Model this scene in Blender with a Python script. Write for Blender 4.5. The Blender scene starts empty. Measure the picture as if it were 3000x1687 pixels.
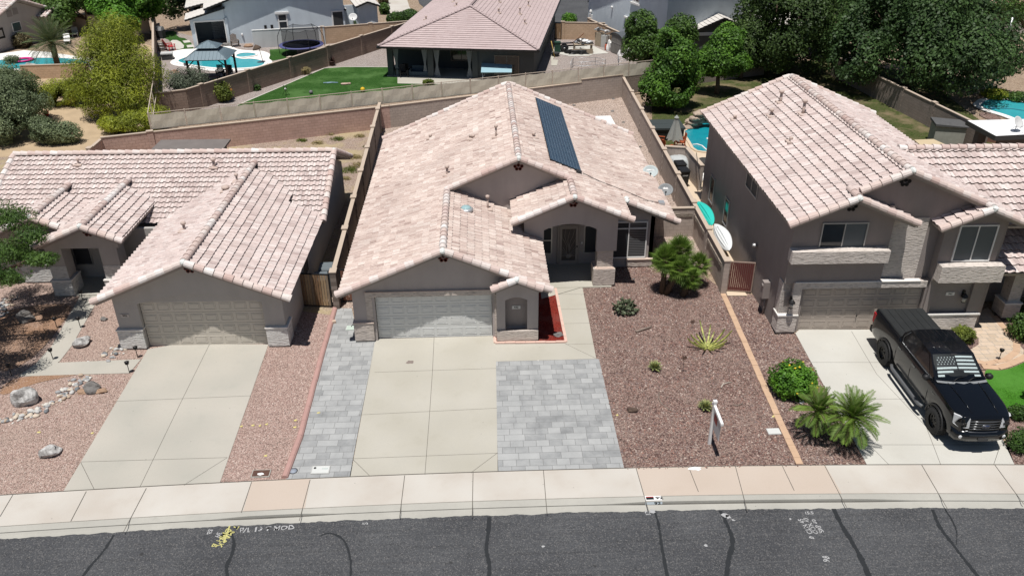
import bpy, bmesh, math, random
from mathutils import Vector, Matrix, noise
PI=math.pi
rnd=random.Random(7)
scn=bpy.context.scene
COL=scn.collection
# ---------------------------------------------------------------- camera
F,PX,PY=2392.516,1500.,843.5
pit,yaw,rol=math.radians(28.88120),math.radians(-2.24952),math.radians(-.23411)
CAM=Vector((4.54674,-29.75350,18.73249))
_z=Matrix.Rotation(yaw,3,'Z')
FW=_z@Vector((0,math.cos(pit),-math.sin(pit)));RT=_z@Vector((1,0,0));UP=_z@Vector((0,math.sin(pit),math.cos(pit)))
RT,UP=math.cos(rol)*RT+math.sin(rol)*UP,-math.sin(rol)*RT+math.cos(rol)*UP
SC=3000/2576
def g(x,y,z=0.):
    """photo survey point (x,y) to the place at height z it shows"""
    d=FW+RT*((x*SC-PX)/F)-UP*((y*SC-PY)/F)
    return CAM+d*((z-CAM.z)/d.z)
def gy(x,y,Y):
    d=FW+RT*((x*SC-PX)/F)-UP*((y*SC-PY)/F)
    return CAM+d*((Y-CAM.y)/d.y)
cd=bpy.data.cameras.new('camera');cam=bpy.data.objects.new('camera',cd);COL.objects.link(cam)
cd.sensor_width=36;cd.lens=36*F/3000;cd.clip_start=.5;cd.clip_end=2000
mw=Matrix((RT,UP,-FW)).transposed().to_4x4();mw.translation=CAM;cam.matrix_world=mw
scn.camera=cam
# ---------------------------------------------------------------- light
to_sun=Vector((-.105,-.248,1)).normalized()
sl=bpy.data.lights.new('sun','SUN');sl.energy=5.;sl.angle=math.radians(.53);sl.color=(1,.965,.92)
so=bpy.data.objects.new('sun',sl);so.rotation_euler=to_sun.to_track_quat('Z','Y').to_euler();COL.objects.link(so)
wd=bpy.data.worlds.new('World');scn.world=wd;wd.use_nodes=True
nt=wd.node_tree;sky=nt.nodes.new('ShaderNodeTexSky');sky.sky_type='NISHITA';sky.sun_disc=False
sky.sun_elevation=math.asin(to_sun.z);sky.sun_rotation=math.atan2(to_sun.x,to_sun.y);sky.dust_density=.6
bg=nt.nodes['Background'];bg.inputs[1].default_value=.05;nt.links.new(sky.outputs[0],bg.inputs[0])
vs=scn.view_settings;vs.view_transform='Standard';vs.look='None';vs.exposure=.0;vs.gamma=1
try: vs.use_curve_mapping=False
except Exception: pass
scn.cycles.max_bounces=6;scn.cycles.diffuse_bounces=2;scn.cycles.transparent_max_bounces=6
# ---------------------------------------------------------------- materials
MATS={}
class NB:
    def __init__(s,name):
        s.m=bpy.data.materials.new(name);s.m.use_nodes=True;s.t=s.m.node_tree;s.n=s.t.nodes;s.l=s.t.links
        s.b=s.n['Principled BSDF'];s.tc=s.n.new('ShaderNodeTexCoord')
        s.co=s.tc.outputs['Object'];MATS[name]=s.m
    def mapv(s,sc=(1,1,1),rot=(0,0,0),loc=(0,0,0)):
        m=s.n.new('ShaderNodeMapping');m.inputs['Scale'].default_value=sc;m.inputs['Rotation'].default_value=rot;m.inputs['Location'].default_value=loc
        s.l.new(s.co,m.inputs[0]);return m.outputs[0]
    def noise(s,scale,detail=3,v=None,rough=.55,out=0):
        n=s.n.new('ShaderNodeTexNoise');n.inputs['Scale'].default_value=scale;n.inputs['Detail'].default_value=detail;n.inputs['Roughness'].default_value=rough
        s.l.new(v or s.co,n.inputs['Vector']);return n.outputs[out]
    def vor(s,scale,v=None,out='Color',feature='F1'):
        n=s.n.new('ShaderNodeTexVoronoi');n.feature=feature;n.inputs['Scale'].default_value=scale;s.l.new(v or s.co,n.inputs['Vector']);return n.outputs[out]
    def attr(s,name='rnd',out='Fac'):
        n=s.n.new('ShaderNodeAttribute');n.attribute_name=name;return n.outputs[out]
    def ramp(s,fac,stops,interp='LINEAR'):
        r=s.n.new('ShaderNodeValToRGB');r.color_ramp.interpolation=interp;e=r.color_ramp.elements
        while len(e)<len(stops): e.new(.5)
        for k,(p,c) in enumerate(stops):
            e[k].position=p;e[k].color=(c if hasattr(c,'__len__') else (c,c,c))[:3]+(1,) if hasattr(c,'__len__') else (c,c,c,1)
        s.l.new(fac,r.inputs[0]);return r.outputs[0]
    def mix(s,a,b,fac=.5,mode='MIX'):
        m=s.n.new('ShaderNodeMix');m.data_type='RGBA';m.blend_type=mode
        for v,i in ((fac,0),(a,6),(b,7)):
            if hasattr(v,'default_value') or hasattr(v,'is_linked'): s.l.new(v,m.inputs[i])
            elif i==0: m.inputs[0].default_value=v
            else: m.inputs[i].default_value=tuple(v)[:3]+(1,)
        return m.outputs[2]
    def math(s,op,a,b=0.):
        m=s.n.new('ShaderNodeMath');m.operation=op
        for k,v in enumerate((a,b)):
            if hasattr(v,'is_linked'): s.l.new(v,m.inputs[k])
            else: m.inputs[k].default_value=v
        return m.outputs[0]
    def bump(s,h,strength=.3,dist=.02):
        b=s.n.new('ShaderNodeBump');b.inputs['Strength'].default_value=strength;b.inputs['Distance'].default_value=dist
        s.l.new(h,b.inputs['Height']);s.l.new(b.outputs[0],s.b.inputs['Normal'])
    def done(s,col=None,rough=.8,spec=.3,metal=0.):
        if col is not None:
            if hasattr(col,'is_linked'): s.l.new(col,s.b.inputs['Base Color'])
            else: s.b.inputs['Base Color'].default_value=tuple(col)[:3]+(1,)
        s.b.inputs['Roughness'].default_value=rough;s.b.inputs['Specular IOR Level'].default_value=spec;s.b.inputs['Metallic'].default_value=metal
        return s.m
def plain(name,col,rough=.6,spec=.3,metal=0.,var=.12,scale=6.,bump=0.,bscale=60):
    b=NB(name)
    c=b.mix(tuple(v*(1-var) for v in col),tuple(min(1,v*(1+var)) for v in col),b.noise(scale,4))
    if bump: b.bump(b.noise(bscale,3),bump)
    return b.done(c,rough,spec,metal)
def stucco(name,col,var=.1,bump=.5,rough_tex=False):
    b=NB(name)
    c=b.mix(tuple(v*(1-var) for v in col),tuple(v*(1+var) for v in col),b.noise(1.3,5))
    c=b.mix(c,tuple(v*.80 for v in col),b.ramp(b.noise(1,5,b.mapv((1.6,1.6,.35)),rough=.65),[(.45,0.),(.75,.45)]))
    c=b.mix(c,(.5,.5,.5),b.ramp(b.noise(45,2),[(.3,0.),(.8,.10)]),'MIX')
    if rough_tex:
        h=b.noise(1,4,b.mapv((5,5,22)));b.bump(h,.9,.06)
        c=b.mix(c,tuple(v*.62 for v in col),b.ramp(h,[(.35,.8),(.5,0.)]))
    else: b.bump(b.noise(55,3),bump,.015)
    return b.done(c,.9,.15)
def gravel(name,cols,s1=13.,s2=29.,bump=.9,patch=None):
    b=NB(name)
    v1=b.vor(s1);v2=b.vor(s2)
    sep=b.n.new('ShaderNodeSeparateColor');b.l.new(v2,sep.inputs[0])
    sep1=b.n.new('ShaderNodeSeparateColor');b.l.new(v1,sep1.inputs[0])
    f=b.math('ADD',b.math('MULTIPLY',sep.outputs[0],.6),b.math('MULTIPLY',sep1.outputs[1],.4))
    k=len(cols);c=b.ramp(f,[(.12+.76*i/(k-1),cols[i]) for i in range(k)])
    d=b.vor(s2,out='Distance');c=b.mix(c,(.0,.0,.0),b.ramp(d,[(.35,0.),(.75,.62)]))
    if patch: c=b.mix(c,patch,b.ramp(b.noise(.35,5,rough=.65),[(.47,0.),(.62,.75)]))
    else: c=b.mix(c,(.34,.27,.23),b.ramp(b.noise(.6,6,rough=.7),[(.45,0.),(.75,.30)]))
    b.bump(b.math('SUBTRACT',1.,d),bump,.03)
    return b.done(c,.95,.1)
def tilemat(name,cols,grime=.35):
    b=NB(name);a=b.attr('rnd');k=len(cols)
    c=b.ramp(a,[((i+.5)/k,cols[i]) for i in range(k)],'LINEAR')
    st=b.noise(1,4,b.mapv((9,9,9)),rough=.7)
    c=b.mix(c,tuple(v*.45 for v in cols[0]),b.ramp(st,[(.50,0.),(.72,grime)]))
    fine=b.noise(70,2);c=b.mix(c,tuple(v*.6 for v in cols[0]),b.ramp(fine,[(.5,0.),(.75,grime)]))
    lg=b.noise(.45,3);c=b.mix(c,tuple(v*.78 for v in cols[0]),b.ramp(lg,[(.4,0.),(.75,.35)]))
    b.bump(b.noise(40,3),.25,.01)
    return b.done(c,.85,.2)
def concrete(name,c1,c2,dirt=.25,joint=None):
    b=NB(name)
    c=b.mix(c1,c2,b.ramp(b.noise(.55,6,rough=.6),[(.35,0.),(.68,1.)]))
    c=b.mix(c,tuple(v*.62 for v in c1),b.ramp(b.noise(1.1,7,rough=.72),[(.46,0.),(.74,dirt)]))
    c=b.mix(c,tuple(v*.5 for v in c1),b.ramp(b.noise(90,2),[(.55,0.),(.8,.30)]))
    # stray dark spots
    d=b.vor(1.6,out='Distance');c=b.mix(c,(.10,.10,.09),b.ramp(d,[(.02,.6),(.035,0.)]))
    b.bump(b.noise(120,2),.12,.01)
    return b.done(c,.9,.15)
def leafmat(name,dark,light,hue=None,trans=.25):
    b=NB(name);a=b.attr('rnd')
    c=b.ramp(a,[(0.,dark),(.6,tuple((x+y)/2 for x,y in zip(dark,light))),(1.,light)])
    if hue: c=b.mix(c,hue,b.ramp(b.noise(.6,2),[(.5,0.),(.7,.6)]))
    b.done(c,.55,.3)
    tr=b.n.new('ShaderNodeBsdfTranslucent');b.l.new(c,tr.inputs[0])
    ms=b.n.new('ShaderNodeMixShader');ms.inputs[0].default_value=trans
    out=b.n['Material Output'];b.l.new(b.b.outputs[0],ms.inputs[1]);b.l.new(tr.outputs[0],ms.inputs[2]);b.l.new(ms.outputs[0],out.inputs[0])
    return b.m
def asphalt():
    b=NB('asphalt')
    c=b.mix((.056,.058,.063),(.084,.087,.092),b.ramp(b.noise(.35,6,rough=.6),[(.35,0.),(.7,1.)]))
    st=b.noise(1,4,b.mapv((.25,5.5,1)),rough=.6);c=b.mix(c,(.044,.045,.048),b.ramp(st,[(.5,0.),(.75,.65)]))
    st2=b.noise(1,3,b.mapv((.5,14,1)),rough=.6);c=b.mix(c,(.17,.17,.168),b.ramp(st2,[(.55,0.),(.8,.35)]))
    v=b.vor(38);s=b.n.new('ShaderNodeSeparateColor');b.l.new(v,s.inputs[0])
    c=b.mix(c,(.22,.21,.20),b.ramp(s.outputs[0],[(.72,0.),(1.,.55)]))
    c=b.mix(c,(.02,.02,.02),b.ramp(s.outputs[1],[(.72,0.),(1.,.6)]))
    d=b.vor(.9,out='Distance');c=b.mix(c,(.03,.03,.03),b.ramp(d,[(.03,.7),(.07,0.)]))
    b.bump(b.noise(60,3),.5,.02)
    return b.done(c,.9,.2)
def pavers(name,cols,bw,rh,rot=0.,mort=(.25,.25,.24)):
    b=NB(name);br=b.n.new('ShaderNodeTexBrick');b.l.new(b.mapv((1,1,1),(0,0,rot)),br.inputs['Vector'])
    br.inputs['Color1'].default_value=(0,0,0,1);br.inputs['Color2'].default_value=(1,1,1,1);br.inputs['Mortar'].default_value=(.5,.5,.5,1)
    br.inputs['Scale'].default_value=1;br.inputs['Brick Width'].default_value=bw;br.inputs['Row Height'].default_value=rh
    br.inputs['Mortar Size'].default_value=.009;br.inputs['Mortar Smooth'].default_value=.3;br.offset=.37;br.squash=1.6;br.squash_frequency=3
    k=len(cols);blot=b.noise(1.6,5,rough=.65)
    f=b.math('ADD',b.math('MULTIPLY',br.outputs['Color'],.32),b.math('MULTIPLY',blot,.80))
    c=b.ramp(f,[(.25+.6*i/(k-1),cols[i]) for i in range(k)])
    c=b.mix(c,tuple(v*.6 for v in cols[0]),b.ramp(b.noise(60,2),[(.55,0.),(.8,.35)]))
    c=b.mix(c,mort,br.outputs['Fac'])
    b.bump(b.math('SUBTRACT',1.,br.outputs['Fac']),.5,.012)
    return b.done(c,.9,.15)
def block(name,c1,c2,mort,bw=.4,rh=.2,axis='x'):
    b=NB(name);br=b.n.new('ShaderNodeTexBrick')
    sep=b.n.new('ShaderNodeSeparateXYZ');b.l.new(b.co,sep.inputs[0]);cmb=b.n.new('ShaderNodeCombineXYZ')
    b.l.new(sep.outputs['X' if axis=='x' else 'Y'],cmb.inputs[0]);b.l.new(sep.outputs['Z'],cmb.inputs[1]);b.l.new(cmb.outputs[0],br.inputs['Vector'])
    br.inputs['Color1'].default_value=c1+(1,);br.inputs['Color2'].default_value=c2+(1,);br.inputs['Mortar'].default_value=mort+(1,)
    br.inputs['Scale'].default_value=1;br.inputs['Brick Width'].default_value=bw;br.inputs['Row Height'].default_value=rh;br.inputs['Mortar Size'].default_value=.007
    c=b.mix(br.outputs[0],tuple(v*.72 for v in c1),b.ramp(b.noise(1.2,6,rough=.65),[(.42,0.),(.75,.55)]))
    c=b.mix(c,tuple(min(1,v*1.5) for v in c1),b.ramp(b.noise(30,3),[(.55,0.),(.8,.3)]))
    b.bump(b.math('SUBTRACT',b.noise(35,3),br.outputs['Fac']),.55,.02)
    return b.done(c,.92,.12)
# ---------------------------------------------------------------- geometry helpers
class MB:
    def __init__(s): s.v=[];s.f=[];s.mi=[];s.r=[];s.sm=[];s.T=None
    def add(s,vs,fs,mi=0,r=None,smooth=False):
        o=len(s.v);T=s.T
        s.v.extend([tuple(T@Vector(p)) for p in vs] if T else [tuple(p) for p in vs])
        for f in fs:
            s.f.append(tuple(o+i for i in f));s.mi.append(mi);s.r.append(rnd.random() if r is None else r);s.sm.append(smooth)
    def box(s,x0,y0,z0,x1,y1,z1,mi=0,r=None):
        s.add([(x0,y0,z0),(x1,y0,z0),(x1,y1,z0),(x0,y1,z0),(x0,y0,z1),(x1,y0,z1),(x1,y1,z1),(x0,y1,z1)],
              [(0,3,2,1),(4,5,6,7),(0,1,5,4),(1,2,6,5),(2,3,7,6),(3,0,4,7)],mi,r)
    def prism(s,pts,a,b,axis='z',mi=0,r=None):
        n=len(pts)
        P=(lambda p,t:(p[0],p[1],t)) if axis=='z' else (lambda p,t:(p[0],t,p[1])) if axis=='y' else (lambda p,t:(t,p[0],p[1]))
        s.add([P(p,a) for p in pts]+[P(p,b) for p in pts],[tuple(range(n-1,-1,-1)),tuple(range(n,2*n))]+[(i,(i+1)%n,n+(i+1)%n,n+i) for i in range(n)],mi,r)
    def tube(s,pts,r,n=7,mi=0,rv=None,cap=True,smooth=True):
        pts=[Vector(p) for p in pts];R=r if hasattr(r,'__len__') else [r]*len(pts);vs=[];fs=[];ref=None
        for k,p in enumerate(pts):
            t=(pts[min(k+1,len(pts)-1)]-pts[max(k-1,0)])
            t=t.normalized() if t.length>1e-9 else Vector((0,0,1))
            if ref is None: ref=t.orthogonal().normalized()
            ref=(ref-t*ref.dot(t));ref=ref.normalized() if ref.length>1e-6 else t.orthogonal().normalized()
            q=t.cross(ref)
            for i in range(n):
                a=2*PI*i/n;vs.append(p+(ref*math.cos(a)+q*math.sin(a))*R[k])
        for k in range(len(pts)-1):
            for i in range(n): fs.append((k*n+i,k*n+(i+1)%n,(k+1)*n+(i+1)%n,(k+1)*n+i))
        if cap: fs+= [tuple(range(n-1,-1,-1)),tuple(range((len(pts)-1)*n,len(pts)*n))]
        s.add(vs,fs,mi,rv,smooth)
    def lathe(s,prof,c=(0,0,0),n=16,mi=0,rv=None,M=None,smooth=True,sx=1,sy=1):
        c=Vector(c);vs=[];fs=[]
        for r,z in prof:
            for i in range(n):
                p=Vector((r*math.cos(2*PI*i/n)*sx,r*math.sin(2*PI*i/n)*sy,z))
                vs.append(c+(M@p if M else p))
        m=len(prof)
        for k in range(m-1):
            for i in range(n): fs.append((k*n+i,k*n+(i+1)%n,(k+1)*n+(i+1)%n,(k+1)*n+i))
        ring=abs(prof[0][0]-prof[-1][0])<1e-6 and max(p[0] for p in prof)>prof[0][0]*1.03
        if prof[0][0]>1e-4 and not ring: fs.append(tuple(range(n-1,-1,-1)))
        if prof[-1][0]>1e-4 and not ring: fs.append(tuple(range((m-1)*n,m*n)))
        s.add(vs,fs,mi,rv,smooth)
    def blob(s,c,rad,seed=0,amp=.2,fr=1.5,sub=2,mi=0,flat=None,rv=None,smooth=False):
        bm=bmesh.new();bmesh.ops.create_icosphere(bm,subdivisions=sub,radius=1)
        vs=[]
        for v in bm.verts:
            k=1+amp*noise.noise(v.co*fr+Vector((seed*3.1,seed*1.7,seed)))*2
            p=v.co*k;z=p.z*rad[2]
            if flat is not None: z=max(z,flat)
            vs.append((c[0]+p.x*rad[0],c[1]+p.y*rad[1],c[2]+z))
        s.add(vs,[tuple(v.index for v in f.verts) for f in bm.faces],mi,rv,smooth);bm.free()
    def merge(s,o):
        k=len(s.v);s.v+=o.v;s.f+=[tuple(i+k for i in f) for f in o.f];s.mi+=o.mi;s.r+=o.r;s.sm+=o.sm
    def mesh(s,name,mats):
        me=bpy.data.meshes.new(name);me.from_pydata(s.v,[],s.f)
        for m in (mats if isinstance(mats,(list,tuple)) else [mats]): me.materials.append(m)
        me.polygons.foreach_set('material_index',s.mi);me.polygons.foreach_set('use_smooth',s.sm)
        a=me.attributes.new('rnd','FLOAT','FACE');a.data.foreach_set('value',s.r);me.update();return me
    def build(s,name,mats,parent=None,label=None,loc=None,rz=0.):
        o=bpy.data.objects.new(name,s.mesh(name,mats));COL.objects.link(o)
        if parent: o.parent=parent
        if loc is not None: o.location=loc
        if rz: o.rotation_euler=(0,0,rz)
        if label: o['label']=label
        return o
def tag(o,label=None,cat=None,group=None,kind=None):
    for k,v in (('label',label),('category',cat),('group',group),('kind',kind)):
        if v: o[k]=v
    return o
def thing(name,label,cat,loc=(0,0,0),rz=0.,group=None):
    o=bpy.data.objects.new(name,None);COL.objects.link(o);o.location=loc;o.rotation_euler=(0,0,rz);o.empty_display_size=.3
    return tag(o,label,cat,group)
def copytree(o,parent=None,loc=None,rz=None,label=None):
    c=o.copy();COL.objects.link(c);c.parent=parent
    if loc is not None: c.location=loc
    if rz is not None: c.rotation_euler=(0,0,rz)
    if label: c['label']=label
    for ch in list(o.children): copytree(ch,c)
    return c
def struct(o): o['kind']='structure';return o
def sheet(name,pts,z,mat,thick=0.,kind='structure',h=None):
    """flat ground sheet from photo points (or world points)"""
    P=[(p if len(p)==3 else g(p[0],p[1],z)) for p in pts]
    m=MB()
    if thick: m.prism([(p[0],p[1]) for p in P],z-thick,z)
    else: m.add([(p[0],p[1],z) for p in P],[tuple(range(len(P)))])
    me=m.mesh(name,mat)
    bm=bmesh.new();bm.from_mesh(me);bmesh.ops.recalc_face_normals(bm,faces=bm.faces)
    if not thick:
        for f in bm.faces:
            if f.normal.z<0: f.normal_flip()
    bmesh.ops.triangulate(bm,faces=[f for f in bm.faces if len(f.verts)>4]);bm.to_mesh(me);bm.free()
    o=bpy.data.objects.new(name,me);COL.objects.link(o);o['kind']=kind
    return o
def smooth_pts(P,k=3,closed=True):
    for _ in range(k):
        Q=[];n=len(P)
        for i in range(n if closed else n-1):
            a,b=P[i],P[(i+1)%n];Q+=[tuple(x*.75+y*.25 for x,y in zip(a,b)),tuple(x*.25+y*.75 for x,y in zip(a,b))]
        P=Q
    return P
# ------------------------------------------------------------ roof tiles
PROF={'S':[(0,0),(.09,.55),(.2,.92),(.31,1.),(.42,.92),(.53,.55),(.62,.05),(.8,-.06),(1,0)],
      'M':[(0,0),(.1,.6),(.25,.95),(.45,1.),(.6,.8),(.72,.25),(.85,.05),(1,0)],
      'F':[(0,0),(.97,0),(1,-.2)]}
def tiles(mb,poly,org,updir,w=.3,c=.34,amp=.045,prof='S',stag=0.,rise=.04,mi=0,jit=.004,inv=False):
    mixr=.38 if prof=='M' else .25
    """lay courses of tiles over a convex roof polygon; org anchors the grid; updir points up the slope in plan"""
    P=[Vector(p) for p in poly];n=(P[1]-P[0]).cross(P[2]-P[0]).normalized()
    if n.z<0: n=-n
    up=Vector((updir[0],updir[1],0));up=(up-n*up.dot(n)).normalized();U=up.cross(n)*(1 if not inv else -1);org=Vector(org)
    uv=[((p-org).dot(U),(p-org).dot(up)) for p in P];off=n*((P[0]-org).dot(n))
    def urange(v):
        lo,hi=1e9,-1e9
        for k in range(len(uv)):
            (a,b),(c2,d)=uv[k],uv[(k+1)%len(uv)]
            if abs(b-d)<1e-9:
                if abs(v-b)<1e-6: lo=min(lo,a,c2);hi=max(hi,a,c2)
            elif min(b,d)-1e-6<=v<=max(b,d)+1e-6:
                t=(v-b)/(d-b);x=a+(c2-a)*t;lo=min(lo,x);hi=max(hi,x)
        return lo,hi
    v0,v1=min(q[1] for q in uv),max(q[1] for q in uv);pr=PROF[prof];K=len(pr);V=[];Fc=[];R=[]
    o0=len(mb.v)
    for j in range(math.floor(v0/c+1e-6),math.ceil(v1/c-1e-6)):
        va,vb=max(v0,j*c),min(v1,(j+1)*c+.02)
        if vb-va<.02: continue
        la,ha=urange(va);lb,hb=urange(vb);lo,hi=min(la,lb),max(ha,hb);sh=(j%2)*stag*w
        ka=(va-j*c)/c
        for i in range(math.floor((lo-sh)/w),math.ceil((hi-sh)/w)):
            rr=.1+.8*rnd.random();dz=rnd.uniform(-jit,jit);dv=rnd.uniform(-.008,.008);b0=len(V);
            u_=[i*w+sh+p[0]*w for p in pr]
            ua=[min(max(x,la),ha) for x in u_];ub=[min(max(x,lb),hb) for x in u_]
            if ua[-1]-ua[0]<1e-4 and ub[-1]-ub[0]<1e-4: continue
            for k in range(K): V.append(org+U*ua[k]+up*(va+dv)+off+n*(pr[k][1]*amp+rise*(1-ka)+dz))
            for k in range(K): V.append(org+U*ub[k]+up*vb+off+n*(pr[k][1]*amp+dz*.3))
            for k in range(K): V.append(org+U*ua[k]+up*(va+dv+.004)+off+n*(pr[k][1]*amp-.012))
            for k in range(K-1):
                Fc.append((o0+b0+k,o0+b0+k+1,o0+b0+K+k+1,o0+b0+K+k));R.append(min(1,max(0,rr*(1-mixr)+mixr*rnd.random())))
                Fc.append((o0+b0+2*K+k,o0+b0+2*K+k+1,o0+b0+k+1,o0+b0+k));R.append(rr)
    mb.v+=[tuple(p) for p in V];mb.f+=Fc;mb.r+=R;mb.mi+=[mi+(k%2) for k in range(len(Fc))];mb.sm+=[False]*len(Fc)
def caps(mb,p0,p1,r=.115,L=.4,n=7,mi=0,up=(0,0,1),full=False,lift=.02):
    p0,p1=Vector(p0),Vector(p1);D=(p1-p0);T=D.length;t=D/T;up=Vector(up);q=t.cross(up).normalized();w=q.cross(t).normalized();m=max(1,round(T/L));L=T/m
    for k in range(m):
        a=p0+t*(k*L-.02);b=p0+t*((k+1)*L-.03);vs=[];ra,rb=r*rnd.uniform(1.05,1.12),r*.93;rr=rnd.random();ang=(PI*1.25 if full else PI)
        for c,rd,lf in ((a,ra,lift+.02),(b,rb,lift)):
            for i in range(n+1):
                th=-(ang-PI)/2+ang*i/n;vs.append(c+q*math.cos(th)*rd+w*(math.sin(th)*rd+lf))
        mb.add(vs,[(i,i+1,n+2+i,n+1+i) for i in range(n)]+[tuple(range(n,-1,-1)),tuple(range(n+1,2*n+2))],mi,rr,False)
def bxs(parent,name,mat,*bs,T=None):
    for b in bs:
        m=MB();m.T=T;m.box(*b);o=m.build(name,mat,parent)
    return o
def deck(mb,poly,top=-.02,th=.14,mi=0):
    P=[Vector(p) for p in poly];n=(P[1]-P[0]).cross(P[2]-P[0]).normalized()
    if n.z<0: n=-n;P=P[::-1]
    k=len(P);mb.add([p+n*(top-th) for p in P]+[p+n*top for p in P],[tuple(range(k-1,-1,-1)),tuple(range(k,2*k))]+[(i,(i+1)%k,k+(i+1)%k,k+i) for i in range(k)],mi,.5)
# ------------------------------------------------------------ shared material set
TILE_A=tilemat('blended_tile',[(.28,.20,.175),(.42,.315,.28),(.58,.465,.41),(.64,.535,.475),(.50,.385,.34),(.70,.605,.545),(.66,.56,.50),(.76,.69,.635)],.34)
TILE_B=tilemat('pink_tile',[(.47,.375,.35),(.66,.56,.525),(.54,.44,.41),(.72,.645,.61),(.40,.315,.295),(.62,.52,.48)],.34)
TILE_C=tilemat('flat_tile_pink',[(.47,.375,.365),(.495,.40,.39),(.45,.355,.345)],.18)
TILE_D=tilemat('flat_tile_grey',[(.60,.57,.53),(.63,.60,.56),(.57,.54,.50)],.18)
TILE_END=plain('tile_end_shade',(.13,.10,.088),.95,.05,var=.3)  # dark colour on the solid risers stands for shade in hollow tile ends
CAP=tilemat('ridge_cap_tile',[(.60,.48,.43),(.72,.66,.62),(.52,.38,.34),(.66,.56,.51),(.57,.44,.40),(.76,.72,.69)],.30)
MORTAR=plain('mortar',(.66,.68,.65),.9,.1,var=.15)
FASCIA=plain('fascia_paint',(.30,.265,.24),.7,var=.08)
WHITE_P=plain('white_paint',(.76,.75,.73),.5,var=.06)
ST_MAIN=stucco('stucco_main',(.41,.365,.345));ST_MAINT=stucco('stucco_main_trim',(.56,.49,.435),rough_tex=True)
ST_L=stucco('stucco_left',(.42,.395,.37));ST_LT=stucco('stucco_left_trim',(.66,.65,.62),rough_tex=True)
ST_R=stucco('stucco_right',(.27,.232,.215));ST_RT=stucco('stucco_right_trim',(.60,.54,.49),rough_tex=True)
TRIM_W=plain('trim_white',(.74,.71,.67),.8,var=.06)
TRIM_P=plain('trim_peach',(.66,.53,.45),.8,var=.06)
ST_DKG=stucco('stucco_dark_grey',(.075,.085,.09));ST_BLUE=stucco('stucco_blue_grey',(.60,.665,.715));ST_BEIGE=stucco('stucco_beige',(.40,.36,.335));ST_DKB=stucco('stucco_slate',(.12,.15,.17))
def glassm(name,col,rough=.08):
    b=NB(name);c=b.mix(col,tuple(v*1.8 for v in col),b.noise(1.2,2));return b.done(c,rough,.6)
GLASS=glassm('window_glass',(.018,.022,.026));SCREEN=plain('sun_screen',(.030,.034,.040),.6,.35,var=.1,scale=2);SCREEN2=plain('sun_screen_pale',(.085,.10,.11),.5,.4,var=.15,scale=1.5)
ALU=plain('aluminium',(.42,.42,.42),.4,.5,.6,var=.08);DKMETAL=plain('dark_metal',(.022,.021,.021),.45,.5,.3)
DOORP=plain('garage_door_white',(.64,.645,.63),.5,.35,var=.05,scale=1.5);DOORT=plain('garage_door_tan',(.56,.515,.445),.5,.35,var=.05,scale=1.5);DOORB=plain('garage_door_brown',(.40,.345,.30),.55,.3,var=.05,scale=1.5)
BLACK=plain('black_plastic',(.012,.012,.013),.5,.4);DARKGREY=plain('dark_grey_plastic',(.045,.046,.048),.55,.4)
RED=plain('red_paint',(.48,.025,.03),.5,.4);VENTRED=plain('vent_tile_red',(.16,.045,.035),.85,.15)
WOODD=plain('dark_wood',(.085,.045,.028),.75,.2,var=.25);WOODL=plain('weathered_wood',(.40,.30,.20),.85,.1,var=.35,scale=3)
BARK=plain('bark',(.13,.095,.07),.95,.1,var=.35,bump=.6,bscale=25)
STEEL=plain('galvanised',(.50,.51,.52),.4,.5,.5)
# ------------------------------------------------------------ ground and street
EARTH=gravel('desert_earth',[(.30,.215,.15),(.40,.30,.215),(.46,.36,.27)],5,16,.5)
GR_RED=gravel('red_rock_gravel',[(.10,.06,.053),(.21,.125,.107),(.31,.205,.17),(.19,.13,.12),(.46,.355,.30),(.24,.13,.105),(.36,.25,.21)],11,24,1.)
GR_PINK=gravel('pink_granite',[(.31,.20,.17),(.44,.31,.265),(.54,.40,.345),(.38,.25,.21),(.62,.49,.43)],14,30,.7)
GR_PINK2=gravel('pink_granite_bare',[(.34,.23,.19),(.47,.345,.29),(.55,.42,.36),(.42,.29,.24),(.62,.49,.42)],14,30,.7)
GR_PALE=gravel('pale_gravel',[(.40,.30,.245),(.52,.41,.345),(.60,.49,.42),(.46,.355,.295)],9,20,.9)
GR_DIRT=gravel('weedy_dirt',[(.34,.25,.195),(.42,.32,.26),(.48,.385,.32)],8,22,.6,patch=(.40,.33,.19))
GR_GREY=gravel('grey_river_gravel',[(.29,.24,.215),(.42,.36,.33),(.50,.44,.41),(.34,.275,.25),(.57,.52,.48)],10,22,.9)
CONC=concrete('driveway_concrete',(.40,.378,.32),(.475,.452,.395));CONC_L=concrete('driveway_concrete_left',(.385,.37,.325),(.47,.44,.385))
CONC_R=concrete('driveway_concrete_right',(.47,.455,.41),(.55,.54,.495));CONC_K=concrete('kerb_concrete',(.36,.35,.315),(.45,.435,.39),.45)
CONC_S=concrete('sidewalk_concrete',(.46,.42,.37),(.55,.525,.48),.14);CONC_P=concrete('sidewalk_concrete_peach',(.47,.395,.33),(.51,.435,.37),.10)
COOL=plain('white_cool_deck',(.78,.76,.72),.8,.2,var=.05)
TURF=gravel('green_turf',[(.025,.075,.014),(.042,.118,.022),(.065,.16,.033)],18,40,.7,patch=(.085,.17,.05));TURF2=gravel('bright_turf',[(.045,.165,.012),(.065,.225,.02),(.09,.28,.03)],18,40,.7,patch=(.09,.25,.04))
LAWN=gravel('thin_lawn',[(.05,.075,.02),(.08,.11,.03),(.13,.11,.06)],9,25,.5,patch=(.22,.165,.105))
PAVE=pavers('grey_pavers',[(.21,.215,.215),(.27,.275,.275),(.33,.335,.332),(.37,.375,.37),(.41,.415,.408)],.46,.335,mort=(.20,.20,.195))
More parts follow.
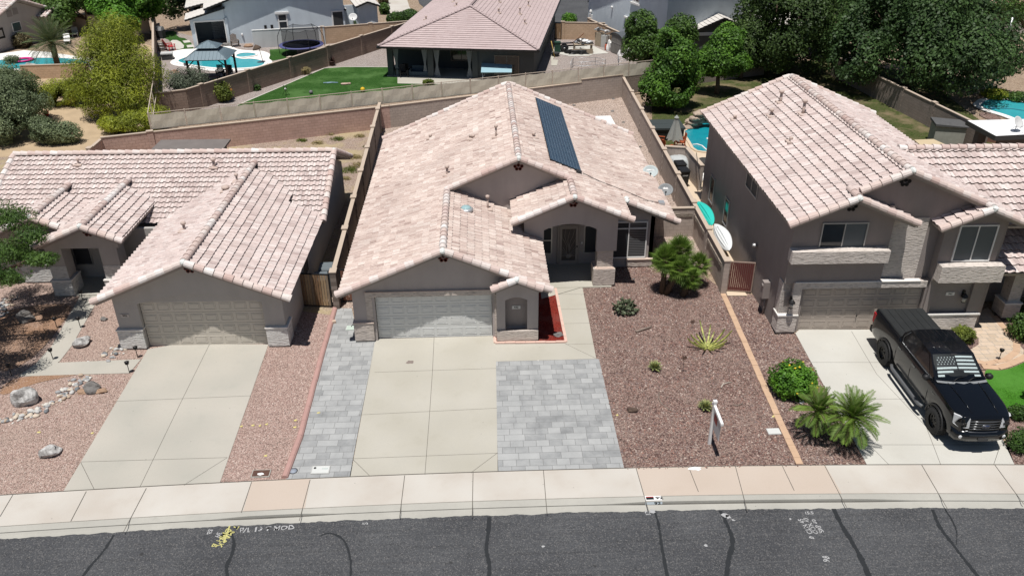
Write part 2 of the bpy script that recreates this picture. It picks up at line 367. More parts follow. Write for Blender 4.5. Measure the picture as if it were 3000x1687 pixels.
PAVE_T=pavers('tan_pavers',[(.42,.33,.25),(.50,.40,.30),(.56,.45,.35),(.52,.38,.24)],.34,.3)
ASPH=asphalt()
JOINT=plain('joint_dark',(.13,.12,.105),.95,.05)  # dark colour of the slab joints and seams
JOINT_K=plain('kerb_grime',(.11,.105,.095),.95,.05,var=.5,scale=2.)
def strip_px(name,pts,w,z,mat,kind='structure'):
    """a narrow ribbon through survey points"""
    P=[g(p[0],p[1],z) if len(p)==2 else Vector(p) for p in pts];W=w if hasattr(w,'__len__') else [w]*len(P);m=MB();vs=[]
    for k,p in enumerate(P):
        t=(P[min(k+1,len(P)-1)]-P[max(k-1,0)]).normalized();q=Vector((-t.y,t.x,0));vs+=[p-q*W[k]/2,p+q*W[k]/2]
    m.add([(v[0],v[1],z) for v in vs],[(2*k,2*k+2,2*k+3,2*k+1)[::-1] for k in range(len(P)-1)])
    o=m.build(name,mat);o['kind']=kind;return o
def fitq(pts,z):
    """least squares y=a+bx+cx^2 through survey points"""
    P=[g(x,y,z) for x,y in pts];S=[0]*5;T=[0]*3
    for p in P:
        for k in range(5): S[k]+=p.x**k
        for k in range(3): T[k]+=p.y*p.x**k
    M=Matrix(((S[0],S[1],S[2]),(S[1],S[2],S[3]),(S[2],S[3],S[4])))
    a=M.inverted()@Vector(T)
    return lambda x:a[0]+a[1]*x+a[2]*x*x if -25<x<40 else (a[0]+a[1]*(-25)+a[2]*625+(a[1]-50*a[2])*(x+25) if x<=-25 else a[0]+a[1]*40+a[2]*1600+(a[1]+80*a[2])*(x-40))
XS=[x*.5 for x in range(-120,161)]
RD=-.12
Y_back=fitq([(0,1244),(322,1227),(644,1209),(1100,1194),(1288,1182),(1618,1175),(1932,1170),(2318,1169),(2576,1169)],0)
Y_top=fitq([(0,1320),(322,1305),(644,1283),(1100,1271),(1288,1256.5),(1618,1244),(1932,1236),(2318,1243),(2576,1243)],0)
Y_gut=fitq([(0,1331),(322,1318),(1100,1282),(1288,1268),(1450,1262),(2318,1254),(2576,1253.5)],-.07)
Y_asp=fitq([(0,1355),(322,1337),(644,1322),(1100,1301),(1288,1294),(1618,1284),(1932,1280),(2318,1279),(2576,1279)],RD)
def ribbon(name,ya,yb,za,zb,mat,xs=XS):
    m=MB();vs=[]
    for x in xs: vs+=[(x,ya(x),za(x) if callable(za) else za),(x,yb(x),zb(x) if callable(zb) else zb)]
    m.add(vs,[(2*k,2*k+2,2*k+3,2*k+1) for k in range(len(xs)-1)]);o=m.build(name,mat);return struct(o)
gm=MB();gm.add([(-400,-300,-.3),(500,-300,-.3),(500,-8.,-.3),(-400,-8.,-.3),(-400,-8.,-.02),(500,-8.,-.02),(500,600,-.02),(-400,600,-.02)],[(0,1,2,3),(4,5,6,7)])
struct(gm.build('ground',EARTH))
XF=[-60+.07*i for i in range(2001)]
ribbon('road',lambda x:Y_asp(x)-14,lambda x:Y_asp(x)+.015+.05*noise.noise(Vector((x*2.3,1.7,0)))+.03*noise.noise(Vector((x*9.,5.7,0))),RD,RD,ASPH,XF)
sw_edge=lambda x:Y_top(x)+.0
ribbon('sidewalk',sw_edge,Y_back,.0,.0,CONC_S)
def sst(a,b,x): t=min(1,max(0,(x-a)/(b-a)));return t*t*(3-2*t)
xa=[g(x,1283).x for x in (520,640,730,870)];xb=[g(x,1240).x for x in (1500,1640,2130,2330)]
def kh(x): return sst(xa[0],xa[1],x)*(1-sst(xa[2],xa[3],x))+sst(xb[0],xb[1],x)*(1-sst(xb[2],xb[3],x))+(1-sst(-34,-32,x))+sst(36,38,x)
km=MB();vs=[];xs=[-60+.25*i for i in range(0,561)]
for x in xs:
    h=kh(x);yt=Y_top(x);ya=Y_asp(x);w=yt-ya;zt=-.02*(1-h);zl=-.075-.045*h
    vs+=[(x,yt,0),(x,yt-w*.30,zt-.01),(x,yt-w*(.46-.05*h),-.055*(1-h)-.015*h),(x,yt-w*(.48-.055*h),zl+.01),(x,yt-w*.66,RD-.002),(x,ya-.10,RD-.006),(x,ya-.15,-.3)]
km.add(vs,[(7*k+j,7*k+j+1,7*k+8+j,7*k+7+j) for k in range(len(xs)-1) for j in range(6)]);struct(km.build('kerb',CONC_K))
ribbon('kerb_seam',lambda x:Y_top(x)-.014,lambda x:Y_top(x)+.006,.005,.005,plain('seam_grey',(.26,.24,.21),.95,.05,var=.4,scale=3),XS)
def _fl(x): return Y_top(x)-(Y_top(x)-Y_asp(x))*(.485-.04*kh(x))
ribbon('kerb_seam',lambda x:_fl(x)-.012-.02*kh(x),lambda x:_fl(x)+.010,lambda x:-.064-.043*kh(x),lambda x:-.060-.035*kh(x),JOINT_K,xs)
# sidewalk slabs of warmer concrete, joints
def slab_px(name,xl,xr,mat):
    a,b=g(xl[0],xl[1]).x,g(xr[0],xr[1]).x;al,bl=g(xl[2],xl[3]).x,g(xr[2],xr[3]).x;n=8;m=MB();vs=[]
    for k in range(n+1):
        t=k/n;xt=a+(b-a)*t;xl_=al+(bl-al)*t;vs+=[(xl_,Y_top(xl_)+.004,.004),(xt,Y_back(xt)-.004,.004)]
    m.add(vs,[(2*k,2*k+2,2*k+3,2*k+1) for k in range(n)]);struct(m.build(name,mat))
slab_px('sidewalk_slab',(633,1210,610,1290),(780,1205,765,1284),CONC_P)
slab_px('sidewalk_slab',(1600,1175,1622,1247),(2075,1168,2117,1240),CONC_P)
for (x0,y0,x1,y1) in ((32,1243,0,1298),(217,1234,178,1310),(368,1226,310,1338),(633,1210,607,1288),(780,1205,753,1309),(1018,1194,1005,1302),(1190,1187,1188,1300),(1367,1181,1376,1292),(1600,1175,1632,1286),(1732,1172,1757,1236),(1850,1171,1880,1284),(1968,1170,1998,1233),(2074,1168,2130,1276),(2319,1168,2384,1280),(2503,1168,2576,1268)):
    strip_px('sidewalk_joint',[(x0,y0+1),(x1,y1)],.022,.009,JOINT)
# sidewalk to driveway seam
xs2=[-14+.5*k for k in range(77)]
ribbon('seam',lambda x:Y_back(x)-.012,lambda x:Y_back(x)+.012,.017,.017,JOINT,xs2)
_zc=[0.]
_sheet0=sheet
def sheet(name,pts,z,mat,**k):
    _zc[0]+=.0007
    return _sheet0(name,pts,z+_zc[0],mat,**k)
# ---------------------------------------------------------------- yards, drives and paths
def back_edge(x0,x1,n=10):
    """world points along the back of the sidewalk between two photo columns"""
    a,b=g(*x0).x,g(*x1).x;return [(a+(b-a)*k/n,Y_back(a+(b-a)*k/n),0) for k in range(n+1)]
# left lot front gravel
sheet('left_front_yard',back_edge((-500,1285),(740,1203),16)+[(840,790),(850,560),(200,560),(-600,560)],.0,GR_PINK2)
sheet('side_gravel',back_edge((553,1215),(716,1205),4)+[(842,778),(758,782),(678,868)],.004,GR_PINK)
sheet('right_front_yard',back_edge((1560,1178),(2190,1168),10)+[(2001,838),(1950,842),(1900,742),(1822,732),(1700,640),(1480,640),(1465,722),(1500,902)],.0,GR_RED)
sheet('main_side_yard',[(-2.3,2.6,0),(-.8,2.6,0),(-.8,18.6,0),(13.6,18.6,0),(13.6,6.,0),(15.8,6,0),(16.4,37.2,0),(-3.,29.2,0)],.0,GR_PALE)
drive_l=back_edge((160,1235),(553,1215),6)+[(675,866),(440,866),(372,878)]
sheet('driveway',[(p if len(p)==3 else p) for p in drive_l],.012,CONC_L)
sheet('driveway',back_edge((882,1197),(1252,1185),6)+[(1247,864),(1243,844),(951,852),(943,861)],.012,CONC)
sheet('driveway',back_edge((2180,1168),(2551,1168),6)+[(2392,828),(2010,829),(2001,838)],.012,CONC_R)
sheet('paver_strip',back_edge((720,1206),(880,1197),4)+[(943,861),(951,852),(900,850),(885,775),(845,775)],.008,PAVE)
sheet('paver_strip',back_edge((1253,1185),(1570,1178),6)+[(1507,903),(1500,902),(1245,909)],.008,PAVE)
sheet('walkway',[(1245,909),(1247,864),(1423,862),(1392,709),(1374,690),(1374,640),(1500,640),(1490,709),(1465,722),(1500,902)],.010,CONC)
for pts in ([(1092,848),(1088,932),(1080,1050),(1069,1192)],[(942,936),(1248,926)],[(900,1043),(1250,1026)],[(887,1153),(1252,1139)],[(888,1155),(929,1195)],[(1252,1138),(1185,1188)],
            [(1247,866),(1420,863),(1501,902)],[(1387,709),(1424,863)],[(1394,740),(1474,740)],[(1405,778),(1480,776)],[(1414,814),(1486,812)],[(1424,866),(1494,864)],
            [(527,866),(459,1003),(352,1224)],[(290,1009),(631,995)],[(203,1161),(572,1150)],[(203,1162),(237,1230)],[(572,1150),(463,1219)],
            [(2142,833),(2205,940),(2330,1073),(2366,1167)],[(2037,911),(2232,911)],[(2190,1003),(2360,1003)],[(2150,1118),(2576,1118)],[(2190,1121),(2235,1167)],[(2516,1120),(2500,1167)]):
    strip_px('control_joint',pts,.016,.018,JOINT)
strip_px('stripe',[(1348,866),(1354,907)],.05,.016,WHITE_P)
sheet('walkway',[(45,946),(90,914),(355,903),(325,938)],.009,CONC_L);sheet('walkway',[(45,946),(90,914),(130,870),(205,738),(255,738),(180,870),(150,908),(100,945)],.008,CONC_L)
for pts in ([(174,909),(148,943)],[(286,905),(262,938)],[(121,913),(98,944)],[(180,775),(240,775)],[(205,755),(252,755)]): strip_px('control_joint',pts,.016,.0135,JOINT)
strip_px('stripe',[(222,907),(196,940)],.05,.014,WHITE_P)
sheet('paver_path',[(2440,832),(2462,788),(2484,772),(2560,862),(2576,880),(2572,905),(2520,918),(2440,912),(2425,900),(2440,880),(2462,866),(2462,850)],.010,PAVE_T)
sheet('rock_bed',[(2395,836),(2440,832),(2466,790),(2540,790),(2700,860),(2700,930),(2560,940),(2470,930),(2420,905),(2395,880)],.004,GR_RED)
sheet('front_turf',smooth_pts([tuple(g(*p)) for p in ((2468,926),(2520,935),(2576,913),(2680,860),(2800,900),(2800,1090),(2660,1080),(2576,1058),(2530,1040),(2500,1000))],2),.008,TURF2)
sheet('right_side_gravel',back_edge((2551,1168),(2800,1168),4)+[(2800,1070),(2576,1055),(2500,980),(2470,930)],.004,GR_RED)
# shaded clay patches beside the left walk
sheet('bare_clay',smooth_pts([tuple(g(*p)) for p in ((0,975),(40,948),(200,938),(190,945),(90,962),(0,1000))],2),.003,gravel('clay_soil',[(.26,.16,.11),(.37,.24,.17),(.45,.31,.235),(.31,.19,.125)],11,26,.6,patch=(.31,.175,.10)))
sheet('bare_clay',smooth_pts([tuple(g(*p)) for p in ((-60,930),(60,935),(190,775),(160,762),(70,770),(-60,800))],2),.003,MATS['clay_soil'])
# rear surfaces
sheet('left_back_yard',[(-60,19.,0),(-2.2,2.,0),(-1.6,5,0),(-2.9,29,0),(-12.7,25.9,0),(-60,25,0)],.0,GR_DIRT)
sheet('wash_ground',[tuple(g(*p)) for p in ((-300,420),(235,378),(380,325),(382,290),(395,260),(390,120),(330,100),(-300,200))],.003,plain('dry_wash_soil',(.42,.32,.21),.95,.05,var=.25,scale=1.2,bump=.4,bscale=12))
sheet('rear_gravel',[tuple(g(*p)) for p in ((400,300),(1640,170),(1620,40),(1400,0),(1180,0),(950,100),(620,205),(400,235))],.003,GR_GREY)
sheet('rear_turf',[tuple(g(*p)) for p in ((598,264),(815,173),(866,169),(980,170),(1010,208),(1090,212),(1200,195),(1240,230),(900,262),(600,300))],.007,TURF)
strip_px('turf_kerb',[(596,265),(700,221),(815,172),(866,168.5),(980,169)],.14,.03,CONC_S)
sheet('rear_patio',[tuple(g(*p)) for p in ((1000,211),(1240,216),(1290,190),(1000,160))],.011,CONC)
sheet('rear_gravel',[tuple(g(*p)) for p in ((392,262),(600,235),(960,70),(760,60),(620,95),(520,100),(390,70))],.003,GR_GREY)
# blue house garden: deck, pool, spa, turf
def px(pts,f): return [f(*p) for p in pts]
def cg(a,b): return ((450+a*400/2576)/SC,(80+b*400/2576)/SC)
deckpts=px([(300,660),(420,590),(330,510),(350,460),(560,420),(800,415),(1180,380),(1350,360),(1480,370),(1600,430),(1850,450),(2050,450),(2190,500),(2200,540),(2170,600),(2240,640),(2250,760),(1500,840),(1000,830),(800,790),(600,750),(420,735),(340,710)],cg)
sheet('pool_deck',smooth_pts([tuple(g(*p)) for p in deckpts],2),.012,COOL)
WATER=NB('pool_water');_c=WATER.mix((.03,.30,.36),(.055,.43,.46),WATER.noise(.8,3));WATER.bump(WATER.noise(5,3),.25,.03);WATER=WATER.done(_c,.06,.5)
DEEP=NB('pool_water_deep');_c=DEEP.mix((.006,.20,.26),(.012,.30,.35),DEEP.noise(1.1,3));DEEP.bump(DEEP.noise(7,3),.5,.04);DEEP=DEEP.done(_c,.06,.5)
PTILE=plain('pool_tile',(.05,.19,.26),.3,.5,var=.3,scale=9)
def pool(name,pts,label,water=None,coping=COOL,k=2,w=.28,z=.07):
    P=smooth_pts([tuple(g(*p)) for p in pts],k);c=Vector((sum(p[0] for p in P)/len(P),sum(p[1] for p in P)/len(P),0))
    t=thing(name,label,'pool',c);Q=[Vector(p)-c for p in P];n=len(Q);m=MB();vs=[]
    area=sum(Q[i].x*Q[(i+1)%n].y-Q[(i+1)%n].x*Q[i].y for i in range(n));s_=1 if area>0 else -1
    N=[]
    for i in range(n):
        d=(Q[(i+1)%n]-Q[i-1]).normalized();N.append(Vector((d.y,-d.x,0))*s_)
    for i in range(n): vs+=[(Q[i].x,Q[i].y,z+.03),(Q[i].x+N[i].x*w,Q[i].y+N[i].y*w,z+.03),(Q[i].x+N[i].x*w,Q[i].y+N[i].y*w,z-.03)]
    m.add(vs,[f for i in range(n) for f in ((3*i,3*i+1,3*((i+1)%n)+1,3*((i+1)%n)),(3*i+1,3*i+2,3*((i+1)%n)+2,3*((i+1)%n)+1))]);m.build('coping',coping,t)
    m=MB();vs=[]
    for i in range(n): vs+=[(Q[i].x,Q[i].y,z+.03),(Q[i].x,Q[i].y,z-.02)]
    m.add(vs,[(2*i,2*((i+1)%n),2*((i+1)%n)+1,2*i+1) for i in range(n)]);m.build('waterline_tile',PTILE,t)
    m=MB();m.add([(q.x,q.y,z-.004) for q in Q],[tuple(range(n)) if s_>0 else tuple(range(n-1,-1,-1))]);m.build('water',water or WATER,t)
    return t
pool('swimming_pool',px([(450,655),(520,620),(700,560),(800,590),(1300,540),(1450,540),(1530,590),(1680,625),(1850,612),(2060,650),(2110,700),(2000,760),(1700,790),(1300,795),(950,765),(700,720),(560,700)],cg),'free form turquoise pool on white deck beside dark metal gazebo')
pool('spa_pool',px([(1540,560),(1620,515),(1760,500),(1920,515),(1940,545),(1800,570),(1640,585)],cg),'small round spa at the edge of the gazebo pool',w=.2,z=.075)
sheet('rear_turf',[tuple(g(*p)) for p in px([(2190,430),(2700,390),(2700,560),(2250,640),(2170,600),(2200,540)],cg)],.008,TURF)
sheet('side_turf',smooth_pts([tuple(g(*p)) for p in px([(200,90),(420,70),(440,190),(640,225),(800,420),(560,425),(430,440),(300,250),(190,210)],cg)],1),.008,TURF)
sheet('stone_pad',smooth_pts([tuple(g(*p)) for p in px([(320,250),(480,252),(610,390),(430,440),(330,330)],cg)],1),.013,CONC_R)
for q in ([(545,265),(670,250),(700,290),(580,305)],[(620,350),(740,335),(775,380),(640,392)]): sheet('stepping_slab',[tuple(g(*p)) for p in px(q,cg)],.014,CONC_R)
# right rear garden
sheet('right_back_yard',[tuple(g(*p)) for p in ((1640,300),(1640,230),(2000,150),(2300,180),(2500,330),(2600,330),(2600,420),(2100,420),(1900,500),(1700,420))],.003,LAWN)
sheet('pool_deck',[tuple(g(*p)) for p in ((1700,318),(1745,308),(1830,310),(1830,520),(1850,700),(1880,745),(1830,745),(1745,530),(1700,430))],.010,concrete('tan_deck',(.55,.44,.32),(.60,.49,.37),.1))
def cb2(a,b): return ((1600+a*600/2576)/SC,(180+b*600/2576)/SC)
pool('swimming_pool',px([(1725,900),(1790,870),(1785,835),(1860,800),(2000,790),(2130,800),(2180,900),(2180,1140),(2010,1150),(1870,1130),(1810,1020)],cb2),'deep teal pool beneath the stacked rock waterfall',DEEP,MATS['tan_deck'],1,.2)
def cp(a,b): return ((2640+a*360/2484)/SC,(240+b*360/2484)/SC)
pool('swimming_pool',px([(1580,500),(1640,460),(1700,400),(1900,370),(2200,390),(2500,450),(2900,560),(2900,900),(2400,800),(2100,680),(1800,600)],cp),'pale turquoise pool beyond the white patio roof',WATER,COOL,2,.55)
sheet('flower_bed',smooth_pts([tuple(g(*p)) for p in px([(1560,640),(1700,620),(1950,690),(2050,770),(1800,790),(1600,700)],cp)],2),.008,GR_RED)
pool('swimming_pool',((-40,158),(40,150),(100,148),(190,150),(230,160),(190,172),(120,176),(40,176),(-40,176)),'turquoise pool behind the date palm at top left',WATER,COOL,2,.3)
sheet('pool_deck',[tuple(g(*p)) for p in ((-100,150),(60,128),(120,132),(240,150),(250,168),(240,176),(-100,182))],.010,COOL)
# far street
sheet('far_street',[tuple(g(*p)) for p in ((1030,-60),(1055,10),(1090,40),(1300,60),(1520,60),(1700,40),(1700,-60))],.006,ASPH)
strip_px('far_pavement',[(985,-40),(1000,20),(1020,40),(1055,55)],3.,.012,CONC_S);strip_px('far_pavement',[(1390,14),(1480,10),(1520,5),(1700,-10)],2.2,.012,CONC_S);strip_px('far_pavement',[(1420,75),(1530,70)],3.2,.011,CONC_R)
# ---------------------------------------------------------------- street marks: crack seal and paint
SEAL=plain('crack_seal',(.022,.024,.026),.55,.35,var=.2)
for pts,w in (([(286,1345),(262,1385),(225,1425),(190,1475)],.07),([(573,1325),(590,1355),(585,1395),(566,1425),(580,1475)],[.05,.09,.11,.10,.14]),([(1231,1300),(1226,1360),(1222,1385),(1233,1420),(1228,1470)],.12),
  ([(805,1348),(822,1340),(842,1342),(865,1356),(878,1385),(884,1425),(880,1470)],[.03,.05,.06,.06,.07,.06,.05]),([(1647,1286),(1658,1318),(1664,1375),(1680,1450)],[.07,.08,.09,.10]),
  ([(1812,1284),(1829,1318),(1847,1362),(1832,1405),(1828,1450)],[.10,.10,.14,.16,.14]),([(2097,1279),(2116,1320),(2145,1365),(2170,1410),(2187,1452)],[.12,.13,.14,.16,.16]),
  ([(2346,1281),(2362,1325),(2400,1372),(2430,1412),(2470,1460)],[.09,.10,.11,.10,.11]),([(2378,1282),(2400,1315),(2409,1345),(2404,1370)],[.05,.05,.03,.02])):
    P=[g(p[0],p[1],RD) for p in pts];W=w if hasattr(w,'__len__') else [w]*len(P);Q=[(p.x,p.y,ww) for p,ww in zip(P,W)];Q=[Q[0]]+smooth_pts(Q,4,False)+[Q[-1]]
    strip_px('crack_seal',[(q[0]+rnd.uniform(-.012,.012),q[1],0) for q in Q],[q[2]*(1+.45*noise.noise(Vector((q[0]*4,q[1]*4,3.))))*rnd.uniform(.8,1.2) for q in Q],RD+.006,SEAL)
MARK=plain('marking_white',(.36,.36,.36),.8,.1,var=.45,scale=14);MARKY=plain('marking_yellow',(.48,.45,.18),.8,.1,var=.3,scale=20)
def text(name,s,loc,size,rot,mat,parent=None,ext=0.,kind=None,sx=1.,align='CENTER',bold=0.):
    """lettering as a flat mesh; rot is a 3x3 matrix taking text x,y,z to the scene"""
    cu=bpy.data.curves.new(name,'FONT');cu.body=s;cu.size=size;cu.align_x=align;cu.align_y='CENTER';cu.extrude=ext;cu.offset=bold;cu.resolution_u=2
    o=bpy.data.objects.new('tmp',cu);COL.objects.link(o);dg=bpy.context.evaluated_depsgraph_get();me=bpy.data.meshes.new_from_object(o.evaluated_get(dg))
    bpy.data.objects.remove(o);
    if name=='road_marking':
        for v in me.vertices: v.co+=Vector((noise.noise(v.co*9+Vector((len(COL.objects),0,0))),noise.noise(v.co*9+Vector((0,5,len(COL.objects)))),0))*size*.16
    me.transform(rot.to_4x4()@Matrix.Diagonal((sx,1,1,1)));me.materials.clear();me.materials.append(mat)
    q=bpy.data.objects.new(name,me);COL.objects.link(q);q.location=loc
    if parent: q.parent=parent
    if kind: q['kind']=kind
    return q
def rz(a): return Matrix.Rotation(math.radians(a),3,'Z')
def roadtext(s,p,size,ang,mat=None,sx=1.): return text('road_marking',s,g(p[0],p[1],RD)+Vector((0,0,.009)),size,rz(ang),mat or MARK,None,0,'structure',sx,bold=.004)
roadtext('P/L 13 T MOD',(672,1330),.28,2,sx=1.0);roadtext('58',(527,1337),.22,-95);roadtext('39',(549,1345),.2,-95)
roadtext('DMH B',(557,1352),.26,-112,MARKY);roadtext('T MARK',(573,1348),.26,-112,MARKY)
strip_px('road_marking',[tuple(g(578,1322,RD)),tuple(g(563,1365,RD))],.05,RD+.008,MARKY)
roadtext('5',(920,1316),.24,95);roadtext('CLN 45',(2026,1323),.2,100);roadtext('COX 43',(2040,1322),.2,100);roadtext('SRP 60',(2057,1322),.2,100);roadtext('8',(2043,1352),.24,80);roadtext('15.5',(2035,1290),.17,0);roadtext('98',(2079,1405),.26,80)
roadtext('57',(1630,1290),.2,95)
for (x,y,r) in ((1826,1296,.16),(1833,1300,.13),(1775,1372,.08),(1366,1373,.06),(1988,1305,.06),(1640,1285,.14),(1845,1308,.07)):
    m=MB();p=g(x,y,RD);n=9;m.add([(r*rnd.uniform(.4,1.2)*math.cos(2*PI*i/n),r*rnd.uniform(.3,.9)*math.sin(2*PI*i/n),0) for i in range(n)],[tuple(range(n))]);o=m.build('road_marking',MARK,loc=(p.x,p.y,RD+.008));o['kind']='structure'
m=MB();p=g(1750,1178);m.add([(.3*rnd.uniform(.4,1.)*math.cos(2*PI*i/11),.16*rnd.uniform(.4,1.)*math.sin(2*PI*i/11),0) for i in range(11)],[tuple(range(11))]);struct(m.build('paint_splash',WHITE_P,loc=(p.x,p.y,.010)))
# house number painted on the kerb
p0,p1=g(1619,1244),g(1662,1244);kx0,kx1=p0.x,p1.x
m=MB();m.add([(kx0,Y_top(kx0)+.01,.006),(kx1,Y_top(kx1)+.01,.006),(kx1,Y_top(kx1)-.20,.004),(kx0,Y_top(kx0)-.20,.004)],[(0,3,2,1)]);struct(m.build('kerb_number_patch',WHITE_P))
def kface(x,t): # point on kerb top (t<1) or face
    w=Y_top(x)-Y_asp(x);return Vector((x,Y_top(x)-w*t,0))
m=MB();w0=(Y_top(kx0)-Y_asp(kx0));yf0=Y_top(kx0)-w0*.415;m.add([(kx0,yf0-.01,-.02),(kx1,yf0-.01,-.02),(kx1,yf0-.045,-.115),(kx0,yf0-.045,-.115)],[(0,3,2,1)]);struct(m.build('kerb_number_patch',plain('kerb_patch_blue',(.42,.47,.50),.7,.2,var=.15)))
kc=(kx0+kx1)/2
text('kerb_number','92',Vector((kc+.12,yf0-.033,-.07)),.13,Matrix.Rotation(math.radians(68),3,'X'),BLACK,None,0,'structure',1.7,bold=.004)
text('kerb_number','92',Vector((kc+.2,Y_top(kc)-.10,.010)),.15,rz(0),BLACK,None,0,'structure',1.7,bold=.004)
m=MB();m.box(kx0+.05,Y_top(kx0)-.16,.008,kx0+.30,Y_top(kx0)-.03,.0095,0);m.box(kx0+.05,Y_top(kx0)-.055,.0096,kx0+.30,Y_top(kx0)-.03,.0105,1);struct(m.build('kerb_flag_mark',[BLACK,RED]))
# ---------------------------------------------------------------- house parts
def TY(x,y,z=0,rz=0.): return Matrix.Translation((x,y,z))@Matrix.Rotation(rz,4,'Z')
def window(parent,x0,x1,z0,z1,y,cols=2,T=None,frame=ALU,pane=GLASS,fw=.05,depth=.09,rows=None,arch=0.,label=None,name='window'):
    """window frame as a part with its panes below it; faces -y of the matrix T"""
    m=MB();m.T=T;fr=depth*.45
    m.box(x0,y-fr,z0,x0+fw,y+depth,z1);m.box(x1-fw,y-fr,z0,x1,y+depth,z1);m.box(x0+fw,y-fr,z0,x1-fw,y+depth,z0+fw);m.box(x0+fw,y-fr,z1-fw,x1-fw,y+depth,z1)
    for k in range(1,cols): xc=x0+(x1-x0)*k/cols;m.box(xc-fw*.45,y-fr*.8,z0+fw,xc+fw*.45,y+depth,z1-fw)
    for r in rows or (): m.box(x0+fw,y-fr*.9,r-fw*.5,x1-fw,y+depth,r+fw*.5)
    o=m.build(name,frame,parent,label)
    ps=pane if isinstance(pane,(list,tuple)) else [pane]*cols
    for k in range(cols):
        q=MB();q.T=T;a=x0+fw+(x1-x0-2*fw)*k/cols;b=x0+fw+(x1-x0-2*fw)*(k+1)/cols
        q.box(a+.003,y-.006,z0+fw+.003,b-.003,y+.05,z1-fw-.003);q.build('pane',ps[k],o)
    return o
def garage_door(parent,x0,x1,z1,y,mat,T=None,rows=4,cols=8,z0=.02):
    m=MB();m.T=T;W=(x1-x0)/cols;H=(z1-z0)/rows
    for r in range(rows):
        a=z0+r*H;m.box(x0,y,a+.006,x1,y+.04,a+H-.006)
        for c in range(cols):
            cx=x0+(c+.5)*W;cz=a+H/2;w,h=W*.40,H*.30
            # raised frame and sunk field
            m.box(cx-w,y-.012,cz-h,cx+w,y-.0005,cz-h+.022);m.box(cx-w,y-.012,cz+h-.022,cx+w,y-.0005,cz+h)
            m.box(cx-w,y-.012,cz-h+.022,cx-w+.022,y-.0005,cz+h-.022);m.box(cx+w-.022,y-.012,cz-h+.022,cx+w,y-.0005,cz+h-.022)
            m.box(cx-w+.06,y-.010,cz-h+.06,cx+w-.06,y-.0007,cz+h-.06)
    m.box(x0,y-.006,z0-.02,x1,y+.03,z0+.004)
    o=m.build('garage_door',mat,parent);return o
def gable_vent(parent,x,z,y,T=None,mat=VENTRED,s=1.,n=5):
    m=MB();m.T=T
    M=Matrix.Rotation(PI/2,3,'X')
    for dx,dz in ((-.16,0),(0,0.05),(.16,0),(-.08,-.13),(.08,-.13))[:n] if n==5 else ((-.17,0),(0,.06),(.17,0),(0,-.13)):
        m.lathe([(.078*s,0),(.078*s,.03),(.055*s,.03),(.055*s,-.02),(.001,-.02)],(x+dx*s,y,z+dz*s),12,0,M=M)
    for dx,dz in ((-.16,0),(0,0.05),(.16,0),(-.08,-.13),(.08,-.13))[:n]: m.lathe([(.052*s,0),(.0005,0)],(x+dx*s,y-.012,z+dz*s),12,1,M=M)
    return m.build('gable_vent',[mat,BLACK],parent)
def plate(parent,s,x,z,y,T=None,w=.3,h=.14,txt=.11,pm=None,tm=None):
    m=MB();m.T=T;m.box(x-w/2,y-.02,z-h/2,x+w/2,y,z+h/2);o=m.build('address_plate',pm or TRIM_W,parent)
    q=text('number',s,Vector((x,y-.023,z)),txt,Matrix.Rotation(PI/2,3,'X'),tm or BLACK,o,0,None,1.1,bold=.004)
    if T is not None: q.matrix_local=T@q.matrix_local
    return o
def lantern(parent,x,z,y,T=None):
    m=MB();m.T=T;m.box(x-.05,y-.03,z-.02,x+.05,y,z+.28);m.tube([(x,y-.02,z+.24),(x,y-.12,z+.30),(x,y-.18,z+.20)],.015,6)
    m.lathe([(.02,.24),(.05,.20),(.14,.10),(.15,.06),(.10,.06)],(x,y-.18,z-.03),10);m.lathe([(.075,-.22),(.09,-.20),(.03,-.24)][:2],(x,y-.18,z),8)
    o=m.build('wall_lantern',DKMETAL,parent)
    q=MB();q.T=T;q.lathe([(.07,-.19),(.095,.02)],(x,y-.18,z),8);q.build('lamp_glass',glassm('lantern_glass',(.30,.29,.26),.2) if 'lantern_glass' not in MATS else MATS['lantern_glass'],o);return o
def pipe(parent,x,y,z,h=.45,r=.055,cap=True,mat=None):
    m=MB();m.tube([(x,y,z-.15),(x,y,z+h)],r,9)
    if cap: m.lathe([(r*1.2,0),(r*1.9,.03),(r*1.9,.12),(r*.6,.15)],(x,y,z+h),9)
    m.prism([(x-.22,y-.28),(x+.22,y-.28),(x+.22,y+.2),(x-.22,y+.2)],z-.02,z+.055)
    return m.build('vent_pipe',mat or FLASH,parent)
FLASH=plain('flashing_paint',(.50,.40,.35),.8,.15,var=.15)
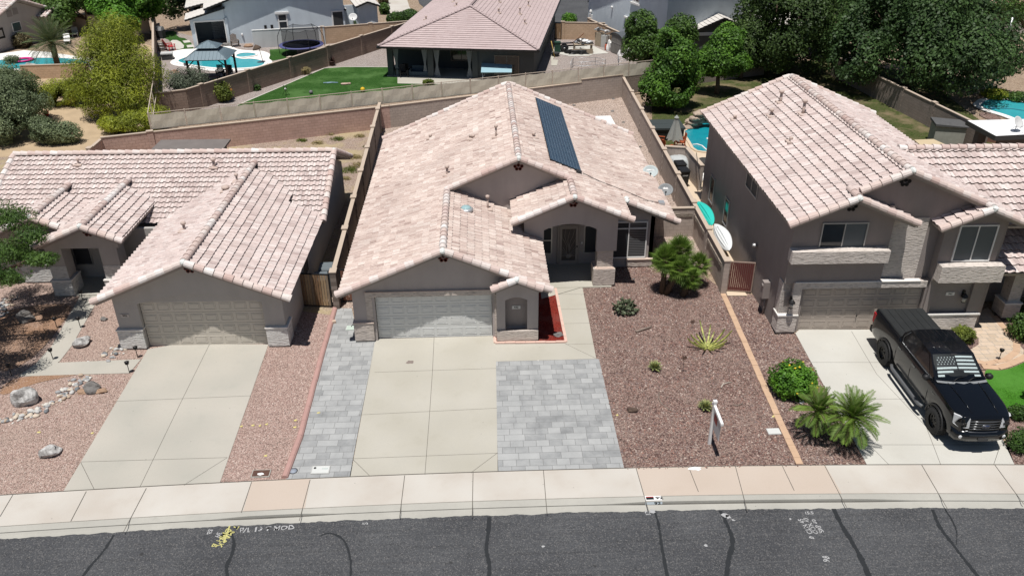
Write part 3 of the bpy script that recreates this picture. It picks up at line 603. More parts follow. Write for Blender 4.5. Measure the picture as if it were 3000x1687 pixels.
class Roof:
    """collects slopes, decks and cap tiles of one house"""
    def __init__(s,parent,tile,w,c,amp,prof,stag,rise,s_=.43,lift=.0):
        s.p=parent;s.tile=tile;s.k=(w,c,amp,prof,stag,rise);s.s=s_;s.m=MB();s.d=MB();s.c=MB();s.cl=[];s.bl=[]
    def slope(s,fn,x0,x1,y0,y1,up,org=None,dk=True):
        P=[(x,y,fn(x,y)) for x,y in ((x0,y0),(x1,y0),(x1,y1),(x0,y1))]
        w,c,a,pr,st,ri=s.k;tiles(s.m,P,org or P[0],up,w,c,a,pr,st,ri)
        if dk: deck(s.d,P)
    def poly(s,fn,pts,up,org=None):
        P=[(x,y,fn(x,y)) for x,y in pts];w,c,a,pr,st,ri=s.k;tiles(s.m,P,org or P[0],up,w,c,a,pr,st,ri);deck(s.d,P)
    def ridge(s,p0,p1,r=.15,lift=.01): s.cl.append(('ridge_tiles',p0,p1,r,False,lift))
    def rake(s,p0,p1,r=.15): s.cl.append(('rake_tiles',p0,p1,r,True,.01))
    def blob(s,p,r=.15): s.bl.append(((p[0],p[1],p[2]-.05),min(r,.13)))
    def finish(s,fas=FASCIA,name='roof',dedge=None):
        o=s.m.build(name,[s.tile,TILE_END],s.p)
        if s.d.v: s.d.build('roof_deck',fas,o)
        for nm,p0,p1,r,full,lift in s.cl:
            m=MB();caps(m,p0,p1,r,.38,full=full,lift=lift);p0,p1=Vector(p0),Vector(p1);dn=Vector((0,0,.0));m.tube([p0+dn,p1+dn],r*.86,8,1);m.build(nm,[CAP,FASCIA],o)  # darker core tube paints the shadow into the gaps between cap tiles
        for p,r in s.bl:
            m=MB();m.blob(p,(r,r*1.2,r),len(s.bl)+p[0],.12,1.5,2);m.build('mortar',MORTAR,o)
        return o
# ---------------------------------------------------------------- the main house
H=thing('house','single storey tan stucco house with two solar strips of panels and grey paver drive, between the other two','house',(0,0,0))
H['label']='single storey stucco house whose mixed brown tile roof carries the solar panels'
R1=Roof(H,TILE_A,.285,.335,.040,'M',.5,.046)
SL=.43;zM=5.80;xM=6.28
fL=lambda x,y:zM-SL*(xM-x);fR=lambda x,y:zM-SL*(x-xM)
xG=2.94;zG=fL(xG,0);fG=lambda x,y:zG-SL*(x-xG)
xP=8.65;zP=fR(xP,0);fP=lambda x,y:zP-SL*(xP-x)
oL=(-1.37,-.65,fL(-1.37,0));oR=(13.93,3.6,fR(13.93,0))
R1.slope(fL,-1.37,xG,-.65,18.9,(1,0),oL);R1.slope(fL,xG,xM,5.85,18.9,(1,0),oL)
R1.slope(fG,xG,7.25,-.65,6.22,(-1,0),(7.25,-.65,fG(7.25,0)))
R1.slope(fR,xM,xP,5.85,18.9,(-1,0),oR);R1.slope(fR,xP,11.30,3.6,18.9,(-1,0),oR);R1.slope(fR,11.30,13.93,5.75,18.9,(-1,0),oR)
R1.slope(fP,5.9,xP,3.6,6.22,(1,0),(5.9,3.6,fP(5.9,0)))
R1.ridge((xG,-.55,zG+.02),(xG,5.8,zG+.02));R1.ridge((xM,5.95,zM+.02),(xM,18.9,zM+.02));R1.ridge((xP,3.7,zP+.02),(xP,5.8,zP+.02))
def rk(f,x0,x1,y,dz=.03): R1.rake((x0,y,f(x0,y)+dz),(x1,y,f(x1,y)+dz))
rk(fL,-1.42,xG,-.65);rk(fG,7.3,xG,-.65);rk(fL,xG,xM,5.85);rk(fR,xP,xM,5.85);rk(fP,5.85,xP,3.6);rk(fR,11.33,xP,3.6);rk(fR,13.98,11.42,5.75);rk(fL,-1.42,xM,18.95);rk(fR,13.98,xM,18.95)
for p in ((xG,-.68,zG+.11),(xM,5.82,zM+.11),(xP,3.56,zP+.11),(xG,5.8,zG+.12),(xP,5.8,zP+.1),(11.40,5.74,fR(11.4,0)+.12),(11.42,6.1,fR(11.42,0)+.1)): R1.blob(p,.13)
# little gable over the niche
xn,zn=5.88,3.17;fnl=lambda x,y:zn-SL*(xn-x);fnr=lambda x,y:zn-SL*(x-xn)
R1.slope(fnl,4.92,xn,-1.0,-.45,(1,0));R1.slope(fnr,xn,6.84,-1.0,-.45,(-1,0))
R1.rake((4.88,-1.0,fnl(4.88,0)+.03),(xn,-1.0,zn+.03));R1.rake((6.88,-1.0,fnr(6.88,0)+.03),(xn,-1.0,zn+.03));R1.blob((xn,-1.0,zn+.12),.15)
roof=R1.finish()
for x,y,h,r in ((1.72,14.95,.1,.05),(5.34,10.3,.5,.05),(4.16,11.56,.1,.05),(2.89,7.86,.35,.06),(4.81,5.4,.55,.05),(4.05,11.7,.12,.06),(7.25,10.2,.12,.05)):
    pipe(roof,x,y,(fL(x,0) if x<xG or (x<xM and y>5.8) else fR(x,0) if x>xM else fG(x,0)),h,r)
m=MB();m.lathe([(.25,0),(.24,.06),(.17,.13),(.001,.17)],(3.82,4.35,fG(3.82,0)+.06),16);o=m.build('tube_skylight',glassm('skylight_dome',(.22,.32,.33),.05),roof)
m=MB();m.lathe([(.33,-.05),(.33,.03),(.26,.08),(.25,.08)],(3.82,4.35,fG(3.82,0)+.03),16);m.build('skylight_collar',STEEL,o)
m=MB();z=fR(13.4,0);m.box(13.3,7.25,z+.02,13.58,7.62,z+.16);m.build('junction_box',STEEL,roof)
m=MB();q=[(9.45,7.3),(10.2,7.05),(11.5,7.1),(12.6,7.0),(13.35,7.4)];m.tube([(x,y,fR(x,0)+.09) for x,y in q],.014,5);m.build('conduit',DKMETAL,roof)
# walls
def zu(x):  # underside of roof over the body
    return min(fL(x,0),fR(x,0))-.17
w=MB();A,B=-.9,6.78
zl=lambda x:min(fL(x,0),fG(x,0))-.17
w.prism([(A,0),(-.0,0),(-.0,2.18),(4.88,2.18),(4.88,0),(B,0),(B,zl(B)),(xG,zl(xG)),(A,zl(A))],-.2,.02,'y')
w.box(A,.02,0,A+.2,18.4,zl(A));w.box(A,18.2,0,12.9,18.4,2.4);w.prism([(A,2.4),(12.9,2.4),(12.9,zu(12.9)),(xM,zu(xM)),(A,zu(A))],18.2,18.4,'y')
w.box(B-.2,.02,0,B,6.4,zl(B));w.box(12.7,6.1,0,12.9,18.4,zu(12.9))
w.prism([(3.2,3.0),(9.6,3.0),(9.6,zu(9.6)),(xM,zu(xM)),(3.2,zu(3.2))],6.23,6.40,'y')
w.box(B,6.46,0,10.6,6.6,3.3);w.prism([(10.6,0),(12.9,0),(12.9,zu(12.9)),(10.6,zu(10.6))],6.1,6.3,'y')
w.box(10.55,4.3,2.9,10.74,6.1,zu(10.74)-.0);w.box(10.45,6.0,0,10.6,6.46,3.3)
wallo=w.build('wall',ST_MAIN,H)
# porch front with arch
ap=[];x0,x1=7.35,9.80
for k in range(13):
    t=k/12;x=x0+(x1-x0)*t;ap.append((x,2.98+.30*math.sin(PI*t)**.8))
zpf=lambda x:(fP(x,0) if x<xP else fR(x,0))-.17
w=MB();w.prism([(6.45,2.0),(x0,2.0)]+ap+[(x1,1.86),(10.75,1.86),(10.75,zpf(10.75)),(xP,zpf(xP)),(6.45,zpf(6.45))],4.15,4.42,'y')
w.box(6.45,4.15,0,x0,4.42,1.999)
w.build('porch_front',ST_MAIN,H)
w=MB();w.box(9.88,4.2,.9,10.62,4.85,1.86);w.box(9.72,4.08,.10,10.74,4.98,.93);pil=w.build('porch_pillar',ST_MAINT,H)
w=MB();w.box(9.79,4.10,.93,10.70,4.93,.965);w.box(9.84,4.14,.965,10.66,4.90,1.0);w.build('pillar_cap',TRIM_P,pil)
w=MB();w.box(9.78,4.12,0,10.70,4.94,.098);w.build('pillar_foot',FASCIA,pil)
# plinths, header, niche
bxs(H,'plinth',ST_MAINT,(-.94,-.30,.10,-.12,.05,.94),(4.97,-.27,.1,5.05,.0,2.18),(-.36,-.215,1.0,-.10,-.202,2.16),(5.05,-.60,.10,6.79,-.505,.57),(11.63,6.0,.06,12.9,6.098,.43))
bxs(H,'door_header',ST_MAINT,(-.36,-.29,2.17,5.0,-.203,2.38))
bxs(H,'plinth_trim',TRIM_P,(-.97,-.33,.94,-.09,.05,.975),(-.36,-.30,2.38,5.0,-.203,2.40),(11.60,5.96,.43,12.93,6.098,.475))
bxs(H,'footing',FASCIA,(-.9,-.27,0,-.14,-.21,.098),(5.1,-.5,0,6.75,-.21,.098))
ni=[(5.41,2.0)]+[(5.41+.92*k/8,2.0+.14*math.sin(PI*k/8)) for k in range(1,8)]+[(6.33,2.0)]
zng=lambda x:(fnl(x,0) if x<xn else fnr(x,0))-.16
w=MB();w.prism([(5.05,.58),(5.41,.58)]+ni+[(6.33,.58),(6.79,.58),(6.79,zng(6.79)),(xn,zng(xn)),(5.05,zng(5.05))],-.50,-.205,'y');w.build('niche_surround',ST_MAIN,H)
w=MB();w.box(5.42,-.204,.575,6.32,-.2005,2.2);w.build('niche_back',ST_R,H)
plate(H,'932',5.88,1.5,-.206,pm=ALU,w=.36,h=.15)
garage_door(H,.02,4.86,2.17,.0,DOORP)
bxs(H,'door_jamb',TRIM_P,(-.06,-.05,0,-.001,.02,2.18),(4.881,-.05,0,4.95,.02,2.18))
gable_vent(H,xG,zl(xG)-.28,-.206);gable_vent(H,xP,zpf(xP)-.28,4.143);gable_vent(H,xM,zu(xM)-.30,6.223)
# entry door with sunburst security screen
DOORD=plain('door_brown_dark',(.10,.085,.075),.6,.3);SECM=plain('security_screen',(.34,.30,.27),.55,.3)
m=MB();m.box(8.22,6.36,.02,8.30,6.46,2.22);m.box(9.24,6.36,.02,9.32,6.46,2.22);m.box(8.30,6.36,2.14,9.24,6.46,2.22);m.box(8.18,6.30,0,9.36,6.46,.035);d=m.build('front_door',SECM,H)
m=MB();m.box(8.30,6.43,.035,9.24,6.455,2.14);m.build('door_leaf',DOORD,d)
m=MB()
for a in (8.32,9.12): m.box(a,6.375,.05,a+.11,6.41,2.12)
m.box(8.43,6.375,.05,9.12,6.41,.28);m.box(8.43,6.375,2.0,9.12,6.41,2.12)
for k in range(15):
    a=PI*k/14;L=1.5 if 4<k<10 else .5;cx,cz=8.78,.52;pts=[]
    for j in range(7):
        t=.12+j/6*L;xx=cx-math.cos(a)*t*(.62 if L>1 else .75)+(.06*math.sin(j*1.3+k) if L>1 else 0);zz=cz+math.sin(a)*t+(.0);pts.append((min(9.12,max(8.43,xx)),6.39,min(2.02,zz)))
    m.tube(pts,.012,5)
m.lathe([(.13,0),(.13,.02)],(8.78,6.40,.5),14,M=Matrix.Rotation(PI/2,3,'X'));m.build('sunburst_grille',SECM,d)
m=MB();m.lathe([(.03,0),(.03,.06),(.001,.07)],(9.18,6.37,1.05),10,M=Matrix.Rotation(PI/2,3,'X'));m.build('handle',DKMETAL,d)
m=MB();m.box(9.40,6.43,1.15,9.47,6.46,1.25);m.build('doorbell',WHITE_P,H)
window(H,7.2,7.95,.64,2.1,6.44,1,None,ALU,SCREEN,rows=[1.38]);window(H,9.52,10.2,.64,2.15,6.44,1,None,ALU,SCREEN)
BLIND=NB('blind_slats');_w=BLIND.n.new('ShaderNodeTexWave');_w.bands_direction='Z';_w.inputs['Scale'].default_value=3.4;BLIND.l.new(BLIND.co,_w.inputs[0]);BLIND=BLIND.done(BLIND.ramp(_w.outputs[1],[(.4,(.02,.022,.025)),(.65,(.16,.165,.17))]),.35,.5)
window(H,10.75,12.56,.5,2.47,6.08,2,None,WHITE_P,[SCREEN,BLIND],rows=[2.1],fw=.06)
m=MB();m.box(6.9,4.0,.0,10.6,6.46,.06);m.build('porch_floor',CONC,H)
sheet('porch_apron',[(7.2,3.0,0),(9.7,4.3,0),(9.7,5,0),(7.2,5,0)],.016,CONC)
# hose bib and tap detail, box
m=MB();m.tube([(-.92,-.1,.75),(-1.02,-.12,.78),(-1.08,-.12,.70)],.02,6);m.build('hose_tap',DKMETAL,H)
# ---------------------------------------------------------------- left house
HL=thing('house','','house',(-9.57,-.22,0),math.radians(-.8))
HL['label']='low stucco house with pinkish ribbed tile roof and tan garage door, at left'
R2=Roof(HL,TILE_B,.30,.345,.055,'S',0.,.06)
zg,xg=4.20,2.42
fa=lambda x,y:zg-SL*(xg-x);fb=lambda x,y:zg-SL*(x-xg)
zr,yr=4.45,11.6
fm=lambda x,y:zr-SL*(yr-y);fk=lambda x,y:zr-SL*(y-yr)
R2.slope(fm,-10.1,6.30,7.05,yr,(0,1),(-10.1,7.05,fm(0,7.05)));R2.slope(fk,-10.1,6.30,yr,16.1,(0,-1),(6.3,16.1,fk(0,16.1)))
R2.slope(fa,-1.45,xg,-.62,10.9,(1,0));R2.slope(fb,xg,6.30,-.62,7.6,(-1,0),(6.30,-.62,fb(6.30,0)));R2.slope(fb,xg,4.6,7.6,9.9,(-1,0),(6.30,-.62,fb(6.30,0)))
xe,ze=-3.68,3.72;fe1=lambda x,y:ze-SL*(xe-x);fe2=lambda x,y:ze-SL*(x-xe)
R2.slope(fe1,-6.55,xe,4.0,9.7,(1,0));R2.slope(fe2,xe,-2.05+.0,4.0,8.9,(-1,0),(-.85,4.0,fe2(-.85,0)))
xw,zw=-6.55,3.62;fw1=lambda x,y:zw-SL*(xw-x);fw2=lambda x,y:zw-SL*(x-xw)
R2.slope(fw1,-9.4,xw,5.35,9.5,(1,0));R2.slope(fw2,xw,-4.9,5.35,8.6,(-1,0))
R2.ridge((-10.1,yr,zr+.03),(6.3,yr,zr+.03));R2.ridge((xg,-.5,zg+.03),(xg,10.7,zg+.03));R2.ridge((xe,4.1,ze+.03),(xe,9.7,ze+.03));R2.ridge((xw,5.4,zw+.03),(xw,9.4,zw+.03))
def rk2(R,f,x0,x1,y,dz=.03): R.rake((x0,y,f(x0,y)+dz),(x1,y,f(x1,y)+dz))
rk2(R2,fa,-1.5,xg,-.62);rk2(R2,fb,6.35,xg,-.62);rk2(R2,fe1,-6.55,xe,4.0);rk2(R2,fe2,-2.0,xe,4.0);rk2(R2,fw1,-9.4,xw,5.35);rk2(R2,fw2,-5.0,xw,5.35)
for x in (-10.12,6.33): R2.rake((x,7.0,fm(x,7.0)+.03),(x,yr,zr+.03));R2.rake((x,16.1,fk(x,16.1)+.03),(x,yr,zr+.03))
for p in ((xg,-.62,zg+.13),(xe,4.,ze+.13),(xw,5.35,zw+.13),(6.3,yr,zr+.1)): R2.blob(p,.17)
ro=R2.finish()
for x,y,h,r in ((.35,10.6,.35,.07),(-6.6,10.9,.2,.04)): pipe(ro,x,y,fm(x,y),h,r)
for x,y,h,r in ((.9,3.9,.3,.06),(1.75,7.6,.12,.10),(2.1,8.4,.3,.05)): pipe(ro,x,y,fa(x,y),h,r)
zul=lambda x:min(fa(x,0),fb(x,0))-.18
w=MB();A,B=-.98,5.85
arc=[(-.02,2.15)]+[(5.0*k/12,2.15+.42*math.sin(PI*k/12)) for k in range(1,12)]+[(5.02,2.15)]
w.prism([(A,0),(-.02,0)]+arc+[(5.02,0),(B,0),(B,zul(B)),(xg,zul(xg)),(A,zul(A))],-.12,.06,'y')
w.box(-.02,.03,2.13,5.02,.06,2.6);w.box(A,.06,0,A+.2,8.,zul(A));w.box(B-.2,.06,0,B,15.7,2.4);w.prism([(7.3,2.4),(15.7,2.4),(yr,zr-.18)],B-.2,B,'x')
w.box(-9.7,15.5,0,B-.2,15.7,2.4);w.box(-9.7,7.4,0,-9.5,15.5,2.5);w.box(-9.5,7.4,0,A,7.6,2.55)
w.box(-6.0,6.3,0,-1.,6.5,2.6);w.prism([(-6.2,2.45),(-2.5,2.45),(-2.5,fe2(-2.5,0)-.18),(xe,ze-.18),(-6.2,fe1(-6.2,0)-.18)],4.55,4.8,'y')
w.prism([(-9.2,0),(-5.6,0),(-5.6,fw2(-5.6,0)-.18),(xw,zw-.18),(-9.2,fw1(-9.2,0)-.18)],5.95,6.15,'y');w.box(-9.2,6.15,0,-9.0,7.4,2.3);w.box(-2.72,4.8,2.45,-2.5,7.4,2.95)
w.build('wall',ST_L,HL)
for a,b in ((-5.85,-5.12),(-3.42,-2.62)):
    m=MB();m.box(a,4.55,.8,b,5.3,2.448);p=m.build('entry_pillar',ST_L,HL)
    bxs(p,'pillar_base',ST_LT,(a-.10,4.45,.08,b+.10,5.4,.80));bxs(p,'pillar_cap',TRIM_W,(a-.12,4.43,.80,b+.12,5.42,.87));bxs(p,'pillar_band',ST_LT,(a-.012,4.535,.88,b+.012,4.548,1.55))
bxs(HL,'plinth',ST_LT,(-1.08,-.22,.08,-.03,.05,.93),(5.03,-.22,.08,5.92,.6,.93),(-8.0,5.85,.08,-5.86,5.949,.95))
bxs(HL,'plinth_trim',TRIM_W,(-1.11,-.25,.93,0.0,.05,.985),(5.0,-.25,.93,5.95,.65,.985),(-8.05,5.8,.95,-5.86,5.949,1.02))
bxs(HL,'footing',FASCIA,(-1.0,-.18,0,-.08,-.13,.078),(5.1,-.18,0,5.84,-.13,.078))
garage_door(HL,0,5.0,2.16,.07,DOORT);bxs(HL,'door_jamb',TRIM_P,(-.08,-.05,0,-.021,.07,2.15),(5.021,-.05,0,5.05,.07,2.15))
gable_vent(HL,xg,zul(xg)-.26,-.126);gable_vent(HL,xe,ze-.45,4.543);gable_vent(HL,xw+.1,zw-.5,5.943)
plate(HL,'902',-.62,1.62,-.126,pm=ALU,w=.34,h=.15)
window(HL,-5.6,-4.75,.75,2.1,6.28,1,None,ALU,SCREEN);m=MB();m.box(-4.3,6.22,.02,-3.35,6.298,2.1);m.build('front_door',DOORT,HL)
window(HL,-7.9,-6.0,1.02,2.15,5.93,2,None,WHITE_P,[GLASS,BLIND]);bxs(HL,'porch_floor',CONC_L,(-6.0,4.5,0,-1.,6.3,.07))
window(HL,1.2,2.3,1.,2.1,0,1,TY(B,2.6,0,PI/2),ALU,SCREEN)
# ---------------------------------------------------------------- right house
HR=thing('house','','house',(18,-.18,0),math.radians(-.8))
HR['label']='two storey brown stucco house behind the black pickup truck'
R3=Roof(HR,TILE_B,.33,.40,.06,'S',0.,.066)
x3,z3=3.28,7.28
f1=lambda x,y:z3-SL*(x3-x);f2=lambda x,y:z3-SL*(x-x3)
xc,zc2=1.18,f1(1.18,0);f3=lambda x,y:zc2-SL*(x-xc)
xr2,zr2=6.62,f2(6.62,0);f4=lambda x,y:zr2-SL*(xr2-x)
o1=(-1.33,-.75,f1(-1.33,0))
R3.slope(f1,-1.33,xc,-.75,14.2,(1,0),o1);R3.slope(f1,xc,x3,-.25,14.2,(1,0),o1);R3.slope(f3,xc,3.72,-.75,.1,(-1,0))
o2=(9.2,-.25,f2(9.2,0))
R3.slope(f2,x3,xr2,-.25,14.2,(-1,0),o2);R3.slope(f2,xr2,8.3,-.75,14.2,(-1,0),o2);R3.slope(f4,4.75,xr2,-.75,.1,(1,0))
yw2,zw2=4.45,6.55;f5=lambda x,y:zw2-SL*(yw2-y);f6=lambda x,y:zw2-SL*(y-yw2)
R3.slope(f5,4.9,16.,.2,yw2,(0,1),(4.9,.2,f5(0,.2)));R3.slope(f6,4.9,16.,yw2,8.5,(0,-1),(16,8.5,f6(0,8.5)))
R3.ridge((x3,-.1,z3+.03),(x3,14.2,z3+.03));R3.ridge((5.0,yw2,zw2+.03),(16,yw2,zw2+.03));R3.ridge((xc,-.65,zc2+.05),(xc,.3,zc2+.05));R3.ridge((xr2,-.65,zr2+.05),(xr2,.4,zr2+.05))
rk2(R3,f1,-1.37,xc,-.75);rk2(R3,f3,3.76,xc,-.75);rk2(R3,f1,xc+.25,x3,-.25);rk2(R3,f2,xr2-.2,x3,-.25);rk2(R3,f4,4.7,xr2,-.75);rk2(R3,f2,8.35,xr2,-.75);rk2(R3,f1,-1.37,x3,14.25);rk2(R3,f2,8.3,x3,14.25)
for p in ((x3,-.28,z3+.14),(xc,-.78,zc2+.13),(xr2,-.78,zr2+.13)): R3.blob(p,.17)
# lower porch roof at the right
xq,zq=10.3,4.35;f7=lambda x,y:3.05+SL*(y-.1)
R3.slope(f7,7.72,16,-.4,2.4,(0,1));R3.rake((7.68,-.4,f7(0,-.4)+.03),(7.68,2.4,f7(0,2.4)+.03))
r3=R3.finish()
for x,y,h,r in ((1.9,11.4,.5,.07),(2.2,8.9,.6,.07),(1.1,10.2,.25,.06),(.9,6.5,.1,.05),(-.3,11.6,.12,.05)): pipe(r3,x,y,f1(x,y),h,r)
za=lambda x:(f1(x,0) if x<x3 else f2(x,0))-.2
w=MB();A=-.95;B=8.0
w.prism([(A,2.45),(3.05,2.45),(3.05,f3(3.05,0)-.2),(xc,zc2-.2),(A,za(A))],-.25,-.05,'y')
w.prism([(1.0,4.9),(3.05,4.9),(3.05,2.45),(5.6,2.45),(5.6,4.9),(7.4,4.9),(7.4,za(7.4)),(x3,za(x3)),(1.0,za(1.0))],.1,.3,'y')
w.box(A,-.05,0,A+.2,13.9,za(A));w.prism([(A+.2,0),(B,0),(B,za(B)),(x3,za(x3)),(A+.2,za(A+.2))],13.7,13.9,'y');w.box(B-.2,.1,0,B,13.7,za(B))
w.box(3.05-.2,-.05,2.45,3.05,.1,5.8)
f4u=lambda x:(f4(x,0) if x<xr2 else f2(x,0))-.2
w.prism([(5.2,2.5),(7.62,2.5),(7.62,f4u(7.62)),(xr2,f4u(xr2)),(5.2,f4u(5.2))],-.3,-.1,'y');w.box(5.2,-.1,2.5,5.4,.12,f4u(5.2));w.box(7.42,-.1,2.5,7.62,.3,f4u(7.62))
w.box(-.95,-.15,0,-.02,.06,2.45);w.box(5.12,-.15,0,5.5,.06,2.5);w.box(-.02,-.10,2.12,5.12,.06,2.45);w.box(5.5,-.12,0,7.1,.06,2.5);w.box(7.1,-.25,.8,7.6,.3,2.5);w.box(5.2,-.25,.8,5.48,-.1,2.5);w.box(5.48,-.25,2.36,7.1,-.1,2.5)
w.box(8.0,3.5,0,15.8,3.7,5.4);w.box(15.6,3.7,0,15.8,8,5.4);w.box(8.,2.2,0,15.8,2.4,3.6)
for p in ((9.35,1.8,10.05,2.5),):pass
w.build('wall',ST_R,HR)
bxs(HR,'textured_panel',ST_RT,(3.06,.06,2.45,4.65,.098,5.2))
bxs(HR,'balcony_ledge',ST_RT,(-1.02,-.72,3.58,2.95,-.26,4.12),(5.22,-.75,2.62,7.85,-.31,3.36))
bxs(HR,'plinth',ST_RT,(-1.0,-.32,.12,-.18,.3,.90),(5.5,-.34,.1,7.6,-.26,.84))
bxs(HR,'garage_surround',ST_RT,(-.55,-.3,.93,-.18,-.16,2.20),(-.55,-.3,2.20,5.05,-.16,2.48),(-.98,-.15,.93,-.56,.3,2.45))
bxs(HR,'plinth_trim',TRIM_W,(-1.03,-.35,.90,-.15,.3,.955),(-.5,-.33,2.48,4.75,-.1,2.515),(5.4,-.38,.84,7.66,-.26,.90))
bxs(HR,'footing',FASCIA,(-.95,-.27,0,-.2,.0,.118),(5.55,-.3,0,7.55,-.13,.098))
garage_door(HR,0,5.1,2.13,.0,DOORB);m=MB();m.tube([(2.5,-.02,.66),(2.5,-.07,.66),(2.5,-.07,.78)],.02,6);m.build('door_handle',DKMETAL,HR)
window(HR,.15,2.02,4.02,5.2,-.27,2,None,ALU,[GLASS,SCREEN2]);window(HR,5.75,7.33,3.40,5.03,-.32,2,None,WHITE_P,[SCREEN2,SCREEN2])
gable_vent(HR,xc,zc2-.48,-.256,None,BLACK);gable_vent(HR,x3,z3-.5,.094,None,BLACK)
TL_=TY(A,0,0,-PI/2)
# side windows: matrix x runs along -y of the house
for y0,y1,z0,z1,cols in ((11.45,12.3,.98,2.47,1),(8.4,9.23,.98,2.47,1),(4.57,6.35,4.17,4.95,2)):
    window(HR,-y1,-y0,z0,z1,-.01,cols,TL_,ALU,GLASS if cols==1 else SCREEN,fw=.06)
plate(HR,'941',6.26,1.76,-.126,pm=TRIM_W,w=.36,h=.15);lantern(HR,6.8,1.66,-.13);lantern(HR,-.60,1.62,-.31)
m=MB();m.box(9.30,.55,.1,10.03,1.35,.78);p=m.build('porch_pillar',ST_RT,HR);bxs(p,'pillar_cap',TRIM_W,(9.27,.52,.78,10.06,1.38,.84));bxs(p,'pillar_shaft',ST_RT,(9.42,.66,.84,9.95,1.25,2.2));bxs(p,'pillar_head',ST_R,(9.3,.6,2.2,10.05,1.3,3.0))
m=MB();m.box(-1.25,1.2,.9,A,1.5,1.7);m.box(-1.12,1.6,.5,A,1.8,1.5);m.tube([(-1.05,1.35,0),(-1.05,1.35,.9)],.04,6);m.lathe([(.09,0),(.09,.09)],(-1.28,1.35,1.5),10,M=Matrix.Rotation(PI/2,3,'Y'));m.build('meter_box',ST_R,HR)
m=MB();m.blob((-1.08,3.6,2.35),(.12,.12,.1),3,.05);m.build('floodlight',ALU,HR)
# ---------------------------------------------------------------- masonry walls
BRK=block('brick_pink',(.50,.34,.285),(.57,.395,.335),(.30,.19,.16));BRG=block('block_tan',(.42,.355,.31),(.47,.40,.35),(.27,.225,.195));BRB=block('block_brown',(.27,.20,.16),(.31,.235,.19),(.17,.125,.10))
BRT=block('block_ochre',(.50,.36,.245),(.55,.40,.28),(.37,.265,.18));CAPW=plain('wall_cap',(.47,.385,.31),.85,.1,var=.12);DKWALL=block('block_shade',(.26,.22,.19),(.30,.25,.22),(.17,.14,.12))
WPOS=[]
def wall(p0,p1,h,mat,label,name='garden_wall',posts=(),cap=CAPW,th=.15,group=None,capw=.03,h1=None,pfaces=1,cat='wall'):
    p0,p1=Vector((p0[0],p0[1],0)),Vector((p1[0],p1[1],0));d=p1-p0;L=d.length;t=thing(name,label,cat,p0,math.atan2(d.y,d.x),group);h1=h1 or h
    m=MB();m.prism([(0,0),(L,0),(L,h1),(0,h)],-th/2,th/2,'y');m.build('masonry',mat,t)
    m=MB();m.prism([(-.02,h),(L+.02,h1),(L+.02,h1+.05),(-.02,h+.05)],-th/2-capw,th/2+capw,'y');m.build('coping',cap,t)
    for s in posts:
        hh=h+(h1-h)*s/L
        m=MB();m.box(s-.2,-.13,0,s+.2,.13,hh+.08);q=m.build('pilaster',mat,t);m=MB();m.box(s-.22,-.16,hh+.08,s+.22,.16,hh+.13);m.build('pilaster_cap',cap,q)
    return t
cor=g(1561,237.6);lw=g(953.5,321.7);lw2=g(588.5,364)
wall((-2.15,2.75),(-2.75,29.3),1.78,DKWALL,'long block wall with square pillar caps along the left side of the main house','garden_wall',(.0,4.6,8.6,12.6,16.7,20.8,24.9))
wall((15.72,3.2),(16.28,37.0),1.62,BRG,'long tan block wall between the main yard and the kayaks','garden_wall',(.1,3.6,7.,11.2,15.4,19.6,24.,28.6,33.6))
wall((12.9,9.5),(15.75,9.5),1.62,BRG,'short block wall with a stone band joining the main house to the boundary','garden_wall')
W=[g(253,347,1.62),g(382,328.5,1.62),g(979,267,1.62),g(1374,218.6,1.62),g(1462,207.8,1.62),g(1566,188.5,1.85)]
wall(W[2],W[4],1.62,BRG,'tan block rear wall of the main yard below the view fence')
wall(W[4],W[5],1.85,BRG,'taller end of the tan rear wall, stepped up at the yard corner','garden_wall',())
wall(W[0],W[2],1.62,BRK,'long pink brick wall behind the left house','garden_wall',(3.,))
wl=wall(tuple(g(222,378,1.5))[:2],tuple(g(252,348,1.6))[:2],1.5,BRK,'short pink brick return at the dry wash','garden_wall',(.2,))
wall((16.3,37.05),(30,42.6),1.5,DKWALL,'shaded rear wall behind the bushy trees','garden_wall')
# split face stone bands on the two near walls
STONE=stucco('split_stone',(.30,.25,.205),rough_tex=True)
def band(parent_loc,ang,x0,x1,z,side,name='stone_band'):
    m=MB();n=int((x1-x0)/.22)
    for k in range(n):
        a=x0+(x1-x0)*k/n;b=x0+(x1-x0)*(k+1)/n;y=side*(.076+rnd.uniform(.03,.06));m.box(a,min(side*.076,y),z+rnd.uniform(0,.02),b-.01,max(side*.076,y),z+.2)
    return m
for o in list(COL.objects):
    if o.get('label','').startswith('short block wall with a stone'): band(None,0,.1,2.75,1.15,-1).build('stone_band',STONE,o)
    if o.get('label','').startswith('long tan block wall'):
        band(None,0,.5,3.2,1.12,1).build('stone_band',STONE,o);band(None,0,3.9,6.6,1.12,1).build('stone_band',STONE,o)
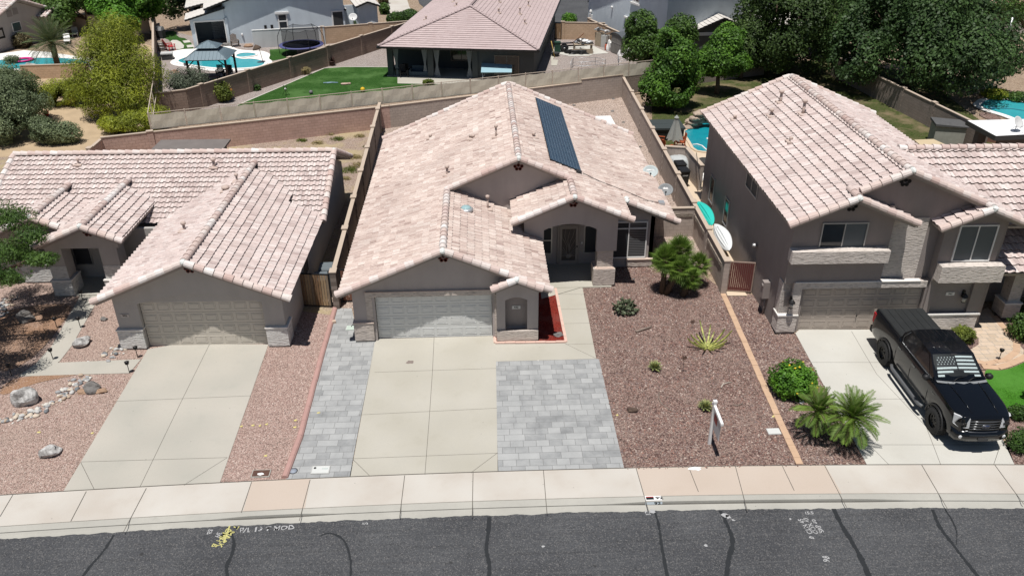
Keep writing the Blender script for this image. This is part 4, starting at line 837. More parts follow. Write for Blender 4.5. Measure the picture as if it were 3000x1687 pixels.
# rear lot walls
wall(tuple(g(478,283))[:2],tuple(g(1180,50))[:2],1.78,BRB,'long brown block wall climbing beside the rear lawn','garden_wall',[1.5+5.05*k for k in range(9)])
wall(tuple(g(400,294))[:2],tuple(g(478,283))[:2],1.78,BRB,'short brown block wall at the low corner behind the olive shrub','garden_wall',(.2,))
wall(tuple(g(398,292))[:2],tuple(g(392,60))[:2],1.7,BRB,'dark side wall beside the yellow green palo verde','garden_wall')
wall(tuple(g(815,112))[:2],tuple(g(1030,95))[:2],1.7,BRT,'ochre block wall behind the trampoline','garden_wall',(0.,5.,))
wall(tuple(g(640,122))[:2],tuple(g(820,112))[:2],1.75,stucco('stucco_pale_wall',(.50,.51,.51)),'pale grey stucco wall behind the trampoline','garden_wall',(),WHITE_P)
wall(tuple(g(1410,100))[:2],tuple(g(1520,102))[:2],1.75,BRT,'ochre block wall behind the junk trailer','garden_wall',(.2,))
wall(tuple(g(1478,90))[:2],tuple(g(1650,172))[:2],1.75,BRT,'ochre block wall behind the grey resin shed','garden_wall',(.3,4.2,8.4,11.))
wall(tuple(g(1490,80))[:2],tuple(g(1535,82))[:2],1.6,BRT,'small ochre wall at the corner of the blue grey house','garden_wall')
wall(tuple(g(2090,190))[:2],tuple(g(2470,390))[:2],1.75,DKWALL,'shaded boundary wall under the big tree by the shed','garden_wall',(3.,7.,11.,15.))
wall(tuple(g(60,200))[:2],tuple(g(230,195))[:2],1.2,BRT,'low tan wall below the date palm pool','garden_wall')
wall(tuple(g(150,80))[:2],tuple(g(380,85))[:2],1.8,CAPW,'pale wall glimpsed behind the palo verde','garden_wall')
# retaining wall of red blocks and neighbour patio
def cpw(a,b): return tuple(g(*cp(a,b)))[:2]
wall(cpw(950,1100),cpw(1500,1180),.45,plain('red_wall_stone',(.22,.115,.09),.9,.1,var=.4,scale=4),'low red stone edging beside the right hand lawn','garden_wall')
wall(cpw(1640,1200),cpw(2080,1270),.45,MATS['red_wall_stone'],'low red stone edging near the white patio roof','garden_wall')
# view fence: rails, posts and privacy screen on top of the rear wall
FENP=plain('fence_paint',(.52,.44,.36),.6,.3);SHADE=plain('shade_cloth',(.60,.555,.455),.85,.1,var=.1,scale=1.2)
vf=thing('view_fence','long tan metal fence with sagging privacy cloth on top of the rear wall','fence',(W[1].x,W[1].y+.02,1.66))
dv=W[4]-W[1];ang=math.atan2(dv.y,dv.x);vf.rotation_euler=(0,0,ang);Lf=dv.length+6.5;hf=1.15
n=17
for k in range(n+1):
    m=MB();x=Lf*k/n;m.box(x-.035,-.035,0,x+.035,.035,hf+.03);m.build('post',FENP,vf)
for z in (.03,hf-.03,hf-.20): bxs(vf,'rail',FENP,(0,-.022,z-.02,Lf,.022,z+.02))
m=MB()
for k in range(int(Lf/.12)): x=.1+k*.12;m.box(x-.008,.0,.05,x+.008,.016,hf-.03)
m.build('pickets',FENP,vf)
for k in range(n):
    m=MB();a=Lf*k/n+.05;b=Lf*(k+1)/n-.05;N_=8;vs=[]
    for i in range(N_+1):
        t=i/N_;x=a+(b-a)*t;top=hf-.10-.07*abs(math.sin(PI*t*(1.3+.7*((k*37)%5)/5)+k));vs+=[(x,-.028,.05),(x,-.030-.02*math.sin(t*9+k),.55),(x,-.028,top)]
    m.add(vs,[(3*i+j,3*i+3+j,3*i+4+j,3*i+1+j) for i in range(N_) for j in (0,1)]);m.build('privacy_screen',SHADE,vf)
s0=thing('view_fence','short metal fence return beside the palo verde','fence',(W[1].x-.05,W[1].y+.05,1.66),math.radians(106.5))
for z in (.03,hf-.03): bxs(s0,'rail',FENP,(0,-.022,z-.02,9,.022,z+.02))
for k in range(4): bxs(s0,'post',FENP,(3*k-.035,-.035,0,3*k+.035,.035,hf))
# ---------------------------------------------------------------- gates
def gate(label,p0,p1,h,matf,mats,n,gap=.02,name='side_gate',z0=.06,nf=1):
    p0,p1=Vector((p0[0],p0[1],0)),Vector((p1[0],p1[1],0));d=p1-p0;L=d.length;t=thing(name,label,'gate',p0,math.atan2(d.y,d.x))
    bxs(t,'gate_frame',matf,(0,-.03,z0,.05,.03,h),(L-.05,-.03,z0,L,.03,h),(.05,-.03,h-.05,L-.05,.03,h),(.05,-.03,z0,L-.05,.03,z0+.05))
    for k in range(n):
        a=.05+(L-.1)*k/n;b=.05+(L-.1)*(k+1)/n;m=MB();m.box(a+gap/2,-.028,z0+.05,b-gap/2,.0,h-.05);m.build('picket',mats[k%len(mats)],t)
    return t
WG=[plain('gate_wood_pale',(.36,.26,.16),.85,.1,var=.3),plain('gate_wood_mid',(.24,.155,.09),.85,.1,var=.3),plain('gate_wood_grey',(.27,.21,.15),.85,.1,var=.3),plain('gate_wood_brown',(.20,.125,.075),.85,.1,var=.3)]
gate('weathered wooden gate with black frame beside the two grey bins',(-3.75,2.9),(-2.35,2.72),1.72,BLACK,[WG[3],WG[1],WG[0],WG[0],WG[2],WG[1]],11)
gate('reddish brown plank gate between main garage and its left wall',(-1.98,3.2),(-.9,3.2),1.7,BLACK,[plain('gate_redwood',(.20,.10,.07),.8,.15,var=.2)],7)
GR=plain('gate_burgundy',(.13,.042,.038),.55,.3,var=.12)
gate('burgundy slatted side gate beside the two storey house',(15.92,3.35),(17.05,3.15),1.6,plain('gate_frame_brown',(.30,.22,.18),.6,.3),[GR],12,.012)
gate('wooden plank gate beside the rear pink roofed house',tuple(g(1395,100))[:2],tuple(g(1412,101))[:2],1.7,BLACK,[WG[1]],4)
# ---------------------------------------------------------------- houses behind
def gvec(a): return Vector((a.x,a.y,0))
A0=gvec(g(950,118,2.8));B0=gvec(g(1355,128,2.8));dd=B0-A0;W_=dd.length
HB=thing('house','single storey hipped house with smooth pink tile roof and dark curtained patio, behind the view fence','house',A0,math.atan2(dd.y,dd.x))
HB['label']='house with smooth pink hipped roof and dark curtained patio behind the view fence'
R4=Roof(HB,TILE_C,.33,.36,.0,'F',.5,.035)
ze=2.8;s4=.32;D_=26.;hx=W_/2;za4=ze+s4*hx
R4.poly(lambda x,y:ze+s4*y,[(0,0),(W_,0),(hx,hx)],(0,1))
R4.poly(lambda x,y:ze+s4*x,[(0,D_),(0,0),(hx,hx),(hx,D_)],(1,0));R4.poly(lambda x,y:ze+s4*(W_-x),[(W_,0),(W_,D_),(hx,D_),(hx,hx)],(-1,0))
rf=R4.finish(DKMETAL)
for p0,p1 in (((0,0,ze+.05),(hx,hx,za4+.05)),((W_,0,ze+.05),(hx,hx,za4+.05)),((hx,hx,za4+.05),(hx,D_,za4+.05))):
    m=MB();caps(m,p0,p1,.10,.35,6);m.build('ridge_tiles',TILE_C,rf)
bxs(rf,'gutter',DKMETAL,(-.08,-.12,ze-.14,W_+.08,.0,ze-.02),(-.12,0,ze-.14,0,D_,ze-.02),(W_,0,ze-.14,W_+.12,D_,ze-.02))
for x,y,h in ((9.5,8.5,.3),(11.2,11.,.5),(8.9,13.,.3),(11.5,16,.4),(9,19,.3),(4.,15.,.3),(2.6,8.,.2),(5.,11.,.2),(12,8,.25)): pipe(rf,x,y,ze+s4*(min(x,W_-x)),h,.06,True,MATS['flashing_paint'])
bxs(HB,'wall',ST_DKG,(8.6,1.0,0,W_-.5,1.2,2.75),(.6,4.2,0,8.6,4.4,2.75),(8.6,1.2,0,8.8,4.4,2.75),(W_-.7,1.2,0,W_-.5,25,2.75),(.5,4.4,0,.7,25,2.75))
bxs(HB,'patio_beam',ST_DKG,(.5,.95,2.42,8.6,1.3,2.74),(.5,1.3,2.42,.8,4.2,2.74))
m=MB();m.box(.5,.9,0,1.0,1.4,2.42);col=m.build('patio_column',ST_DKG,HB)
for x in (4.15,8.15): q=col.copy();COL.objects.link(q);q.location.x=x-.5
CURT=plain('curtain_grey',(.27,.29,.31),.85,.1,var=.1)
def curtain(x0,x1,y,nm='curtain'):
    m=MB();vs=[];N_=14;zs=(2.4,1.9,1.3,1.05,.8,.35,.03)
    for j,z in enumerate(zs):
        pin=(1,.75,.4,.32,.45,.85,1.1)[j];xc_=(x0+x1)/2
        for i in range(N_+1): t=i/N_;vs.append((xc_+(t-.5)*(x1-x0)*pin,y+.05*math.sin(i*2.1)*pin,z))
    m.add(vs,[(j*(N_+1)+i,(j+1)*(N_+1)+i,(j+1)*(N_+1)+i+1,j*(N_+1)+i+1) for j in range(len(zs)-1) for i in range(N_)],0,None,True);m.build(nm,CURT,HB)
for a,b in ((1.0,1.55),(3.6,4.15),(4.65,5.25),(7.6,8.15)): curtain(a,b,1.1)
window(HB,5.6,7.6,.75,2.1,4.18,2,None,plain('bronze_frame',(.20,.175,.15),.5,.4),GLASS,fw=.07);window(HB,3.2,4.1,.1,2.1,4.18,1,None,DKMETAL,GLASS)
window(HB,10.1,12.3,.35,2.1,.98,2,None,MATS['bronze_frame'],GLASS,fw=.07)
bxs(HB,'patio_floor',CONC,(.4,.8,0,8.6,4.2,.05))
# --- blue grey house at the left rear
A0=gvec(g(497,118));B0=gvec(g(636,108.7));dd=B0-A0
HC=thing('house','pale blue grey house with gable shadow on its wall, behind the gazebo and trampoline','house',A0,math.atan2(dd.y,dd.x))
HC['label']='pale blue grey stucco house with covered patio behind the gazebo'
R5=Roof(HC,TILE_D,.33,.40,.0,'F',.5,.045)
xp,zp5,s5=9.2,6.35,.33;fg1=lambda x,y:zp5-s5*(xp-x);fg2=lambda x,y:zp5-s5*(x-xp)
R5.slope(fg1,1.2,xp,-.58,13,(1,0));R5.slope(fg2,xp,15.2,-.58,13,(-1,0))
fp=lambda x,y:2.75+.26*(x+.75)
R5.slope(fp,-.75,3.25,-.45,3.2,(1,0));fp2=lambda x,y:3.3+.2*(x+.75)
R5.slope(fp2,-.75,1.5,3.2,9.5,(1,0))
fq=lambda x,y:3.3-.28*abs(x-17.2)
R5.slope(lambda x,y:3.35-.28*(x-12.9),12.9,15.6,1.2,6,(-1,0))
xe5=17.6;R5.slope(lambda x,y:3.7-.36*(xe5-x),16.3,xe5,-1.3,3.5,(1,0));R5.slope(lambda x,y:3.7-.36*(x-xe5),xe5,18.9,-1.3,3.5,(-1,0))
R5.finish(DKMETAL)
m=MB();m.prism([(3.1,0),(15.2,0),(15.2,fg2(15.2,0)-.2),(xp,zp5-.2),(3.1,fg1(3.1,0)-.2)],0.,.2,'y');m.box(15.0,.2,0,15.2,12,4);m.box(1.6,3.2,0,3.1,3.4,3.9);m.box(3.0,.2,0,3.2,12,3.9)
m.prism([(-.3,2.4),(3.1,2.4),(3.1,fp(3.1,0)-.2),(-.3,fp(-.3,0)-.2)],-.15,.05,'y');m.box(-.3,-.15,0,.12,.3,2.4);m.box(2.95,-.15,0,3.3,.0,2.7);m.box(-.3,.3,0,-.1,9,2.7)
m.box(15.2,1.8,0,16.6,2.,2.9);m.box(16.6,-.9,0,18.6,3.,3.3);m.prism([(16.6,3.3),(18.6,3.3),(xe5,3.6)],-.9,-.7,'y');m.build('wall',ST_BLUE,HC)
bxs(HC,'patio_wall',ST_DKB,(-.1,3.2,0,3.0,3.4,2.7));bxs(HC,'patio_frame',WHITE_P,(.12,-.18,2.4,2.95,-.152,2.55),(.02,-.18,0,.12,-.152,2.55),(2.95,-.18,0,3.05,-.152,2.55))
bxs(HC,'stone_plinth',stucco('dark_stone',(.13,.11,.10),rough_tex=True),(16.55,-.95,0,18.65,-.905,1.05));bxs(HC,'plinth_trim',WHITE_P,(16.5,-1.0,1.05,18.7,-.905,1.2))
bxs(HC,'garage_opening',DKGREY_ if 'DKGREY_' in globals() else DARKGREY,(14.0,-.03,0,15.0,-.005,2.6));bxs(HC,'opening_trim',WHITE_P,(13.85,-.06,0,13.99,-.005,2.75),(13.99,-.06,2.61,15.15,-.005,2.75))
window(HC,8.3,9.3,1.2,2.75,-.03,1,None,WHITE_P,GLASS,rows=[2.0],fw=.13,depth=.04);bxs(HC,'window_trim',WHITE_P,(8.1,-.16,2.75,9.5,-.005,2.95),(8.15,-.14,1.05,9.45,-.005,1.19))
window(HC,2.0,3.,4.2,4.9,3.0-3.02,1,None,WHITE_P,GLASS,fw=.1,depth=.04) if 0 else None
bxs(HC,'wall_vent',DKMETAL,(6.85,-.04,1.05,7.1,-.005,1.7),(7.5,-.04,1.05,7.75,-.005,1.7));m=MB();m.blob((4.55,-.08,.9),(.1,.1,.16),2,.05);m.build('wall_lamp',WHITE_P,HC)
# --- blue grey house at the right rear
A0=gvec(g(1478,78));B0=gvec(g(1665,160));dd=B0-A0
HD=thing('house','blue grey stucco house with one tall white framed window, behind the resin shed','house',A0,math.atan2(dd.y,dd.x))
HD['label']='blue grey stucco house with tall white window behind the resin shed'
R6=Roof(HD,TILE_D,.33,.40,.0,'F',.5,.045)
xp6,zp6=10.3,11.2;h1=lambda x,y:zp6-s5*(xp6-x);h2=lambda x,y:zp6-s5*(x-xp6)
R6.slope(h1,-2.2,xp6,-1.1,14,(1,0));R6.slope(h2,xp6,17.3,-1.1,14,(-1,0));R6.slope(lambda x,y:2.9+.2*(x+1.5),-1.9,-.05,.8,8,(1,0))
R6.finish(DKMETAL)
m=MB();m.prism([(0,0),(16.2,0),(16.2,h2(16.2,0)-.2),(xp6,zp6-.2),(0,h1(0,0)-.2)],0,.2,'y');m.box(16.,.2,0,16.2,13.5,h2(16.2,0)-.25);m.box(-.1,.2,0,.1,10,3);m.build('wall',ST_BLUE,HD)
window(HD,8.5,10.3,1.15,2.85,-.03,2,None,WHITE_P,GLASS,fw=.12,depth=.04);bxs(HD,'window_trim',WHITE_P,(8.3,-.16,2.85,10.5,-.005,3.02),(8.3,-.16,.98,10.5,-.005,1.14))
window(HD,9.6,11.,4.6,5.7,-.03,2,None,WHITE_P,GLASS,fw=.12,depth=.04);bxs(HD,'window_trim',WHITE_P,(9.4,-.16,4.4,11.2,-.005,4.58))
m=MB();m.blob((5.6,-.1,3.4),(.12,.12,.14),2,.05);m.build('floodlight',WHITE_P,HD);m=MB();m.blob((14.6,-.1,2.6),(.12,.12,.14),5,.05);m.build('floodlight',WHITE_P,HD)
m=MB();m.blob((.9,-.15,2.2),(.16,.16,.2),7,.1);m.box(.6,-.2,1.2,1.1,-.01,1.9);m.build('meter_box',WHITE_P,HD)
# low gabled wing
HE=thing('house','low dark green gabled wing with grey roof','house',gvec(g(1820,43,4.2)),math.radians(2))
HE['label']='low dark gabled wing with pale grey roof above the citrus trees'
R7=Roof(HE,TILE_D,.33,.38,.0,'F',.5,.045)
k1=lambda x,y:4.2+.42*x;k2=lambda x,y:4.2-.42*x
R7.slope(k1,-2.9,0,-.4,9,(1,0));R7.slope(k2,0,2.9,-.4,9,(-1,0));R7.slope(lambda x,y:3.0+.3*(y+.2),2.6,8,-.3,4,(0,1));R7.slope(lambda x,y:2.98+.42*(x+4.6),-4.6,-2.2,2.2,9,(1,0));R7.finish(DKMETAL)
m=MB();m.prism([(-2.4,0),(2.4,0),(2.4,k2(2.4,0)-.2),(0,4.0),(-2.4,k1(-2.4,0)-.2)],0,.2,'y');m.box(2.4,.3,0,7.5,.5,2.8);m.build('wall',stucco('stucco_dark_sage',(.07,.085,.08)),HE)
bxs(HE,'gable_band',ST_BLUE,(-2.4,-.04,2.55,2.4,-.005,2.85));window(HE,-.9,1.5,.9,2.3,-.03,2,None,ALU,GLASS,depth=.04)
m=MB();m.box(-.06,-.2,3.45,.06,-.005,3.75);m.build('bracket',WHITE_P,HE)
# --- beige house top left
A0=gvec(g(0,132));B0=gvec(g(145,92));dd=B0-A0
HF=thing('house','beige house top left','house',A0,math.atan2(dd.y,dd.x));HF['label']='beige stucco house with sliding door above the date palm'
R8=Roof(HF,TILE_B,.33,.40,.045,'S',0.,.04)
u1=lambda x,y:4.5-.40*(3.5-x);u2=lambda x,y:4.5-.40*(x-3.5)
R8.slope(u1,-6,3.5,-.35,9,(1,0));R8.slope(u2,3.5,8.9,-.35,9,(-1,0));R8.slope(lambda x,y:3.05-.45*abs(0),6.1,6.11,0,.01,(1,0),dk=False)
v1=lambda x,y:3.15-.42*(7.3-x);v2=lambda x,y:3.15-.42*(x-7.3);R8.slope(v1,5.6,7.3,-1.1,.3,(1,0));R8.slope(v2,7.3,8.9,-1.1,.3,(-1,0))
R8.rake((-6,-.38,u1(-6,0)),(3.5,-.38,4.55));R8.rake((8.9,-.38,u2(8.9,0)),(3.5,-.38,4.55));R8.rake((5.6,-1.1,v1(5.6,0)),(7.3,-1.1,3.2));R8.rake((8.9,-1.1,v2(8.9,0)),(7.3,-1.1,3.2));R8.finish()
m=MB();m.prism([(-6,0),(8.5,0),(8.5,u2(8.5,0)-.2),(3.5,4.3),(-6,u1(-6,0)-.2)],0,.2,'y');m.box(8.3,.2,0,8.5,9,2.2);m.prism([(5.9,0),(8.6,0),(8.6,2.3),(7.3,2.95),(5.9,2.3)],-.8,-.01,'y');m.build('wall',ST_BEIGE,HF)
GP=plain('teal_glass',(.05,.085,.085),.15,.6)
window(HF,2.3,3.4,1.5,2.4,-.03,1,None,WHITE_P,GP,depth=.04);window(HF,6.0,6.6,.9,1.7,-.84,1,None,WHITE_P,GP,depth=.04);window(HF,7.0,8.3,.1,1.7,-.84,2,None,WHITE_P,GLASS,depth=.04)
bxs(HF,'wall_vent',ST_R,(2.1,-.04,3.0,2.7,-.005,3.6),(2.9,-.04,3.1,3.5,-.005,3.7))
m=MB();m.box(-.2,-.06,1.2,1.1,-.005,2.2);a=m.build('wall_art',BLACK,HF);bxs(a,'art_panel',ALU,(.05,-.07,1.4,.9,-.061,2.0))
# --- far pink roof at the top right
HG=thing('house','far pink roof','house',gvec(g(2560,-10,3.)),math.radians(-15));HG['label']='distant house with salmon tile roof between the dark trees'
R9=Roof(HG,tilemat('salmon_tile',[(.55,.32,.25),(.60,.37,.30),(.50,.29,.23)],.2),.35,.42,.05,'S',0,.05)
R9.slope(lambda x,y:3.0+.42*(y+6),-7,7,-6,0,(0,1));R9.slope(lambda x,y:3.+2.52-.42*y,-7,7,0,6,(0,-1));R9.finish()
m=MB();m.box(-6.5,-5.5,0,6.5,5.5,2.95);m.build('wall',ST_BEIGE,HG)
# --- neighbour with white patio roof at right
HP=thing('patio_house','dark stucco neighbour','house',(35.85,16.9,0),0);HP['label']='dark stucco house end with flat white patio roof and dish, right edge';HP['category']='house'
m=MB();m.prism([(0,0),(9,.9),(9,3.4),(-.1,3.15)],2.62,2.72,'z');m.build('patio_roof',plain('white_roof_membrane',(.80,.80,.79),.7,.2,var=.04),HP)
m=MB();m.prism([(-.06,-.06),(9.05,.84),(9.05,.9),(0,0.),(-.1,3.15),(-.16,3.15)],2.45,2.74,'z');m.build('fascia',DARKGREY,HP)
m=MB();m.prism([(.9,1.0),(9,1.6),(9,1.8),(.9,1.2)],0,2.45,'z');m.build('wall',stucco('stucco_umber',(.10,.085,.08)),HP)
m=MB();m.box(.35,2.2,0,.85,2.7,2.6);m.build('patio_post',MATS['stucco_umber'],HP)
# grey patio cover behind the left house
Z=2.55;P=[g(405,352,Z),g(580,350,Z),g(560,376,Z),g(378,378,Z)]
pc=thing('patio_cover','flat grey patio cover showing above the left house ridge','patio cover',gvec(P[3]))
m=MB();q=[(p.x-P[3].x,p.y-P[3].y) for p in P];m.prism(q[::-1],Z-.12,Z);m.build('cover_roof',plain('weathered_grey_roof',(.17,.15,.14),.8,.2,var=.2,scale=1.5),pc)
for a in (q[0],q[1]): bxs(pc,'post',WOODD,(a[0]-.05+(.2 if a is q[0] else -.3),a[1]-.3,0,a[0]+.05+(.2 if a is q[0] else -.3),a[1]-.2,Z-.12))
Z=2.6;P=[g(2300,352,Z),g(2348,350,Z),g(2410,378,Z),g(2330,378,Z)]
pc=thing('patio_cover','flat tan patio cover behind the two storey roof','patio cover',gvec(P[3]))
m=MB();q=[(p.x-P[3].x,p.y-P[3].y) for p in P];m.prism(q[::-1],Z-.12,Z);m.build('cover_roof',plain('tan_roof',(.52,.42,.27),.8,.2,var=.06),pc)
for a in (q[0],q[1]): bxs(pc,'post',WOODD,(a[0]-.05,a[1]-.3,0,a[0]+.05,a[1]-.2,Z-.12))
# ---------------------------------------------------------------- plants
def rdir():
    z=rnd.uniform(-1,1);a=rnd.uniform(0,2*PI);r=math.sqrt(1-z*z);return Vector((r*math.cos(a),r*math.sin(a),z))
def foliage(mb,lobes,n,size,asp=1.7,inner=.5,gap=-.25,gf=.55,up=.3,zmin=.05,droop=0.,seed=0,mi=0):
    """leaf sprigs scattered through the outer volume of several lobes, thinned where the noise is low"""
    W=[(l[3]*l[4]*l[5])**.67 for l in lobes];S=sum(W);cum=[];c=0
    for w in W: c+=w/S;cum.append(c)
    V=[];Fc=[];R=[];o=len(mb.v);made=0;tries=0;off=Vector((seed*7.3,seed*3.1,seed*1.9))
    while made<n and tries<n*6:
        tries+=1;u=rnd.random();k=0
        while cum[k]<u: k+=1
        L=lobes[k];d=rdir();r=(inner+(1-inner)*rnd.random()**.6)
        d2=Vector((d.x*L[3],d.y*L[4],d.z*L[5]));wob=1+.22*noise.noise(d*1.7+off+Vector((k*5.,0,0)));p=Vector(L[:3])+d2*(r*wob)
        if p.z<zmin: continue
        nz=noise.noise(p*gf+off)
        if nz<gap: continue
        nn=(d+Vector((0,0,up))+rdir()*.75).normalized();a=nn.cross(rdir()).normalized()
        if droop: a=(a*(1-droop)+Vector((0,0,-1))*droop+d*.3).normalized();
        b=nn.cross(a).normalized();s=size*rnd.uniform(.6,1.35);i=len(V)
        V+=[p-a*s*.5,p+b*s*.5/asp,p+a*s*.5,p-b*s*.5/asp]
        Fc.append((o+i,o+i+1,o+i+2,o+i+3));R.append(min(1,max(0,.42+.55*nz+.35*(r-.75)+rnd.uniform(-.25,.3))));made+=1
    mb.v+=[tuple(q) for q in V];mb.f+=Fc;mb.r+=R;mb.mi+=[mi]*len(Fc);mb.sm+=[False]*len(Fc)
def trunk(mb,lobes,base=(0,0,0),r=.18,fork=None):
    zc=min(l[2] for l in lobes);fork=fork or max(.6,zc*.6);b=Vector(base);f=b+Vector((rnd.uniform(-.15,.15),rnd.uniform(-.15,.15),fork))
    mb.tube([b,b.lerp(f,.5)+Vector((.05,0,0)),f],[r*1.25,r,r*.85],8)
    for l in lobes:
        e=Vector(l[:3]);m=f.lerp(e,.5)+rdir()*.25;mb.tube([f,m,e+Vector((0,0,l[5]*.3))],[r*.6,r*.38,r*.12],6)
LM={}
for _n,_nm,_d,_l in (('dark','leaf_dark_green',(.016,.034,.010),(.095,.155,.038)),('ash','leaf_ash_green',(.016,.036,.012),(.085,.155,.045)),('citrus','leaf_citrus',(.022,.06,.010),(.135,.285,.032)),('mid','leaf_mid_green',(.026,.06,.014),(.12,.215,.04)),('bright','leaf_bright_green',(.035,.10,.010),(.16,.36,.035)),
 ('palo','leaf_palo_verde',(.085,.115,.010),(.42,.47,.045)),('olive','leaf_olive',(.05,.065,.042),(.20,.235,.16)),('grey','leaf_grey_green',(.055,.08,.038),(.27,.33,.17)),('yel','leaf_yellow_green',(.065,.09,.014),(.24,.29,.05)),('fan','leaf_fan_palm',(.05,.10,.016),(.24,.37,.06)),('date','leaf_date_palm',(.03,.055,.018),(.19,.25,.115)),('hedge','leaf_hedge',(.018,.045,.010),(.085,.17,.03)),('dry','leaf_dry_grass',(.26,.21,.09),(.52,.44,.23)),('bou','leaf_reddish',(.06,.045,.02),(.19,.16,.08))):
    LM[_n]=leafmat(_nm,_d,_l)
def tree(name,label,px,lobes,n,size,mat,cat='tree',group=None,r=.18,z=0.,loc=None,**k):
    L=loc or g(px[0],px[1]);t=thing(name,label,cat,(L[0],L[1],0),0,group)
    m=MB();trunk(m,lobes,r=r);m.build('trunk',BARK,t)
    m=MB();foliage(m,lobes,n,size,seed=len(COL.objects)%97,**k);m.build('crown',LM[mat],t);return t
def lobs(n,R,h0,h1,lr,flat=1.,seed=1,cx=0,cy=0):
    q=random.Random(seed);o=[]
    for k in range(n):
        a=2*PI*k/n*1.618*2+q.uniform(-.4,.4);t=math.sqrt((k+.5)/n);z=h0+(h1-h0)*(1-t*t)*q.uniform(.75,1.05)+(h1-h0)*.0;l=lr*q.uniform(.8,1.2)
        o.append((cx+R*t*math.cos(a),cy+R*t*math.sin(a)*flat,max(l*.7,z),l,l,l*.85))
    return o
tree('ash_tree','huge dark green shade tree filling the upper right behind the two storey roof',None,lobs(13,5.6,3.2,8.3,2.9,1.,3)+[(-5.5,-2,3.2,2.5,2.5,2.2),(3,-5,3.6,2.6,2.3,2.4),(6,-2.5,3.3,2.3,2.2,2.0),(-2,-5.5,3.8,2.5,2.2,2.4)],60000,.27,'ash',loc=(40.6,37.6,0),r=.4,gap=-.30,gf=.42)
tree('shade_tree','tall dark tree with yellowish tips left of the huge shade tree',None,lobs(11,3.9,3.0,9.,2.5,1.,5)+[(-1.5,-2.6,2.6,2.,1.8,1.9),(-2.8,-.5,2.6,2.,2,2.),(1.5,-2.8,2.6,2,1.8,1.9)],30000,.27,'dark',loc=(31.8,43.0,0),r=.32,gap=-.28,gf=.45)
tree('shade_tree','dense dark tree at the top edge between salmon roof and grey wing',None,lobs(7,3.2,3.5,8.6,2.3,1.,8)+[(-.5,-2.,3.4,2.,1.8,2.)],22000,.28,'dark',loc=(38.,50.0,0),r=.3,gap=-.28,gf=.45)
tree('shade_tree','feathery bright green tree at the far right edge above the white patio roof',None,lobs(7,3.2,3.5,7.5,2.1,1.,9),9000,.30,'mid',loc=(55.5,45.2,0),r=.22,gap=-.2,gf=.5,asp=3.5,droop=.4)
tree('shade_tree','dark tree filling the top edge beyond the huge shade tree',None,lobs(9,5.,4,8.5,2.6,1.,11),11000,.36,'ash',loc=(52.,57,0),r=.3,gap=-.3,gf=.42)
tree('citrus_tree','bright green bushy citrus tree beside the tan wall corner',None,[(0,0,2.2,2.1,2.0,1.9),(.5,-.2,3.9,1.7,1.6,1.6),(-.9,-.6,1.7,1.5,1.4,1.3),(1.1,.4,2.5,1.6,1.5,1.6),(-.3,.2,5.1,1.1,1.1,1.2),(.4,-1.1,1.6,1.4,1.2,1.2)],20000,.22,'citrus',loc=(19.2,32.8,0),gap=-.34,gf=.7,zmin=.25)
tree('citrus_tree','rounded bright citrus tree on a pale trunk above the pool rocks',None,[(0,0,3.0,1.9,1.8,1.6),(.4,.1,4.3,1.5,1.4,1.3),(-1.,.2,2.6,1.3,1.3,1.1),(1.0,-.2,2.7,1.4,1.3,1.2)],15000,.21,'citrus',loc=(24.2,36.6,0),gap=-.34,gf=.7)
tree('citrus_tree','dull green citrus tree between the two bright ones',None,[(0,0,2.6,1.9,1.8,1.9),(.3,0,4.2,1.5,1.4,1.4),(-.9,.3,3.0,1.4,1.3,1.3)],13000,.22,'mid',loc=(21.6,41.2,0),gap=-.3,gf=.7)
tree('citrus_tree','leafy citrus tree against the blue grey house wall',None,[(0,0,2.8,1.9,1.8,1.8),(-.3,0,4.4,1.5,1.4,1.3),(1.1,.2,2.6,1.5,1.4,1.5)],13000,.22,'mid',loc=(19.0,42.8,0),gap=-.3,gf=.7)
tree('citrus_tree','darker citrus tree against the low gabled wing',None,[(0,0,2.5,1.8,1.7,1.7),(.4,0,4.0,1.4,1.3,1.4),(-1.,0,2.4,1.4,1.3,1.3)],12000,.22,'dark',loc=(27.6,41.4,0),gap=-.3,gf=.7)
tree('palo_verde_tree','large yellow green palo verde with weeping twigs beside the rear side wall',None,[(0,0,3.9,3.0,2.8,2.4),(.2,.3,6.0,2.1,2.0,1.7),(-1.8,-.6,3.0,2.0,1.9,2.0),(1.8,-.2,3.2,1.9,1.9,2.2),(.2,-1.6,2.3,2.4,1.8,1.8),(-.7,.8,4.9,2.2,2.,1.8),(1.5,-1.4,1.6,1.7,1.4,1.2),(-1.6,-1.2,1.4,1.6,1.3,1.2)],52000,.25,'palo',loc=(-22.7,33.2,0),asp=6.,inner=.25,gap=-.38,gf=.8,droop=.35,r=.22)
tree('palo_verde_shrub','low yellow green shrub left of the big palo verde',None,[(0,0,1.1,1.7,1.5,1.1),(.9,.1,1.3,1.2,1.1,.9),(-1.,.1,.9,1.2,1.,.8)],14000,.22,'palo','shrub',loc=(-28.6,36.2,0),asp=5.,inner=.35,gap=-.3,gf=.8,droop=.2,r=.08)
tree('palo_verde_shrub','wispy green shrub under the palo verde beside the brick wall',None,[(0,0,.8,1.7,1.2,.8),(1.5,.1,1.,1.3,1.1,.9),(-1.4,-.2,.7,1.1,.9,.6)],14000,.2,'palo','shrub',loc=(-20.6,29.0,0),asp=5.,inner=.3,gap=-.3,gf=.8,droop=.2,r=.06)
